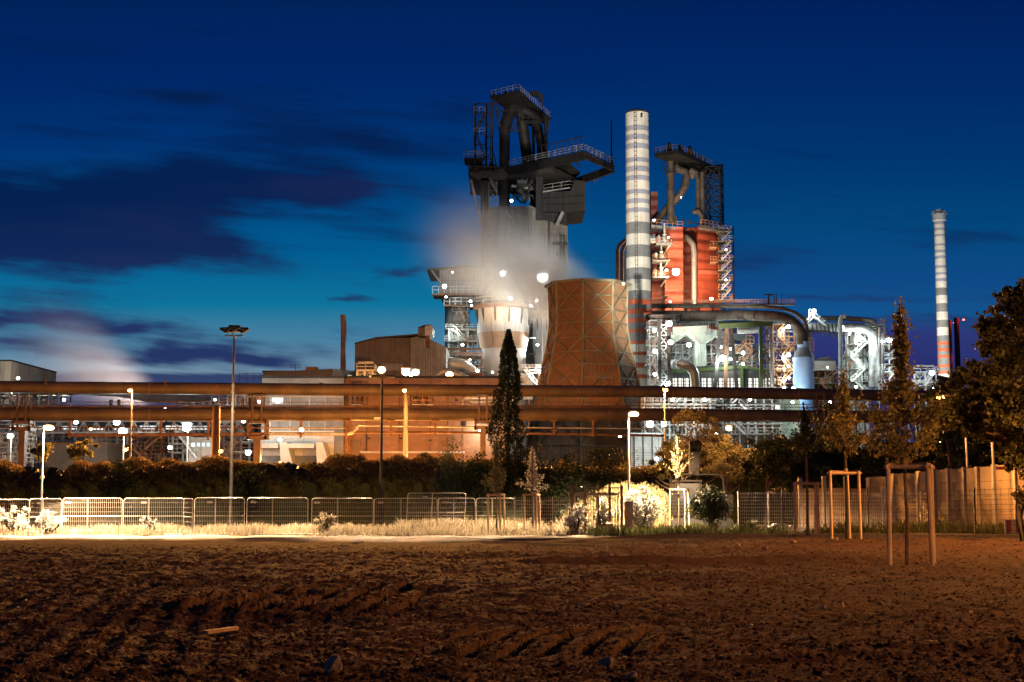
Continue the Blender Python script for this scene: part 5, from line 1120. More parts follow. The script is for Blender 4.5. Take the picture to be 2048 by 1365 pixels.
# ------------------------------------------------------------------ generic plant pieces, each a thing
RACKS = 'lit steel frames full of pipes'
def rack(px0, py0, px1, py1, Y, dep, lv, bays, seed, label, fm=steel, pm=lagg, rm=wsteel, down=True, npipe=10, ves=2, name='process_rack', stairs=True, tm=None, brace=True, deck=True):
    r = random.Random(seed); a = at(px0, py1, Y); b = at(px1, py0, Y); x0, x1 = a.x, b.x; z1 = b.z; z0 = GZ if down else a.z
    t_ = T(name, label, 'steel frame', ((x0+x1)/2, Y, z0), RACKS); w = max(.22, (x1-x0)*.012)
    mb = MB()
    for i in range(bays+1):
        x = x0+(x1-x0)*i/bays
        for yy_ in (Y, Y+dep): mb.bar((x, yy_, z0), (x, yy_, z1), w*1.4)
    zl = [a.z+(z1-a.z)*k/lv for k in range(lv+1)]
    for z in zl:
        for yy_ in (Y, Y+dep): mb.bar((x0, yy_, z), (x1, yy_, z), w)
        for i in range(bays+1): x = x0+(x1-x0)*i/bays; mb.bar((x, Y, z), (x, Y+dep, z), w)
    if brace:
        for i in range(bays):
            for k in range(lv):
                if r.random() < .45:
                    xa = x0+(x1-x0)*i/bays; xb = x0+(x1-x0)*(i+1)/bays; yy_ = r.choice((Y, Y+dep)); mb.bar((xa, yy_, zl[k]), (xb, yy_, zl[k+1]), w*.6); mb.bar((xb, yy_, zl[k]), (xa, yy_, zl[k+1]), w*.6)
    P('frame', mb, fm, t_)
    for k, z in enumerate(zl[:-1] if not deck else zl):
        if deck and r.random() < .85:
            e = r.uniform(0, .4); xa = x0-r.uniform(0, 1.); xb = x1+r.uniform(0, 1.5)
            if r.random() < .4: xa = x0+(x1-x0)*e
            mb = MB(); mb.box(xa, Y-.9, z+.05, xb, Y+dep*.9, z+.16); P('platform', mb, tm or galv, t_)
            mb = MB(); mb.rail([(xa, Y-.85, z+.15), (xb, Y-.85, z+.15)], 1.15, 1.4, .09); mb.rail([(xb, Y-.85, z+.15), (xb, Y+dep*.9, z+.15)], 1.15, 1.4, .09); P('railing', mb, rm, t_)
    for k in range(int(npipe*1.7)):
        rr = r.choice((.07, .09, .12, .16, .22, .34))*max(.8, w*2.4); yy_ = Y+r.uniform(.1, .9)*dep; x = r.uniform(x0, x1); mb = MB()
        if r.random() < .5:
            xb = r.uniform(x0, x1); za = r.choice(zl[:-1])+r.uniform(.3, 1.8); zb = min(z1, za+r.uniform(1.5, (z1-zl[0])*.6)); mb.path([(x, yy_, za), (x, yy_, zb-rr*2), (x+(rr if xb > x else -rr), yy_, zb-rr*.6), (x+2.2*(rr if xb > x else -rr), yy_, zb), (xb, yy_, zb)], rr, 8)
        elif r.random() < .5: mb.tube((x0, yy_, (z := r.choice(zl)+r.uniform(.4, 2))), (x1, yy_, z), rr, n=8)
        else: mb.tube((x, yy_, z0), (x, yy_, z1-r.uniform(0, .4)*(z1-z0)), rr, n=8)
        P('pipe', mb, r.choice((pm, pm, rm, rust)), t_)
    for k in range(ves):
        x = r.uniform(x0+.1*(x1-x0), x1-.1*(x1-x0)); z = r.choice(zl[:-1])+.2; hh = (zl[1]-zl[0])*r.uniform(.5, .9); q = min(hh*.4, (x1-x0)*.14); mb = MB()
        mb.lathe((x, Y+dep*.5, z), [(q*.2, 0), (q, hh*.15), (q, hh*.8), (q*.6, hh*.95), (q*.1, hh)], 18); P('vessel', mb, r.choice((pm, wsteel, lagg)), t_)
    if stairs:
        for k in range(lv):
            if r.random() < .75:
                e = r.uniform(.1, .5); xa = x0+(x1-x0)*e; L = min((zl[k+1]-zl[k])*1.1, (x1-x0)*.5)
                mb = MB(); mb.stairs((xa, Y-1.6, zl[k]+.1) if k % 2 else (xa+L, Y-1.6, zl[k]+.1), (xa+L, Y-1.6, zl[k+1]+.1) if k % 2 else (xa, Y-1.6, zl[k+1]+.1), .8); P('stairs', mb, rm, t_)
    return t_
orail = M('orange_rail_paint', (.46, .24, .12), (.34, .17, .09), 1, .6); prail = M('pink_primer', (.55, .36, .30), (.42, .27, .22), 1, .6)
# in front of stoves and silo
rack(897, 660, 955, 778, 352, 7, 5, 3, 1, 'lit stair and pipe frame below the silo gallery', wsteel, lagg, wsteel, npipe=16, ves=3)
rack(912, 625, 935, 690, 356, 4, 3, 1, 2, 'small white ladder tower with cages left of the nearest stove', wsteel, lagg, wsteel, npipe=4, ves=0)
rack(866, 712, 962, 742, 335, 8, 1, 6, 3, 'low orange-railed platform left of the nearest stove', rust, lagg, orail, npipe=9, ves=3, stairs=False)
rack(1036, 742, 1100, 780, 330, 8, 1, 3, 4, 'railed platform between the nearest stove and the cooling tower', rust, lagg, prail, npipe=8, ves=2)
def duct(name, pts, r, mat, label, group='big ducts and pipes of the steelworks', n=18, ring=0, rm=None, cat='duct', post=None):
    P0 = [at(*p) for p in pts]; mid = P0[len(P0)//2]; t_ = T(name, label, cat, mid, group)
    P('pipe', MB().path(P0, r, n), mat, t_)
    if ring:
        for j_, (a, b) in enumerate(zip(P0[:-1], P0[1:])):
            k = max(1, round((b-a).length/ring)) if (b-a).length > ring*.5 else 0; u = (b-a).normalized(); rr = r if not isinstance(r, list) else r[j_+1]
            for i in range(k): c = a.lerp(b, (i+.5)/k); P('stiffener_ring', MB().path([c-u*.09, c+u*.09], rr*1.05, n), rm or mat, t_)
    if post:
        for px, py, Y in post: a = at(px, py, Y); P('support_leg', MB().bar(a, (a.x, Y, GZ), .5), dsteel, t_)
    return t_
def arc(c, r, a0, a1, n, Y): return [(c[0]+r*math.cos(R(a0+(a1-a0)*i/n)), c[1]-r*math.sin(R(a0+(a1-a0)*i/n)), Y) for i in range(n+1)]
duct('duct', [(855, 735, 325), (905, 728, 325), (925, 731, 325), (945, 745, 325), (958, 770, 325), (962, 800, 325)], 1.5, lagg, 'fat pale duct bending down left of the nearest stove', ring=3)
duct('duct', [(862, 760, 300), (885, 744, 300), (900, 742, 300), (940, 760, 300), (955, 790, 300)], .7, lagg, 'thinner pale pipe arching over the rightmost orange floodlight')
duct('duct', [(925, 752, 318), (962, 750, 318), (962, 800, 318)], .9, rust, 'rusty duct elbow below the fat pale duct')
duct('duct', [(1056, 800, 322), (1056, 768, 322), (1050, 757, 322), (1040, 755, 322)], 1.1, wsteel, 'white elbow pipe at the left foot of the cooling tower')
# ------------------------------------------------------------------ red blast furnace (right)
YB = 432
def B_(px, py, dy=0.): return at(px, py, YB+dy)
fb = T('blast_furnace', 'red-clad blast furnace lit orange, right of the white chimney', 'blast furnace', atz(1380, YB, GZ))
redc = MC('red_cladding', (.46, .085, .04), (.36, .062, .03), 3., True, .25, .6, (.12, .03, .02), 5.); redd = MC('shaded_red_cladding', (.24, .05, .03), (.18, .038, .024), 3., True, .3, .6, (.06, .02, .015), 5.)  # the darker red copy puts the shade of the recessed walls into the colour
redl = M('pale_red_band', (.62, .17, .10), (.52, .13, .08), .2, .6)
def fprism(name, pp_, dep, mat, top=None):
    q = [B_(*p) for p in pp_]
    for p in q[:2]: p.z = GZ
    P(name, MB().prism(q, (0, dep, 0)), mat, fb)
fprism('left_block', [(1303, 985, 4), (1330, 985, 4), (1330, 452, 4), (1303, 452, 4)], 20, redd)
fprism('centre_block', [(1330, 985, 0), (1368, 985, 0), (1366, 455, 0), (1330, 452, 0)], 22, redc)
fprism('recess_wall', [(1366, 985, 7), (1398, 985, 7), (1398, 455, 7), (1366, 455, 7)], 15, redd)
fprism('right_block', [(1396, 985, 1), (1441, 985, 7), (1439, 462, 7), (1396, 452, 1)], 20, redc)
for y0, y1 in ((483, 490), (500, 507), (540, 548)):
    for p0, p1, dy in ((1331, 1365.5, 0), (1397, 1432, 1)):
        if p0 > 1390 and y0 < 530: continue
        a = B_(p0, y0, dy-.15); b = B_(p1, y1, dy-.15); mb = MB()
        if p0 < 1390: mb.box(a.x, a.y, b.z, b.x, a.y+.14, a.z)
        else: mb.prism([B_(1397, y0, .8), B_(1438, y0+2, 6.2), B_(1438, y1+2, 6.2), B_(1397, y1, .8)], (0, .3, 0))
        P('paint_band', mb, redl, fb)
mb = MB(); mb.path([B_(1374, 473, 6), B_(1379, 480, 4), B_(1387, 491, 3), B_(1388.5, 505, 3), B_(1388.5, 615, 3)], 5.8*mpp(YB), 16)
for py in (560, 590): mb.lathe(B_(1388.5, py, 3), [(.9, -.15), (1.0, -.15), (1.0, .15), (.9, .15)], 16)
P('riser_pipe', mb, galv, fb)
mb = MB(); mb.tube(B_(1341, 445), B_(1341, 352), 7.8*mpp(YB), n=18); mb.lathe(B_(1341, 349), [(1.2, -.4), (1.4, -.3), (1.4, .3), (1.1, .4), (.9, 2.5), (1.1, 4)], 18); mb.path([B_(1341, 445, 1), B_(1347, 432, 1)], [1.9, 1.2], 12); P('uptake', mb, dduct, fb)
mb = MB(); mb.path([B_(1350, 331, 2), B_(1358, 340, 2), B_(1371, 344, 2), B_(1373, 355, 2), B_(1370, 372, 2), B_(1360, 390, 2), B_(1342, 408, 3), B_(1322, 432, 3), B_(1306, 452, 3)], 8*mpp(YB), 16); P('downcomer', mb, dduct, fb)
mb = MB(); mb.path([B_(1380, 340, 2), B_(1392, 346, 2), B_(1396, 360, 2), B_(1396, 425, 2)], [6*mpp(YB), 6*mpp(YB), 5*mpp(YB), 4.2*mpp(YB)], 14); mb.tube(B_(1405, 460, 2), B_(1404, 345, 2), .75, n=10); mb.path([B_(1385, 424, 0), B_(1397, 423, 0), B_(1404, 432, 0), B_(1404, 450, 0)], .9, 10); mb.path([B_(1368, 345, 3), B_(1388, 352, 3)], 1.2, 12); P('uptake', mb, dduct, fb)
zt = B_(1330, 316).z; q = [atz(1309, 426, zt), atz(1357, 421, zt), atz(1446, 449, zt), atz(1400, 452, zt)]
P('top_deck', MB().prism(q, (0, 0, -1.2)), vdsteel, fb); mb = MB(); mb.rail(q+[q[0]], 1.6, 2.2, .11); P('top_railing', mb, brown, fb)
mb = MB()
for px, dy, w, h in ((1339, -2, 1.1, 3.8), (1361, 2, 1.3, 4.2), (1380, 5, 1.4, 4.4), (1385, 6, 1., 2.6), (1400, 9, .8, 2.6), (1391, 8, .15, 4.8), (1410, 9, .4, 1.5), (1331, -2, .5, 1.6), (1349, -1, .5, 1.8)):
    c = atz(px, YB+dy-3, zt); mb.lathe(c, [(w*.7, 0), (w*.7, h*.4), (w*.95, h*.45), (w*.5, h*.6), (w*.55, h*.8), (w*.1, h)], 10)
P('bleeder_valve', mb, vdsteel, fb)
PS('top_brace', [MB().bar(B_(1326, 325), B_(1332, 350), .45), MB().bar(B_(1352, 322), B_(1349, 348), .45), MB().bar(B_(1440, 335, 10), B_(1376, 330, 5), .7)], vdsteel, fb)
mb = MB(); mb.lat([B_(1411, 455, 3), B_(1440, 455, 3), B_(1447, 455, 10), B_(1420, 455, 10)], [B_(1411, 334, 3), B_(1438, 334, 3), B_(1446, 329, 10), B_(1420, 334, 10)], 6, .4, .26)
for px in (1405, 1408): mb.bar(B_(px, 460, 3), B_(px, 340, 3), .4)
for k in range(6): mb.rail([B_(1411, 345+k*19, 2), B_(1445, 345+k*19, 9)], 1.1, 3, .1, (1.,))
P('lattice_tower', mb, vdsteel, fb)
mb = MB(); pbox(mb, 1302, 384, 1316, 452, YB+8, 8); P('skip_tower', mb, redd, fb)
for nm, a_, b_, d0, d1 in (('left_gallery', (1303, 450), (1364, 443), -3, 3), ('right_gallery', (1402, 450), (1456, 460), -2, 8)):
    p = B_(*a_, d0); q_ = B_(*b_, d1); mb = MB(); mb.prism([p, Vector((q_.x, q_.y-2, p.z)), Vector((q_.x, q_.y+6, p.z)), Vector((p.x, p.y+8, p.z))], (0, 0, -.9)); P(nm, mb, steel, fb)
    mb = MB(); mb.rail([p, Vector((q_.x, q_.y-2, p.z))], 1.7, 1.8, .13); P('gallery_railing', mb, orail, fb)
mb = MB()
for i in range(9):
    a = R(20*i); c = B_(1385, 452, 2); mb.bar(c+Vector((-3+i*.8, 0, .5)), c+Vector((-3+i*.8, 0, 2.2-.2*i)), .35)
P('bell_lever_gear', mb, vdsteel, fb)
# balconies left
for i, (px0, px1, py) in enumerate(((1313, 1345, 486), (1306, 1340, 520), (1306, 1338, 553))):
    mb = MB(); pbox(mb, px0, py, px1, py+3, YB-5, 5); P('balcony', mb, steel, fb)
    a = B_(px0, py, -5); b = B_(px1, py, -5); mb = MB(); mb.rail([a, b, b+Vector((0, 4, 0))], 1.6, 1.3, .12); P('balcony_railing', mb, orail, fb)
    mb = MB(); c = B_((px0+px1)/2, py, -2.5); mb.lathe(c, [(.9, 0), (1.1, .6), (.5, 2), (.7, 2.6), (.2, 3)], 12); mb.lathe(c+Vector((-1.7, 0, 0)), [(.5, 0), (.6, 1.8), (.2, 2.4)], 10); mb.bar(B_(px1-4, py+3, -4), B_(px1-16, py+20, 0), .3); mb.tube(c, c+Vector((0, 0, 6)), .3, n=8); P('balcony_valve', mb, wsteel, fb)
mb = MB(); pbox(mb, 1320, 592, 1336, 594, YB-1, 1); mb.bar(B_(1326, 592, -1), B_(1326, 605, -1), .2); mb.bar(B_(1340, 592, -1), B_(1340, 605, -1), .2); pbox(mb, 1319, 583, 1377, 584, YB-1, .5); P('wall_frame', mb, dsteel, fb)
for i, (px0, px1, py) in enumerate(((1421, 1434, 524), (1420, 1434, 494))):
    mb = MB(); pbox(mb, px0, py, px1, py+2, YB, 4); mb.rail([B_(px0, py, 0), B_(px1, py, 0)], 1.7, 1., .12); P('balcony', mb, orail, fb)
for i in range(8):
    py = 462+i*19.5; mb = MB(); pbox(mb, 1437, py, 1462+(i % 2)*4, py+1.6, YB+1, 6); P('stair_landing', mb, steel, fb)
    a = B_(1437, py, 1); b = B_(1464+(i % 2)*3, py, 1); mb = MB(); mb.rail([a, b, b+Vector((0, 6, 0))], 1.5, 1.3, .12); P('landing_railing', mb, orail if i > 1 else galv, fb)
    if i < 7: mb = MB(); mb.stairs(B_(1444, py+19.5, 0), B_(1462, py, 0), 1.3); P('stairs', mb, galv, fb)
mb = MB()
for px in (1440, 1466): mb.bar(B_(px, 455, 7), (B_(px, 600, 7).x, YB+7, GZ), .4)
P('stair_post', mb, dsteel, fb)
mb = MB(); pts = [(1232, 600), (1232, 495), (1236, 488), (1256, 473)]
duct('duct', [(*p, 405) for p in [(1235, 580), (1235, 500), (1239, 490), (1262, 470)]], .55, rust, 'thin rusty pipe bending over behind the white chimney, outermost', n=10)
duct('duct', [(*p, 408) for p in [(1244, 580), (1244, 504), (1248, 492), (1266, 476)]], .55, rust, 'second thin rusty pipe bending over behind the white chimney', n=10)
duct('duct', [(*p, 412) for p in [(1257, 600), (1257, 512), (1262, 496), (1280, 480), (1310, 478)]], 1.3, galv, 'thick grey pipe bending over behind the white chimney', n=16, ring=4)
# wall details on the tall furnace
mb = MB()
for px, y0, y1, r_ in ((968, 440, 640, .35), (972, 440, 640, .2), (1122, 470, 640, .4), (1128, 470, 640, .22), (1098, 445, 560, .25), (992, 455, 560, .15)): mb.tube(A(px, y0, -.6), A(px, y1, -.6), r_, n=8)
P('wall_pipe', mb, dsteel, fa)
for px0, px1, py in ((963, 985, 470), (1105, 1135, 486), (964, 990, 520), (1085, 1133, 524)):
    mb = MB(); pbox(mb, px0, py, px1, py+1.5, YA-2, 2); P('wall_platform', mb, dsteel, fa); mb = MB(); mb.rail([A(px0, py, -1.9), A(px1, py, -1.9)], 1.6, 1.5, .12); P('wall_railing', mb, steel, fa)
for px, py in ((1000, 470), (1020, 470), (1040, 470), (1110, 505), (1000, 505), (1060, 505), (1020, 540), (1110, 560)):
    mb = MB(); pbox(mb, px, py, px+7, py+9, YA-.2, .3); P('louvre', mb, shaftm, fa)
mb = MB()
for k in range(3): mb.stairs(A(966 if k % 2 else 986, 520+(k-1)*26, -2.5), A(986 if k % 2 else 966, 520+(k-2)*26, -2.5), 1.)
P('stairs', mb, steel, fa)

# more steelwork at the head of the tall furnace
r_ = random.Random(91)
for k in range(16):
    px = r_.uniform(940, 1004); y0 = r_.uniform(318, 340); P('head_pipe', MB().path([A(px, y0, 2), A(px, y0+r_.uniform(8, 22), 2), A(px+r_.uniform(-10, 14), y0+r_.uniform(20, 30), 3)], r_.uniform(.15, .45), 8), vdsteel, fa)
for k in range(14):
    px = r_.uniform(1020, 1086); y0 = r_.uniform(358, 395); P('under_deck_pipe', MB().path([A(px, y0, 4), A(px+r_.uniform(-16, 16), y0+r_.uniform(-4, 4), 4), A(px+r_.uniform(-16, 16), y0+r_.uniform(10, 26), 5)], r_.uniform(.15, .5), 8), dsteel, fa)
mb = MB()
for k in range(8): mb.bar(A(1018+k*19, 342-k*3.0, -1.5), A(1018+k*19+9, 356-k*3.0, 2), .3)
mb.bar(A(1086, 398, -2.4), A(1170, 392, -2.4), .25); mb.bar(A(1086, 410, -2.4), A(1170, 408, -2.4), .25)
for px in (1098, 1112, 1126, 1140, 1155): mb.bar(A(px, 384, -2.4), A(px, 423, -2.4), .22)
P('deck_bracing', mb, vdsteel, fa)
for px0, px1, py in ((1000, 1046, 222), (1046, 1096, 246), (1000, 1040, 262)):
    mb = MB(); mb.bar(A(px0, py, 1), A(px1, py, 3), .4); mb.rail([A(px0, py, .6), A(px1, py, 2.6)], 1.4, 1.6, .12); P('head_walkway', mb, vdsteel, fa)
# ------------------------------------------------------------------ right part of the works
Yr = 300
duct('duct', [(1240, 631, 374), (1305, 631, 362), (1400, 631, 330), (1500, 631, 303)]+[(x, y, Yr) for x, y in ((1545, 633), (1565, 636), (1582, 643), (1595, 654), (1602, 668), (1603, 690))], [1.2, 1.2, 1.15, 1.1]+[1.15]*6, dduct, 'huge dark weathered duct curving down onto the blue tank', ring=3.2, n=24)
duct('duct', [(1240, 613.5, 374), (1305, 613.5, 362), (1400, 613.5, 330), (1500, 613.7, 303), (1530, 614, Yr), (1568, 618, Yr), (1592, 627, Yr), (1608, 640, Yr), (1613, 652, Yr), (1614, 700, Yr)], .42, dduct, 'thinner duct running above the huge dark one', ring=9)
duct('duct', [(1340, 646, 352), (1441, 646, 322)], .78, M('corrugated_white_duct', (.24, .25, .23), (.17, .18, .165), 1, .5, .3), 'short ribbed pale duct under the huge dark one', ring=.7)
mb = MB(); a = at(1303, 609.5, 361); a2 = at(1500, 609.5, 302.5); b = at(1590, 609.5, Yr-.6); mb.bar(a, a2, 1.4, .25); mb.bar(a2, b, 1.4, .25); t_ = T('walkway', 'long high catwalk over the huge dark duct', 'walkway', a); P('deck', mb, dsteel, t_)
mb = MB(); mb.rail([q_+Vector((0, -.6, .1)) for q_ in (a, a2, b)], .9, .9, .07); mb.rail([q_+Vector((0, .6, .1)) for q_ in (a, a2, b)], .9, 1.8, .07); P('railing', mb, orail, t_)
mb = MB()
for px in (1318, 1345, 1372, 1398, 1425, 1448, 1475): yq_ = 362-(px-1305)*.306; mb.bar(at(px, 611, yq_), at(px, 622, yq_), .35)
P('bracket', mb, dsteel, t_)
for px, y0, y1, w, lab in ((1537, 590, 609, .35, 'T-topped black post standing on the high catwalk'), (1549, 588, 609, .15, 'left one of the paired thin black rods on the catwalk'), (1553, 588, 609, .15, 'right one of the paired thin black rods on the catwalk'), (1563, 585, 609, .1, 'thinnest pale rod on the catwalk')):
    a = at(px, y0, Yr); b = at(px, y1, Yr); mb = MB().bar(a, b, w)
    if w > .3: mb.box(a.x-.9, Yr-.3, a.z-.1, a.x+.9, Yr+.3, a.z+.15)
    S('vent_post', mb, vdsteel, lab, 'post')
# blue tank
t_ = T('blue_tank', 'pale blue cylindrical tank with a conical top under the huge duct', 'tank', atz(1606, Yr, GZ)); c = at(1606, 700, Yr); s = mpp(Yr); z = lambda py: at(1606, py, Yr).z
P('shell', MB().lathe((c.x, Yr, 0), [(20.5*s, GZ), (20.5*s, z(716))], 40), blue, t_); P('cone', MB().lathe((c.x, Yr, 0), [(20.6*s, z(716)), (11.5*s, z(696)), (11.5*s, z(695.9))], 40), M('grey_blue_cone', (.16, .20, .23), (.12, .15, .17), .4, .5), t_)
P('neck', MB().lathe((c.x, Yr, 0), [(11*s, z(696)), (11*s, z(684))], 32), blue, t_)
# legs and green frame
for px0, px1, lab in ((1441, 1428, 'leaning black leg under the left end of the green beam'), (1453, 1451, 'upright rusty leg beside the leaning black one'), (1461, 1476, 'leaning leg sloping the other way, next to the upright rusty one')):
    a = at(px0, 648, Yr+3); b = at(px1, 800, Yr+3); b.z = max(b.z, GZ); d_ = (b-a)*((a.z-GZ)/(a.z-b.z)); S('duct_support', MB().bar(a, a+d_, .75), dsteel if px0 != 1453 else rust, lab, 'support leg')
t_ = T('green_gantry', 'green steel gantry with two posts carrying the huge duct', 'gantry', atz(1525, Yr, GZ))
P('beam', MB().bar(at(1437, 653, Yr-1), at(1545, 648, Yr-1), .7, 1.).bar(at(1437, 648, Yr+5), at(1545, 646, Yr+5), .7, 1.), green, t_)
for px in (1521, 1541):
    a = at(px, 650, Yr-1); P('post', MB().bar(a, (a.x, a.y, GZ), .75 if px == 1521 else .6), green if px == 1521 else steel, t_)
mb = MB()
for y0, y1 in ((652, 680), (688, 720), (738, 765)): mb.bar(at(1523, y0, Yr-1), at(1540, y1, Yr-1), .18); mb.bar(at(1540, y0, Yr-1), at(1523, y1, Yr-1), .18)
for y in (684, 726): mb.bar(at(1523, y, Yr-1), at(1540, y, Yr-1), .22)
P('cross_brace', mb, dsteel, t_)
# lattice columns by the white chimney
for px, w, lab in ((1318, .7, 'left black column of the lattice pair beside the white chimney'), (1336, .7, 'right black column of the lattice pair beside the white chimney')):
    a = at(px, 638, Yr); S('duct_support', MB().bar(a, (a.x+(.3 if px > 1320 else 0), Yr, GZ), w), dsteel, lab, 'support leg')
mb = MB()
for k in range(6): y0 = 650+k*21; mb.bar(at(1319, y0, Yr), at(1335, y0+21, Yr), .2); mb.bar(at(1335, y0, Yr), at(1319, y0+21, Yr), .2); mb.bar(at(1319, y0, Yr), at(1335, y0, Yr), .2)
S('cross_bracing', mb, galv, 'pale cross bracing between the two black columns beside the white chimney', 'bracing')
# concrete bunker on T column
tm_ = M('pale_green_concrete', (.50, .53, .45), (.38, .41, .34), .3, .8, 0, .35, (.2, .2, .15)); Yq = 322
t_ = T('bunker', 'pale funnel-shaped concrete bunker on a ribbed column right of the white chimney', 'bunker', atz(1400, Yq, GZ))
P('column', MB().prism([at(1392, 740, Yq), at(1410, 740, Yq), at(1410, 684, Yq), at(1392, 684, Yq)], (0, 5, 0)), tm_, t_)
mb = MB()
for px in (1394, 1399, 1404, 1408.5): mb.bar(at(px, 684, Yq-.2), (at(px, 684, Yq).x, Yq-.2, GZ), .5)
P('column_rib', mb, tm_, t_)
P('funnel', MB().prism([at(1400, 688, Yq-1), at(1372, 664, Yq-1), at(1372, 660, Yq-1), at(1416, 658, Yq-1), at(1434, 661, Yq-1), at(1432, 674, Yq-1), at(1408, 688, Yq-1)], (0, 8, 0)), tm_, t_)
P('inclined_beam', MB().bar(at(1371, 663, Yq-2), at(1402, 686, Yq-2), 1.2, .8).bar(at(1345, 676, Yq), at(1345, 664, Yq), .8), lconc, t_)
P('crossbeam', MB().bar(at(1345, 663, Yq-1), at(1416, 659, Yq-1), 2, 1.6), tm_, t_)
mb = MB(); mb.prism([at(1345, 668, Yq+4), at(1360, 662, Yq+4), at(1382, 664, Yq+4), at(1345, 690, Yq+4)], (0, 6, 0)); P('side_chute', mb, tm_, t_)
t_ = T('conveyor_bridge', 'white conveyor bridge sloping away behind the leaning legs', 'conveyor', at(1460, 670, 345))
P('gallery', MB().prism([at(1415, 657, 318), at(1415, 668, 318), at(1508, 688, 360), at(1508, 674, 360)], (0, 4, 0)), M('grey_white_gallery', (.46, .48, .46), (.36, .37, .36), .5), t_)
mb = MB()
for k in range(26): a = at(1415, 656, 318).lerp(at(1508, 673, 360), k/25); P('roof_post', MB().bar(a, a+Vector((0, 0, 1.2)), .2), dsteel, t_)
mb = MB()
for k in range(16): px = 1354+k*5; a = at(px, 659, 321); mb.bar(a, a+Vector((0, 0, 1.4)), .25)
S('post_row', mb, dsteel, 'row of short dark posts along the top of the pale bunker', 'post row')
duct('duct', [(1475, 662, 316), (1522, 661, 316)], .7, lagg, 'short pale duct just below the green beam')
# pipe elbow over green hall
duct('duct', [(1285, 729, 362), (1325, 729, 325), (1360, 729, Yr-4)]+arc((1362, 757), 28, 90, 18, 7, Yr-6)+[(1391, 772, Yr-6), (1391, 800, Yr-6)], 1.0, M('grey_duct', (.20, .20, .19), (.14, .14, .135), .5, .45, .4), 'grey duct with a wide elbow bending down before the green hall', ring=5)
# green hall
Yg_ = 318; t_ = T('green_hall', 'long hall with green fascia and lit windows behind the lattice columns', 'building', atz(1440, Yg_, GZ))
mb = MB(); q = [at(1338, 770, Yg_), at(1560, 770, Yg_), at(1560, 748, Yg_), at(1485, 735, Yg_), at(1338, 744, Yg_)]; q[0].z = q[1].z = GZ; mb.prism(q, (0, 25, 0)); P('wall', mb, M('dark_hall_wall', (.09, .09, .085), (.06, .06, .055)), t_)
mb = MB(); mb.prism([at(1337, 748, Yg_-.5), at(1485, 737, Yg_-.5), at(1485, 731, Yg_-.5), at(1337, 740, Yg_-.5)], (0, .45, 0)); mb.prism([at(1485, 737, Yg_-.5), at(1562, 750, Yg_-.5), at(1562, 744, Yg_-.5), at(1485, 731, Yg_-.5)], (0, .45, 0)); mb.bar(at(1483, 735, Yg_-.8), (at(1483, 735, Yg_).x, Yg_-.8, GZ), .7, .5); P('fascia', mb, M('lime_green_fascia', (.085, .13, .03), (.06, .09, .022), .5), t_)
P('roof', MB().prism([at(1337, 739.9, Yg_-.6), at(1485, 730.9, Yg_-.6), at(1485, 729, Yg_+25), at(1337, 736, Yg_+25)], (0, .3, .3)), dsteel, t_)
for k in range(18):
    px = 1346+k*11.6
    if 1478 < px < 1486: continue
    mb = MB(); pbox(mb, px, 757, px+8.2, 800, Yg_-.22, .12); P('window', mb, WIN, t_)
mb = MB()
for k in range(30): px = 1341+k*7.4; mb.bar(at(px, 748, Yg_-.4), at(px, 800, Yg_-.4), .14)
for y in (763, 770, 780): mb.bar(at(1340, y, Yg_-.4), at(1560, y, Yg_-.4), .12)
P('mullion', mb, dsteel, t_)
# frames of the process area
rack(1300, 642, 1350, 790, 340, 8, 6, 2, 11, 'bright white pipe frame behind the black lattice pair', wsteel, lagg, prail, npipe=16, ves=4)
rack(1352, 690, 1392, 742, 335, 8, 3, 3, 12, 'lit pipe frame left of the bunker column', wsteel, lagg, wsteel, npipe=16, ves=3)
rack(1412, 672, 1456, 745, 337, 8, 4, 4, 13, 'dense lit pipe frame right of the bunker column', galv, steel, prail, npipe=22, ves=3)
rack(1470, 690, 1503, 742, 332, 6, 3, 2, 14, 'orange-railed stair frame above the right half of the green hall', wsteel, lagg, orail, npipe=6, ves=1)
rack(1348, 668, 1440, 750, 356, 8, 5, 7, 51, 'far pipe frame behind the bunker column', galv, lagg, prail, npipe=26, ves=4)
rack(1462, 700, 1548, 775, 350, 8, 4, 6, 52, 'far pipe frame behind the green posts', galv, lagg, wsteel, npipe=22, ves=3)
rack(1625, 742, 1690, 795, 338, 6, 2, 5, 53, 'low rusty pipe frame in front of the ribbed building', rust, lagg, orail, npipe=12, ves=2)
rack(1300, 655, 1316, 790, 318, 5, 7, 1, 54, 'narrow white ladder frame hard beside the white chimney', wsteel, lagg, prail, npipe=8, ves=0)
rack(1722, 650, 1768, 700, 336, 6, 3, 3, 55, 'small lit frame behind the bend of the fat grey duct', wsteel, lagg, orail, npipe=10, ves=1, down=False)
mb = MB(); mb.stairs(at(1472, 706, 330), at(1492, 686, 330), 1.2); mb.rail([at(1492, 686, 330), at(1508, 688, 330)], 1.8, 1., .14); mb.box(at(1492, 686, 330).x, 330, at(1492, 686, 330).z-.2, at(1508, 686, 330).x, 333, at(1492, 686, 330).z); S('stairway', mb, orail, 'orange-lit stairway climbing to the end of the conveyor bridge', 'stairway')
rack(1548, 650, 1588, 792, 306, 7, 6, 2, 15, 'tall orange-railed stair tower left of the blue tank', rust, lagg, orail, npipe=16, ves=3, tm=rust)
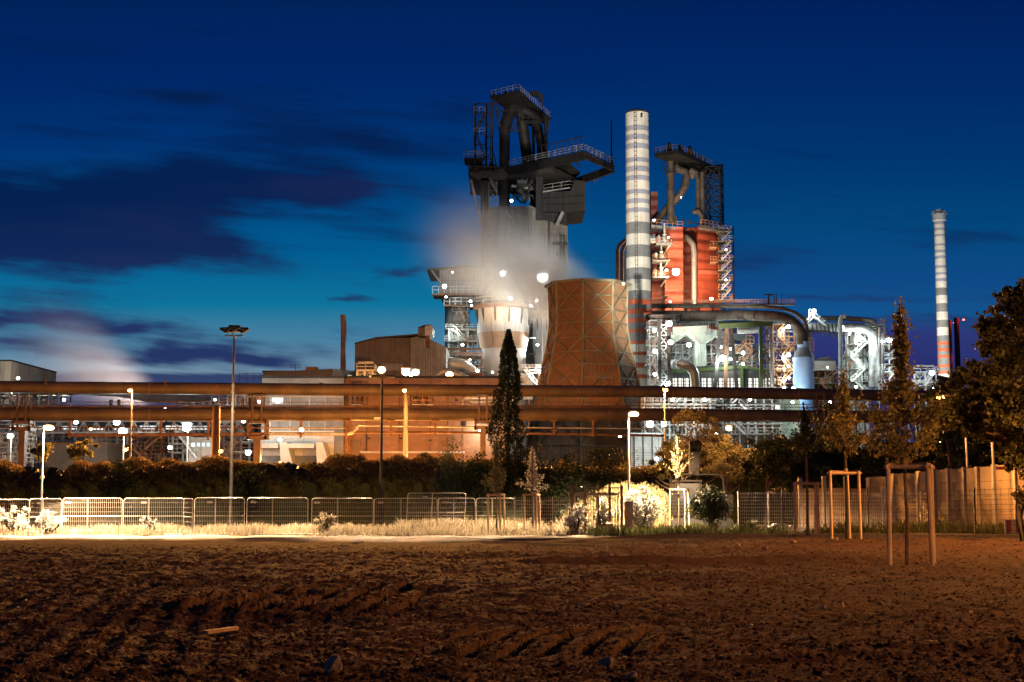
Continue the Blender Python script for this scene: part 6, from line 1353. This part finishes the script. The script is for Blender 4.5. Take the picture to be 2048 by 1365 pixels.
# right-hand ducts
duct('duct', [(1610, 655, 325), (1640, 655, 325), (1700, 655, 325), (1722, 657, 325)]+arc((1722, 680), 23, 80, 0, 6, 325)+[(1746, 700, 325), (1746, 775, 325)], 1.0, steel, 'fat grey duct turning down to the right of the white frame', ring=3.5)
duct('duct', [(1612, 638, 327), (1690, 637, 327), (1740, 641, 327), (1748, 645, 327), (1751, 655, 327), (1751, 690, 327)], .55, dduct, 'thinner dark pipe above the fat grey duct on the right', ring=8)
duct('duct', [(1681, 800, 312), (1681, 640, 312), (1683, 634, 312), (1690, 632, 312)], .48, wsteel, 'tall white upright pipe rising between the blue tank and the right frame')
duct('duct', [(1760, 790, 318), (1760, 655, 318)], .3, galv, 'slim pale upright pipe right of the fat grey duct, taller one')
duct('duct', [(1766, 790, 319), (1766, 668, 319)], .25, galv, 'slim pale upright pipe right of the fat grey duct, shorter one')
mb = MB()
for k in range(8): px = 1624+k*8; mb.bar(at(px, 648, 323), at(px+(4 if k < 6 else 0), 668+k*1.5, 323), .25)
mb.bar(at(1618, 662, 323), at(1660, 664, 323), .5); mb.bar(at(1660, 664, 323), at(1682, 676, 323), .3); S('pipe_truss', mb, dsteel, 'dark truss carrying the fat grey duct between the tank and the white upright pipe', 'truss')
mb = MB(); mb.stairs(at(1628, 632, 322), at(1652, 652, 322), 1.4); mb.rail([at(1618, 634, 322), at(1628, 632, 322)], 1.6, 1, .1); mb.stairs(at(1612, 652, 320), at(1628, 634, 320), 1.2); S('stairway', mb, wsteel, 'brightly lit stairway over the fat grey duct under the high lamp', 'stairway')
t_ = T('hopper_plant', 'white conical hopper in a black steel frame right of the white upright pipe', 'hopper', atz(1712, 330, GZ)); c = at(1708, 700, 333); z = lambda py: at(1708, py, 333).z; s = mpp(333)
P('hopper', MB().lathe((c.x, 333, 0), [(26*s, GZ), (26*s, z(725)), (14*s, z(690)), (14*s, z(672)), (12*s, z(671))], 28), M('mint_white_paint', (.58, .64, .58), (.44, .50, .45), .4, .6, 0, .3), t_)
rack(1694, 665, 1742, 790, 327, 5, 5, 3, 16, 'black steel frame with lamps around the white hopper', dsteel, lagg, wsteel, npipe=9, ves=2)
rack(1758, 690, 1800, 800, 330, 6, 4, 2, 17, 'bright white frame half hidden behind the tallest staked tree', wsteel, lagg, wsteel, npipe=12, ves=3)
rack(1830, 745, 1872, 800, 330, 6, 2, 2, 18, 'low frame of pale pipes below the lamp left of the distant chimney', wsteel, lagg, wsteel, npipe=8, ves=1)
t_, a, b = building('ribbed_building', 'grey horizontally ribbed building right of the blue tank', 1628, 1671, 722, 345, 14, MC('ribbed_cladding', (.27, .27, .27), (.20, .20, .20), 1.3, True, .2))
mb = MB(); pbox(mb, 1640, 716, 1650, 722, 348, 4); pbox(mb, 1654, 713, 1660, 722, 348, 3); P('roof_unit', mb, steel, t_)
mb = MB()
for px in (1632, 1648, 1665): mb.bar(at(px, 748, 343), (at(px, 748, 343).x, 343, GZ), .5)
mb.bar(at(1626, 748, 343), at(1672, 748, 343), .8, .9); P('porch_frame', mb, rust, t_)
t_, a, b = building('small_tower', 'dark slim tower block just right of the blue tank', 1616, 1624, 664, 322, 5, brown)
mb = MB(); 
for k in range(4): mb.rail([at(1613, 690+k*16, 320), at(1628, 690+k*16, 320)], 1.5, 1., .12)
P('railing', mb, orail, t_)
# coal heap
mb = MB(); c = at(1880, 800, 420); mb.lathe((c.x, 420, 0), [(9, GZ), (7, at(1880, 780, 420).z), (3.2, at(1880, 757, 420).z), (.2, at(1880, 751, 420).z)], 20); S('heap', mb, dark, 'black heap at the foot of the distant banded chimney', 'heap')
# between the pipes: lit strip behind bridge right
rack(1290, 790, 1420, 870, 262, 6, 4, 8, 21, 'lit frame seen between the bridge pipes right of the cooling tower', wsteel, lagg, wsteel, npipe=26, ves=4)
rack(1430, 790, 1560, 870, 268, 6, 4, 8, 22, 'dimmer frame seen between the bridge pipes behind the black rounded tree', galv, steel, galv, npipe=22, ves=4)
mb = MB(); pbox(mb, 1562, 795, 1600, 880, 270, 6, True); S('green_lit_house', mb, M('green_white_wall', (.45, .62, .52), (.36, .5, .42), .4), 'pale green lit house between the bridge pipes on the right', 'building')
t_ = T('lit_shed', 'white corrugated shed glaring at the right foot of the cooling tower', 'shed', atz(1270, 262, GZ)); mb = MB(); pbox(mb, 1262, 868, 1322, 905, 258, 10, True); P('wall', mb, wpan, t_); mb = MB(); pbox(mb, 1260, 866, 1324, 869, 257.5, 11); P('roof', mb, galv, t_)
mb = MB()
for k in range(3): px = 1268+k*18; mb.bar(at(px, 870, 257.6), (at(px, 870, 257.6).x, 257.6, GZ), .2)
P('door_frame', mb, dsteel, t_)
# ------------------------------------------------------------------ left yard behind the bridge
def longtruss(px0, px1, py0, py1, Y, n, label, m_=galv):
    a0 = at(px0, py0, Y); a1 = at(px1, py0, Y); b0 = at(px0, py1, Y); b1 = at(px1, py1, Y); mb = MB()
    mb.bar(a0, a1, .25); mb.bar(b0, b1, .3)
    for i in range(n):
        p, q = a0.lerp(a1, i/n), a0.lerp(a1, (i+1)/n); u, v_ = b0.lerp(b1, i/n), b0.lerp(b1, (i+1)/n); mb.bar(u, p.lerp(q, .5), .16); mb.bar(p.lerp(q, .5), v_, .16); mb.bar(u.lerp(v_, .5), p.lerp(q, .5), .12)
    S('truss', mb, m_, label, 'truss')
longtruss(-20, 330, 843, 866, 215, 14, 'long pale lattice truss in the left yard below the bridge pipes'); longtruss(335, 490, 843, 868, 222, 6, 'shorter lattice truss just left of the boxy bridge column')
rack(-60, 868, 38, 925, 200, 6, 3, 5, 31, 'lit low pipe frame at the very left edge behind the hedge', galv, lagg, wsteel, npipe=12, ves=2)
rack(60, 862, 150, 925, 230, 8, 3, 4, 32, 'pipe frame behind the left street lamp', galv, steel, wsteel, npipe=14, ves=2)
rack(150, 872, 255, 925, 225, 8, 3, 5, 33, 'lit pipe frame left of the small-headed street lamp', galv, steel, wsteel, npipe=16, ves=2)
rack(262, 878, 345, 925, 225, 8, 2, 4, 34, 'orange-railed platform frame right of the small-headed street lamp', rust, steel, orail, npipe=14, ves=3, tm=rust)
rack(345, 870, 430, 925, 220, 8, 3, 4, 35, 'bright white stair frame below the big white floodlight', wsteel, lagg, wsteel, npipe=16, ves=3)
rack(430, 846, 500, 925, 222, 8, 4, 4, 36, 'lit pipe frame between the tall mast and the boxy bridge column', wsteel, lagg, prail, npipe=18, ves=2)
t_, a, b = building('canopy_shed', 'flat brown canopy roof in the left yard behind the spreading shrub', 92, 215, 890, 212, 12, M('dim_shed_wall', (.14, .12, .1), (.1, .085, .07)), brown)
t_, a, b = building('white_cabin', 'glaring white flat-roofed cabin beside the slim orange post', 378, 425, 880, 214, 5, wpan, wsteel)
for k in range(4): onwall(t_, 'window', 384+k*10, 886, 390+k*10, 893, 214, WIN2)
mb = MB(); mb.stairs(at(350, 862, 212), at(392, 915, 212), 1.2); S('stairway', mb, galv, 'long pale stairway slanting down below the big white floodlight', 'stairway')
t_, a, b = building('back_hall', 'dim hall standing across the back of the left yard', -80, 500, 846, 300, 30, M('dim_blue_wall', (.16, .17, .18), (.11, .12, .13), .1), dsteel)
for k in range(9): onwall(t_, 'lit_window', 20+k*52, 852, 50+k*52, 860, 300, WIN2 if k % 3 else WIN)
rack(-40, 786, 118, 812, 300, 8, 1, 8, 37, 'lit frame with sloping struts between the pipes at the left edge', wsteel, lagg, prail, down=False, npipe=14, ves=3)
rack(355, 787, 522, 812, 262, 8, 1, 10, 38, 'pale pipe frame seen between the two bridge pipes at the tall mast', galv, lagg, prail, down=False, npipe=20, ves=4)
duct('duct', [(120, 776, 245), (235, 783, 245), (300, 794, 245), (368, 797, 245), (420, 790, 245)], .95, conc, 'pale ringed duct seen between the bridge pipes at the small-headed street lamp', ring=2.2, post=[(222, 800, 245), (238, 800, 245)])
rack(700, 792, 720, 812, 204, 2, 1, 2, 39, 'small ladder frame between the pipes above the brick doors', rust, rust, rust, down=False, npipe=2, ves=0, stairs=False)
rack(822, 793, 852, 812, 196, 3, 1, 2, 40, 'black ladder frame between the pipes above the brick hall', dsteel, rust, orail, down=False, npipe=3, ves=0, stairs=False)
duct('duct', [(926, 812, 200), (926, 800, 200), (929, 796, 200), (936, 795, 200), (990, 795, 200)], .25, lagg, 'slim pale pipe bend between the bridge pipes left of the conical tree', n=10)
duct('duct', [(940, 803, 202), (1000, 803, 202)], .2, lagg, 'slim pale straight pipe under the bend left of the conical tree', n=8)
rack(925, 842, 1000, 905, 215, 6, 3, 4, 41, 'white lit pipe frame behind the conical tree foot', wsteel, lagg, wsteel, npipe=14, ves=2)
rack(715, 742, 745, 757, 262, 5, 1, 2, 42, 'tiny roof frame beside the low hall', wsteel, lagg, wsteel, npipe=4, ves=0, down=False, stairs=False)
# ------------------------------------------------------------------ lamps of the works, each a thing
lampm = M('lamp_housing', (.10, .10, .10), (.07, .07, .07), 2, .5, .4)
def lamp(px, py, Y, label, power, size=.5, col=CW, glass=None, pole=0., dy=-1.2, aim=None):
    c = at(px, py, Y); t_ = T('floodlight', label, 'floodlight', c-Vector((0, 0, pole)), 'lamps of the steelworks')
    mb = MB(); mb.sm = True; mb.lathe(c, [(size*.15, -size*.55), (size*.5, -size*.4), (size*.62, 0), (size*.5, size*.4), (size*.12, size*.5)], 14); P('lamp_glass', mb, glass or WHITE, t_)
    mb = MB(); mb.box(c.x-size*.7, c.y+size*.3, c.z-size*.3, c.x+size*.7, c.y+size*1.2, c.z+size*.65); mb.box(c.x-size*.75, c.y-size*.3, c.z+size*.55, c.x+size*.75, c.y+size*1.2, c.z+size*.68)
    P('housing', mb, lampm, t_)
    if pole: P('pole', MB().tube(c-Vector((0, -size*.9, pole)), c+Vector((0, size*.9, -.1)), .12, .08, 8), galv, t_)
    if power:
        if aim: light('SPOT', c+Vector((0, dy, -.1)), col, power*LP['plant'], size*.6, t_, 120, at(*aim))
        else: light('POINT', c+Vector((0, dy, -.2)), col, power*LP['plant'], size*.6, t_)
    return t_
def frame_mast(px, pyb, py, Y, w=5):   # little railed platform under the big orange lamps
    mb = MB(); a = at(px-w, pyb, Y); b = at(px+w, pyb, Y); mb.box(a.x, Y-.5, a.z-.12, b.x, Y+.5, a.z); mb.rail([a, b], 1., .6, .07); return mb
for px, py, Y, lab, pw in ((763, 740, 211, 'leftmost of the big orange-starred floodlights above the bridge', .8), (831, 745, 213, 'middle one of the big orange-starred floodlights above the bridge', 1.), (899, 750, 212, 'rightmost of the big orange-starred floodlights above the bridge', 1.5)):
    t_ = lamp(px, py, Y, lab, 0, .85, CSS, SODIUM, pole=0); c = at(px, py, Y)
    P('platform', frame_mast(px, py+12, py, Y), brown, t_); P('pole', MB().tube((c.x, Y+.2, c.z-.4), (c.x, Y+.2, 18), .12, .16, 8), brown, t_)
    light('SPOT', c+Vector((.6, 1.2, .2)), CS, LP['tower']*pw, .5, t_, 70, (38, 284, 24))
    if px == 763: light('SPOT', c+Vector((-.5, .8, .3)), CS, LP['tower']*6, .5, t_, 62, at(740, 705, 312))
lamp(812, 745, 214, 'white floodlight glaring just left of the middle orange one', 14, .9); lamp(822, 753, 214, 'lower small white lamp below the middle orange floodlight', 5, .5)
t_ = lamp(603, 860, 168, 'sodium lamp hanging under the bridge before the white panels', 4, .42, CS, SODIUM); light('SPOT', at(603, 861, 167), CS, LP['hedge']*.8, .3, t_, 120, (-22, 100, 4))
t_ = lamp(809, 782, 160, 'small orange lamp on top of the brilliantly lit white post', 0, .3, CS, SODIUM); light('SPOT', at(809, 781, 160)+Vector((-.4, -3.5, .1)), CS, LP['post'], .3, t_, 168, at(809, 981, 160)); light('SPOT', at(809, 781, 158), CS, LP['hedge'], .3, t_, 110, (-6, 100, 4))
lamp(250, 900, 118, 'small orange lamp in the hedge below the big white yard lamp', 2, .26, CS, HOT); lamp(441, 903, 110, 'small orange lamp inside the shrub left of the tall mast', 1.5, .24, CS, HOT)
lamp(1458, 857, 98, 'orange lamp shining through the lamp-lit tree above the excavator', 12, .3, CS, SODIUM)
lamp(1887, 873, 106, 'faint orange lamp deep in the black trees on the right', .8, .22, CS, HOT); lamp(1879, 885, 106, 'second fainter orange lamp just below it in the black trees', .4, .15, CS, HOT)
lamp(1163, 975, 100, 'tiny white lamp glinting in the dark shrub beside the mound', .05, .08)
# left yard lamps
lamp(20, 873, 185, 'white yard lamp nearest the left edge', 12, .55, pole=6); lamp(152, 845, 200, 'small white yard lamp under the lower pipe, left one of two', 9, .45); lamp(233, 845, 200, 'wide white yard lamp under the lower pipe, just above the big one', 14, .7)
lamp(245, 863, 190, 'big white yard lamp directly behind the small-headed street lamp pole', 30, .85, pole=6); lamp(182, 858, 205, 'faint warm lamp between the two small white yard lamps', 3, .35, CS, SODIUM)
lamp(373, 855, 190, 'biggest white floodlight of the left yard', 34, .95, pole=7); lamp(340, 896, 205, 'white lamp low in the yard below the orange rails', 8, .45); lamp(386, 890, 206, 'small white lamp beside the glaring cabin', 7, .35)
lamp(487, 843, 200, 'white star lamp at the top left of the boxy bridge column', 9, .4); lamp(496, 906, 190, 'white lamp at the foot of the boxy bridge column', 12, .55); lamp(128, 800, 240, 'small white lamp between the two bridge pipes on the left', 6, .4)
lamp(36, 757, 290, 'white lamp in front of the streaked concrete block', 8, .5); lamp(24, 785, 280, 'added hidden lamp lighting the struts at the left edge', 12, .4, dy=-4); lamp(518, 804, 200, 'small white lamp between the pipes right of the tall mast', 6, .35); lamp(555, 802, 198, 'lamp glaring before the white panels between the pipes', 16, .6); lamp(430, 800, 255, 'lamp between the pipes left of the tall mast', 9, .3)  # the hidden lamp is added to light the struts
lamp(699, 755, 240, 'lone white lamp on the roof right of the twisted chimney', 5, .45); lamp(960, 862, 205, 'lamp behind the conical tree foot', 14, .4); lamp(560, 880, 192, 'lamp lighting the white panels beside the dock canopies', 10, .4, (.95, 1, 1), dy=0)
t_ = lamp(955, 742, 300, 'added unseen warm uplight tinting the steam from beside the fat pale duct', 0, .5, CSS); light('SPOT', at(955, 740, 300), (1, .66, .36), LP['warm'], .5, t_, 36, at(985, 510, 345))  # spot added to give the steam its warm tint
# furnace, silo, stoves
lamp(889, 573, 378, 'white star lamp on the silo gallery against the sky', 26, .9); lamp(892, 594, 379, 'smaller lamp under the silo gallery', 10, .4); lamp(941, 603, 375, 'lamp beside the silo at the nearest stove platform', 14, .5); lamp(943, 612, 374, 'second lamp just below the one beside the silo', 6, .4)
lamp(1006, 547, 335, 'wide white lamp over the cage on top of the nearest stove', 11, .9, dy=-2); lamp(1021, 597, 333, 'bar-shaped white lamp on the shoulder of the nearest stove dome', 15, .7, dy=-2.5); lamp(1062, 612, 338, 'lamp on the platform edge of the nearest stove', 16, .5)
t_ = lamp(1085, 556, 330, 'blinding white floodlight in the steam left of the cooling tower', 75, 2.2, (1, .98, .92), dy=-2, pole=30); light('SPOT', at(1085, 556, 330)+Vector((0, 2, -1)), (1, .98, .92), 110*LP['plant'], .8, t_, 120, at(1085, 700, 350))
lamp(1073, 602, 345, 'small star lamp between the two stoves', 30, .55); lamp(1023, 402, 396, 'single white star lamp high up under the dark deck', 10, .6); lamp(1247, 568, 277, 'small white lamp on the right rim of the cooling tower', 5, .35)
lamp(1075, 690, 350, 'added hidden lamp lighting the second stove', 90, .5, dy=-6); lamp(1080, 745, 330, 'lamp lighting the feet of the stoves', 60, .5, dy=-3); lamp(985, 745, 328, 'lamp at the left foot of the nearest stove', 26, .4, dy=-3); lamp(925, 690, 345, 'lamp in the stair frame below the silo', 22, .5); lamp(905, 660, 350, 'small lamp near the ladder tower below the silo', 14, .4); lamp(940, 720, 326, 'lamp above the fat pale duct', 12, .3); lamp(905, 545, 375, 'dim lamp lighting the bunker house wall', 16, .3, (1, .8, .7), dy=-6)  # the hidden lamp is added, unseen, to brighten the second stove
lamp(1050, 700, 330, 'warm lamp lighting the rust belt of the nearest stove', 55, .4, (1, .62, .32), dy=-22)
# red furnace
lamp(1352, 545, 424, 'blinding lamp in the middle of the red cladding', 260, 1.6, (1, .72, .42), dy=-4); lamp(1333, 541, 424, 'smaller lamp on the balcony left of the blinding one', 22, .6, (1, .8, .6)); lamp(1423, 598, 424, 'lamp lighting the foot of the red cladding under the stairs', 200, .7, (1, .68, .35), dy=-4)
lamp(1308, 441, 422, 'small lamp at the left end of the upper gallery of the red furnace', 6, .5); lamp(1337, 475, 426, 'dim lamp below the left gallery of the red furnace', 6, .4); lamp(1452, 500, 428, 'lamp on the red furnace stairs', 14, .4, (1, .7, .5)); lamp(1452, 560, 428, 'lower lamp on the red furnace stairs', 20, .4, (1, .7, .5)); lamp(1340, 604, 415, 'lamp low in front of the red furnace behind the catwalk', 130, .5, (1, .6, .3), dy=-4); lamp(1362, 395, 425, 'dim lamp shining up on the bent downcomer pipe', 14, .3, (1, .8, .6), dy=-8)
# process area
for px, py, Y, sz, pw, lab in ((1338, 648, 296, 1.0, 24, 'big green-white lamp at the top of the lattice pair'), (1341, 685, 296, .8, 30, 'green-white lamp half way down the lattice pair'), (1309, 661, 296, .6, 20, 'star lamp close beside the white chimney, upper'), (1310, 703, 296, .75, 26, 'star lamp close beside the white chimney, lower'), (1310, 749, 296, .6, 18, 'lamp beside the white chimney just above the bridge'), (1337, 767, 294, .7, 18, 'wide lamp on the bridge beside the right foot of the lattice pair'),
    (1378, 690, 318, .8, 16, 'white lamp left of the bunker column'), (1445, 717, 296, 1.15, 46, 'big white star lamp in front of the leaning legs'), (1462, 698, 312, .5, 16, 'small lamp above the big white star lamp'), (1461, 719, 312, .5, 16, 'small lamp right of the big white star lamp'), (1441, 695, 325, .5, 16, 'small lamp among the dense pipes'), (1486, 706, 322, .6, 18, 'lamp on the orange-railed stair frame'), (1486, 729, 322, .55, 14, 'lamp on the roof of the green hall'),
    (1577, 654, 299, .65, 24, 'star lamp on the stair tower, topmost of the column'), (1577, 710, 299, .65, 20, 'star lamp on the stair tower, second from the top'), (1577, 733, 299, .4, 10, 'small lamp on the stair tower, third from the top'), (1578, 756, 299, .4, 9, 'small lamp on the stair tower, fourth from the top'), (1568, 776, 290, .55, 12, 'left one of the twin star lamps at the foot of the blue tank'), (1587, 777, 290, .5, 12, 'right one of the twin star lamps at the foot of the blue tank'),
    (1628, 622, 318, .7, 24, 'high star lamp on top of the pipe stairway against the sky'), (1686, 655, 322, .5, 14, 'lamp at the top of the white upright pipe'), (1699, 668, 322, .4, 12, 'lamp on the black frame, upper left'), (1720, 676, 321, .8, 30, 'lamp inside the bend of the fat grey duct'), (1720, 732, 320, .45, 16, 'lamp in the middle of the black frame'), (1712, 774, 316, .4, 8, 'lamp low on the black frame'), (1779, 681, 318, .9, 32, 'big star lamp beside the crown of the tallest staked tree'), (1762, 683, 319, .5, 14, 'small lamp left of that big star lamp'), (1808, 733, 322, .6, 20, 'lamp behind the crown of the tallest staked tree'),
    (1864, 746, 320, .9, 18, 'big bluish star lamp left of the distant banded chimney'), (1868, 775, 320, .6, 8, 'broad lamp right below the bluish star lamp'), (1949, 746, 300, .55, 6, 'white star lamp among the dark leaves on the right'), (1555, 815, 258, .45, 8, 'star lamp on the lower bridge pipe at the right'), (1300, 849, 250, 1.0, 26, 'wide glaring lamp at the right foot of the cooling tower'), (1328, 849, 250, .7, 30, 'glaring lamp right of the wide one at the cooling tower foot'), (1432, 867, 245, .45, 10, 'white lamp behind the pale lamp-lit tree'), (1313, 918, 150, .3, 6, 'small bar lamp behind the white flowering bush'), (1345, 800, 256, .5, 26, 'lamp between the bridge pipes behind the street lamp'), (1410, 800, 256, .5, 22, 'lamp between the bridge pipes above the lamp-lit tree'), (1500, 800, 262, .4, 14, 'lamp between the bridge pipes above the black rounded tree'), (1585, 805, 260, .4, 14, 'lamp lighting the pale green house'), (1240, 872, 246, .5, 14, 'lamp lighting the corrugated foot of the cooling tower'), (1655, 735, 338, .3, 8, 'dim lamp in front of the ribbed building'), (1660, 805, 262, .4, 10, 'dim lamp between the pipes below the black frame')):
    lamp(px, py, Y, lab, pw*1.0, sz, CW if px != 1864 else (.75, .85, 1), dy=5. if 290 <= Y <= 299 else 2.5 if Y > 299 else -1.2)
lamp(1606, 790, 290, 'blue lamp at the foot of the blue tank', 26, .3, (.4, .8, 1), dy=-3)
# unseen low lamps added behind the hedge to light the bridge and hedge top
for px, Y, lab, pw in ((-60, 148, 'added unseen low lamp behind the hedge beyond the left edge', 1.), (150, 150, 'added unseen low lamp behind the lamp-lit shrub', 1.), (350, 152, 'added unseen low lamp behind the hedge left of the tall mast', .9), (560, 160, 'added unseen low lamp behind the hedge before the white panels', .5), (700, 164, 'added unseen low lamp behind the hedge before the brick doors', 1.1), (880, 164, 'added unseen low lamp behind the grey green shrub', 1.2), (1130, 150, 'added unseen low lamp behind the broad black shrub', 1.), (1560, 150, 'added unseen low lamp behind the black rounded tree', .3)):
    c = at(px, 935, Y); t_ = T('added_lamp', lab, 'added lamp', (c.x, Y, GZ), 'added unseen low lamps behind the hedge'); P('post', MB().tube((c.x, Y, GZ), (c.x, Y, c.z-.1), .07, .06, 8), polem, t_); P('lamp_glass', MB().lathe(c, [(.05, -.1), (.16, 0), (.1, .12)], 10), HOT, t_)
    light('POINT', c+Vector((0, 0, .4)), CS, LP['added_low']*pw, .2, t_)
for px, lab, pw in ((560, 'added unseen low lamp on the ground before the white panels', .5), (715, 'added unseen low lamp on the ground before the brick doors', 1.), (800, 'added unseen low lamp on the ground before the middle of the brick hall', 1.), (880, 'added unseen low lamp on the ground before the right part of the brick hall', 1.), (950, 'added unseen low lamp on the ground at the right end of the brick hall', .8)):
    c = at(px, 925, 186); t_ = T('added_lamp', lab, 'added lamp', (c.x, 186, GZ), 'added unseen lamps washing the brick hall'); P('post', MB().tube((c.x, 186, GZ), (c.x, 186, c.z-.1), .07, .06, 8), polem, t_); P('lamp_glass', MB().lathe(c, [(.05, -.1), (.16, 0), (.1, .12)], 10), HOT, t_)
    light('POINT', c+Vector((0, 0, .4)), CS, LP['hall']*pw, .2, t_)  # unseen lamps added only to light the front of the brick hall
# ------------------------------------------------------------------ steam
def plume(name, p0, p1, w0, w1, dens, label, col, seed, nscale=.035, p=1.3, slen=1., ecc=1.):
    """cone of steam from p0 to p1; soft edge and wisps set by the volume density in the object's own space"""
    p0 = Vector(p0); p1 = Vector(p1); L = (p1-p0).length; q = (p1-p0).to_track_quat('Z', 'Y'); n = 24; mb = MB()
    mb.lathe((0, 0, 0), [(w0*1.0, -w0*.15), (w0*1.05+(w1-w0)*.3, L*.3), (w0+(w1-w0)*.7, L*.7), (w1*1.02, L)], n)
    me = mkmesh(name, mb, [], (0, 0, 0)); me.polygons.foreach_set('use_smooth', [False]*len(me.polygons))
    m = bpy.data.materials.new(name); m.use_nodes = True; t = NT(m.node_tree); t.n.remove(t.n['Principled BSDF'])
    vs = t.n.new('ShaderNodeVolumePrincipled'); vs.inputs['Color'].default_value = (*col, 1); vs.inputs['Anisotropy'].default_value = .1
    o = t.obj(); c = t.xyz(o); z = t.m('DIVIDE', c[2], L, clamp=True); rad = t.m('SQRT', t.m('ADD', t.m('POWER', c[0], 2.), t.m('POWER', t.m('ABSOLUTE', c[1]), 2.)))
    w = t.m('ADD', w0, t.m('MULTIPLY', z, w1-w0)); rr = t.m('DIVIDE', rad, w)
    nz = t.noise(t.scale(o, (1, 1, .3)), nscale, 5, .55); rr = t.m('ADD', rr, t.m('MULTIPLY', t.m('SUBTRACT', nz, .5), .8))
    dn = t.ss(rr, .95, .12); dn = t.m('POWER', dn, p)
    dn = t.m('MULTIPLY', dn, t.m('POWER', t.ss(z, 1., .15), slen)); dn = t.m('MULTIPLY', dn, t.ss(z, -.02, .06)); dn = t.m('MULTIPLY', dn, t.m('ADD', .35, t.m('MULTIPLY', t.ss(nz, .25, .7), .9)))
    t.put(vs.inputs['Density'], t.m('MULTIPLY', dn, dens)); t.l.new(vs.outputs[0], t.n['Material Output'].inputs['Volume'])
    me.materials.clear(); me.materials.append(m)
    ob = bpy.data.objects.new(name, me); COL.objects.link(ob); ob.location = p0; ob.rotation_mode = 'QUATERNION'; ob.rotation_quaternion = q
    tag(ob, label, 'steam', kind='stuff'); return ob
zt_ = at(1178, 567, 286).z
plume('steam', (at(1178, 567, 286).x, 286, zt_-6), at(880, 450, 372), 9, 21, LP['steam'], 'pale steam drifting up and left from the cooling tower across the dark furnace', (.95, .94, .92), 1, .075, 1.6)
plume('steam', at(290, 800, 420), at(20, 655, 440), 7, 30, LP['steam2'], 'soft pinkish steam cloud rising behind the pipes at the left', (.95, .9, .88), 2, .03, slen=1.2)
t_ = lamp(330, 818, 405, 'added unseen lamp lighting the soft steam cloud from behind the pipes', 0, .6, (1, .8, .68)); light('SPOT', at(330, 815, 405), (1, .8, .68), LP['steaml'], 2., t_, 110, at(100, 700, 430))  # unseen lamp added so the steam cloud shows
if LABELS:
    for k, v in LABELS.items():
        if len(v) > 1: print('DUP LABEL', k, v[:4])

t_ = T('added_floodlights', 'added low floodlights brightening the tall white chimney from the yard', 'floodlight', atz(1560, 196, GZ)); c = atz(1560, 196, 2.)
P('bracket', MB().box(c.x-1, 196, GZ, c.x+1, 196.3, 1.6), galv, t_); P('lamp_glass', MB().box(c.x-.9, 195.7, 1.7, c.x+.9, 196.2, 2.3), WHITE, t_)
light('SPOT', c+Vector((0, 0, .8)), (1, .93, .8), LP['chim'], 1., t_, 23, at(1276, 420, 350))  # added source, brightens the upper part of the white chimney
t_ = T('added_floodlights', 'added far floodlights brightening the distant banded chimney', 'floodlight', atz(1850, 730, GZ)); c = atz(1850, 730, 2.)
P('bracket', MB().box(c.x-2, 730, GZ, c.x+2, 730.4, 1.6), galv, t_); P('lamp_glass', MB().box(c.x-1.9, 729.7, 1.7, c.x+1.9, 730.2, 2.5), WHITE, t_)
light('SPOT', c+Vector((0, 0, .9)), (1, .95, .85), LP['farchim'], 1., t_, 50, at(1890, 560, 820))  # added source, brightens the distant chimney from below
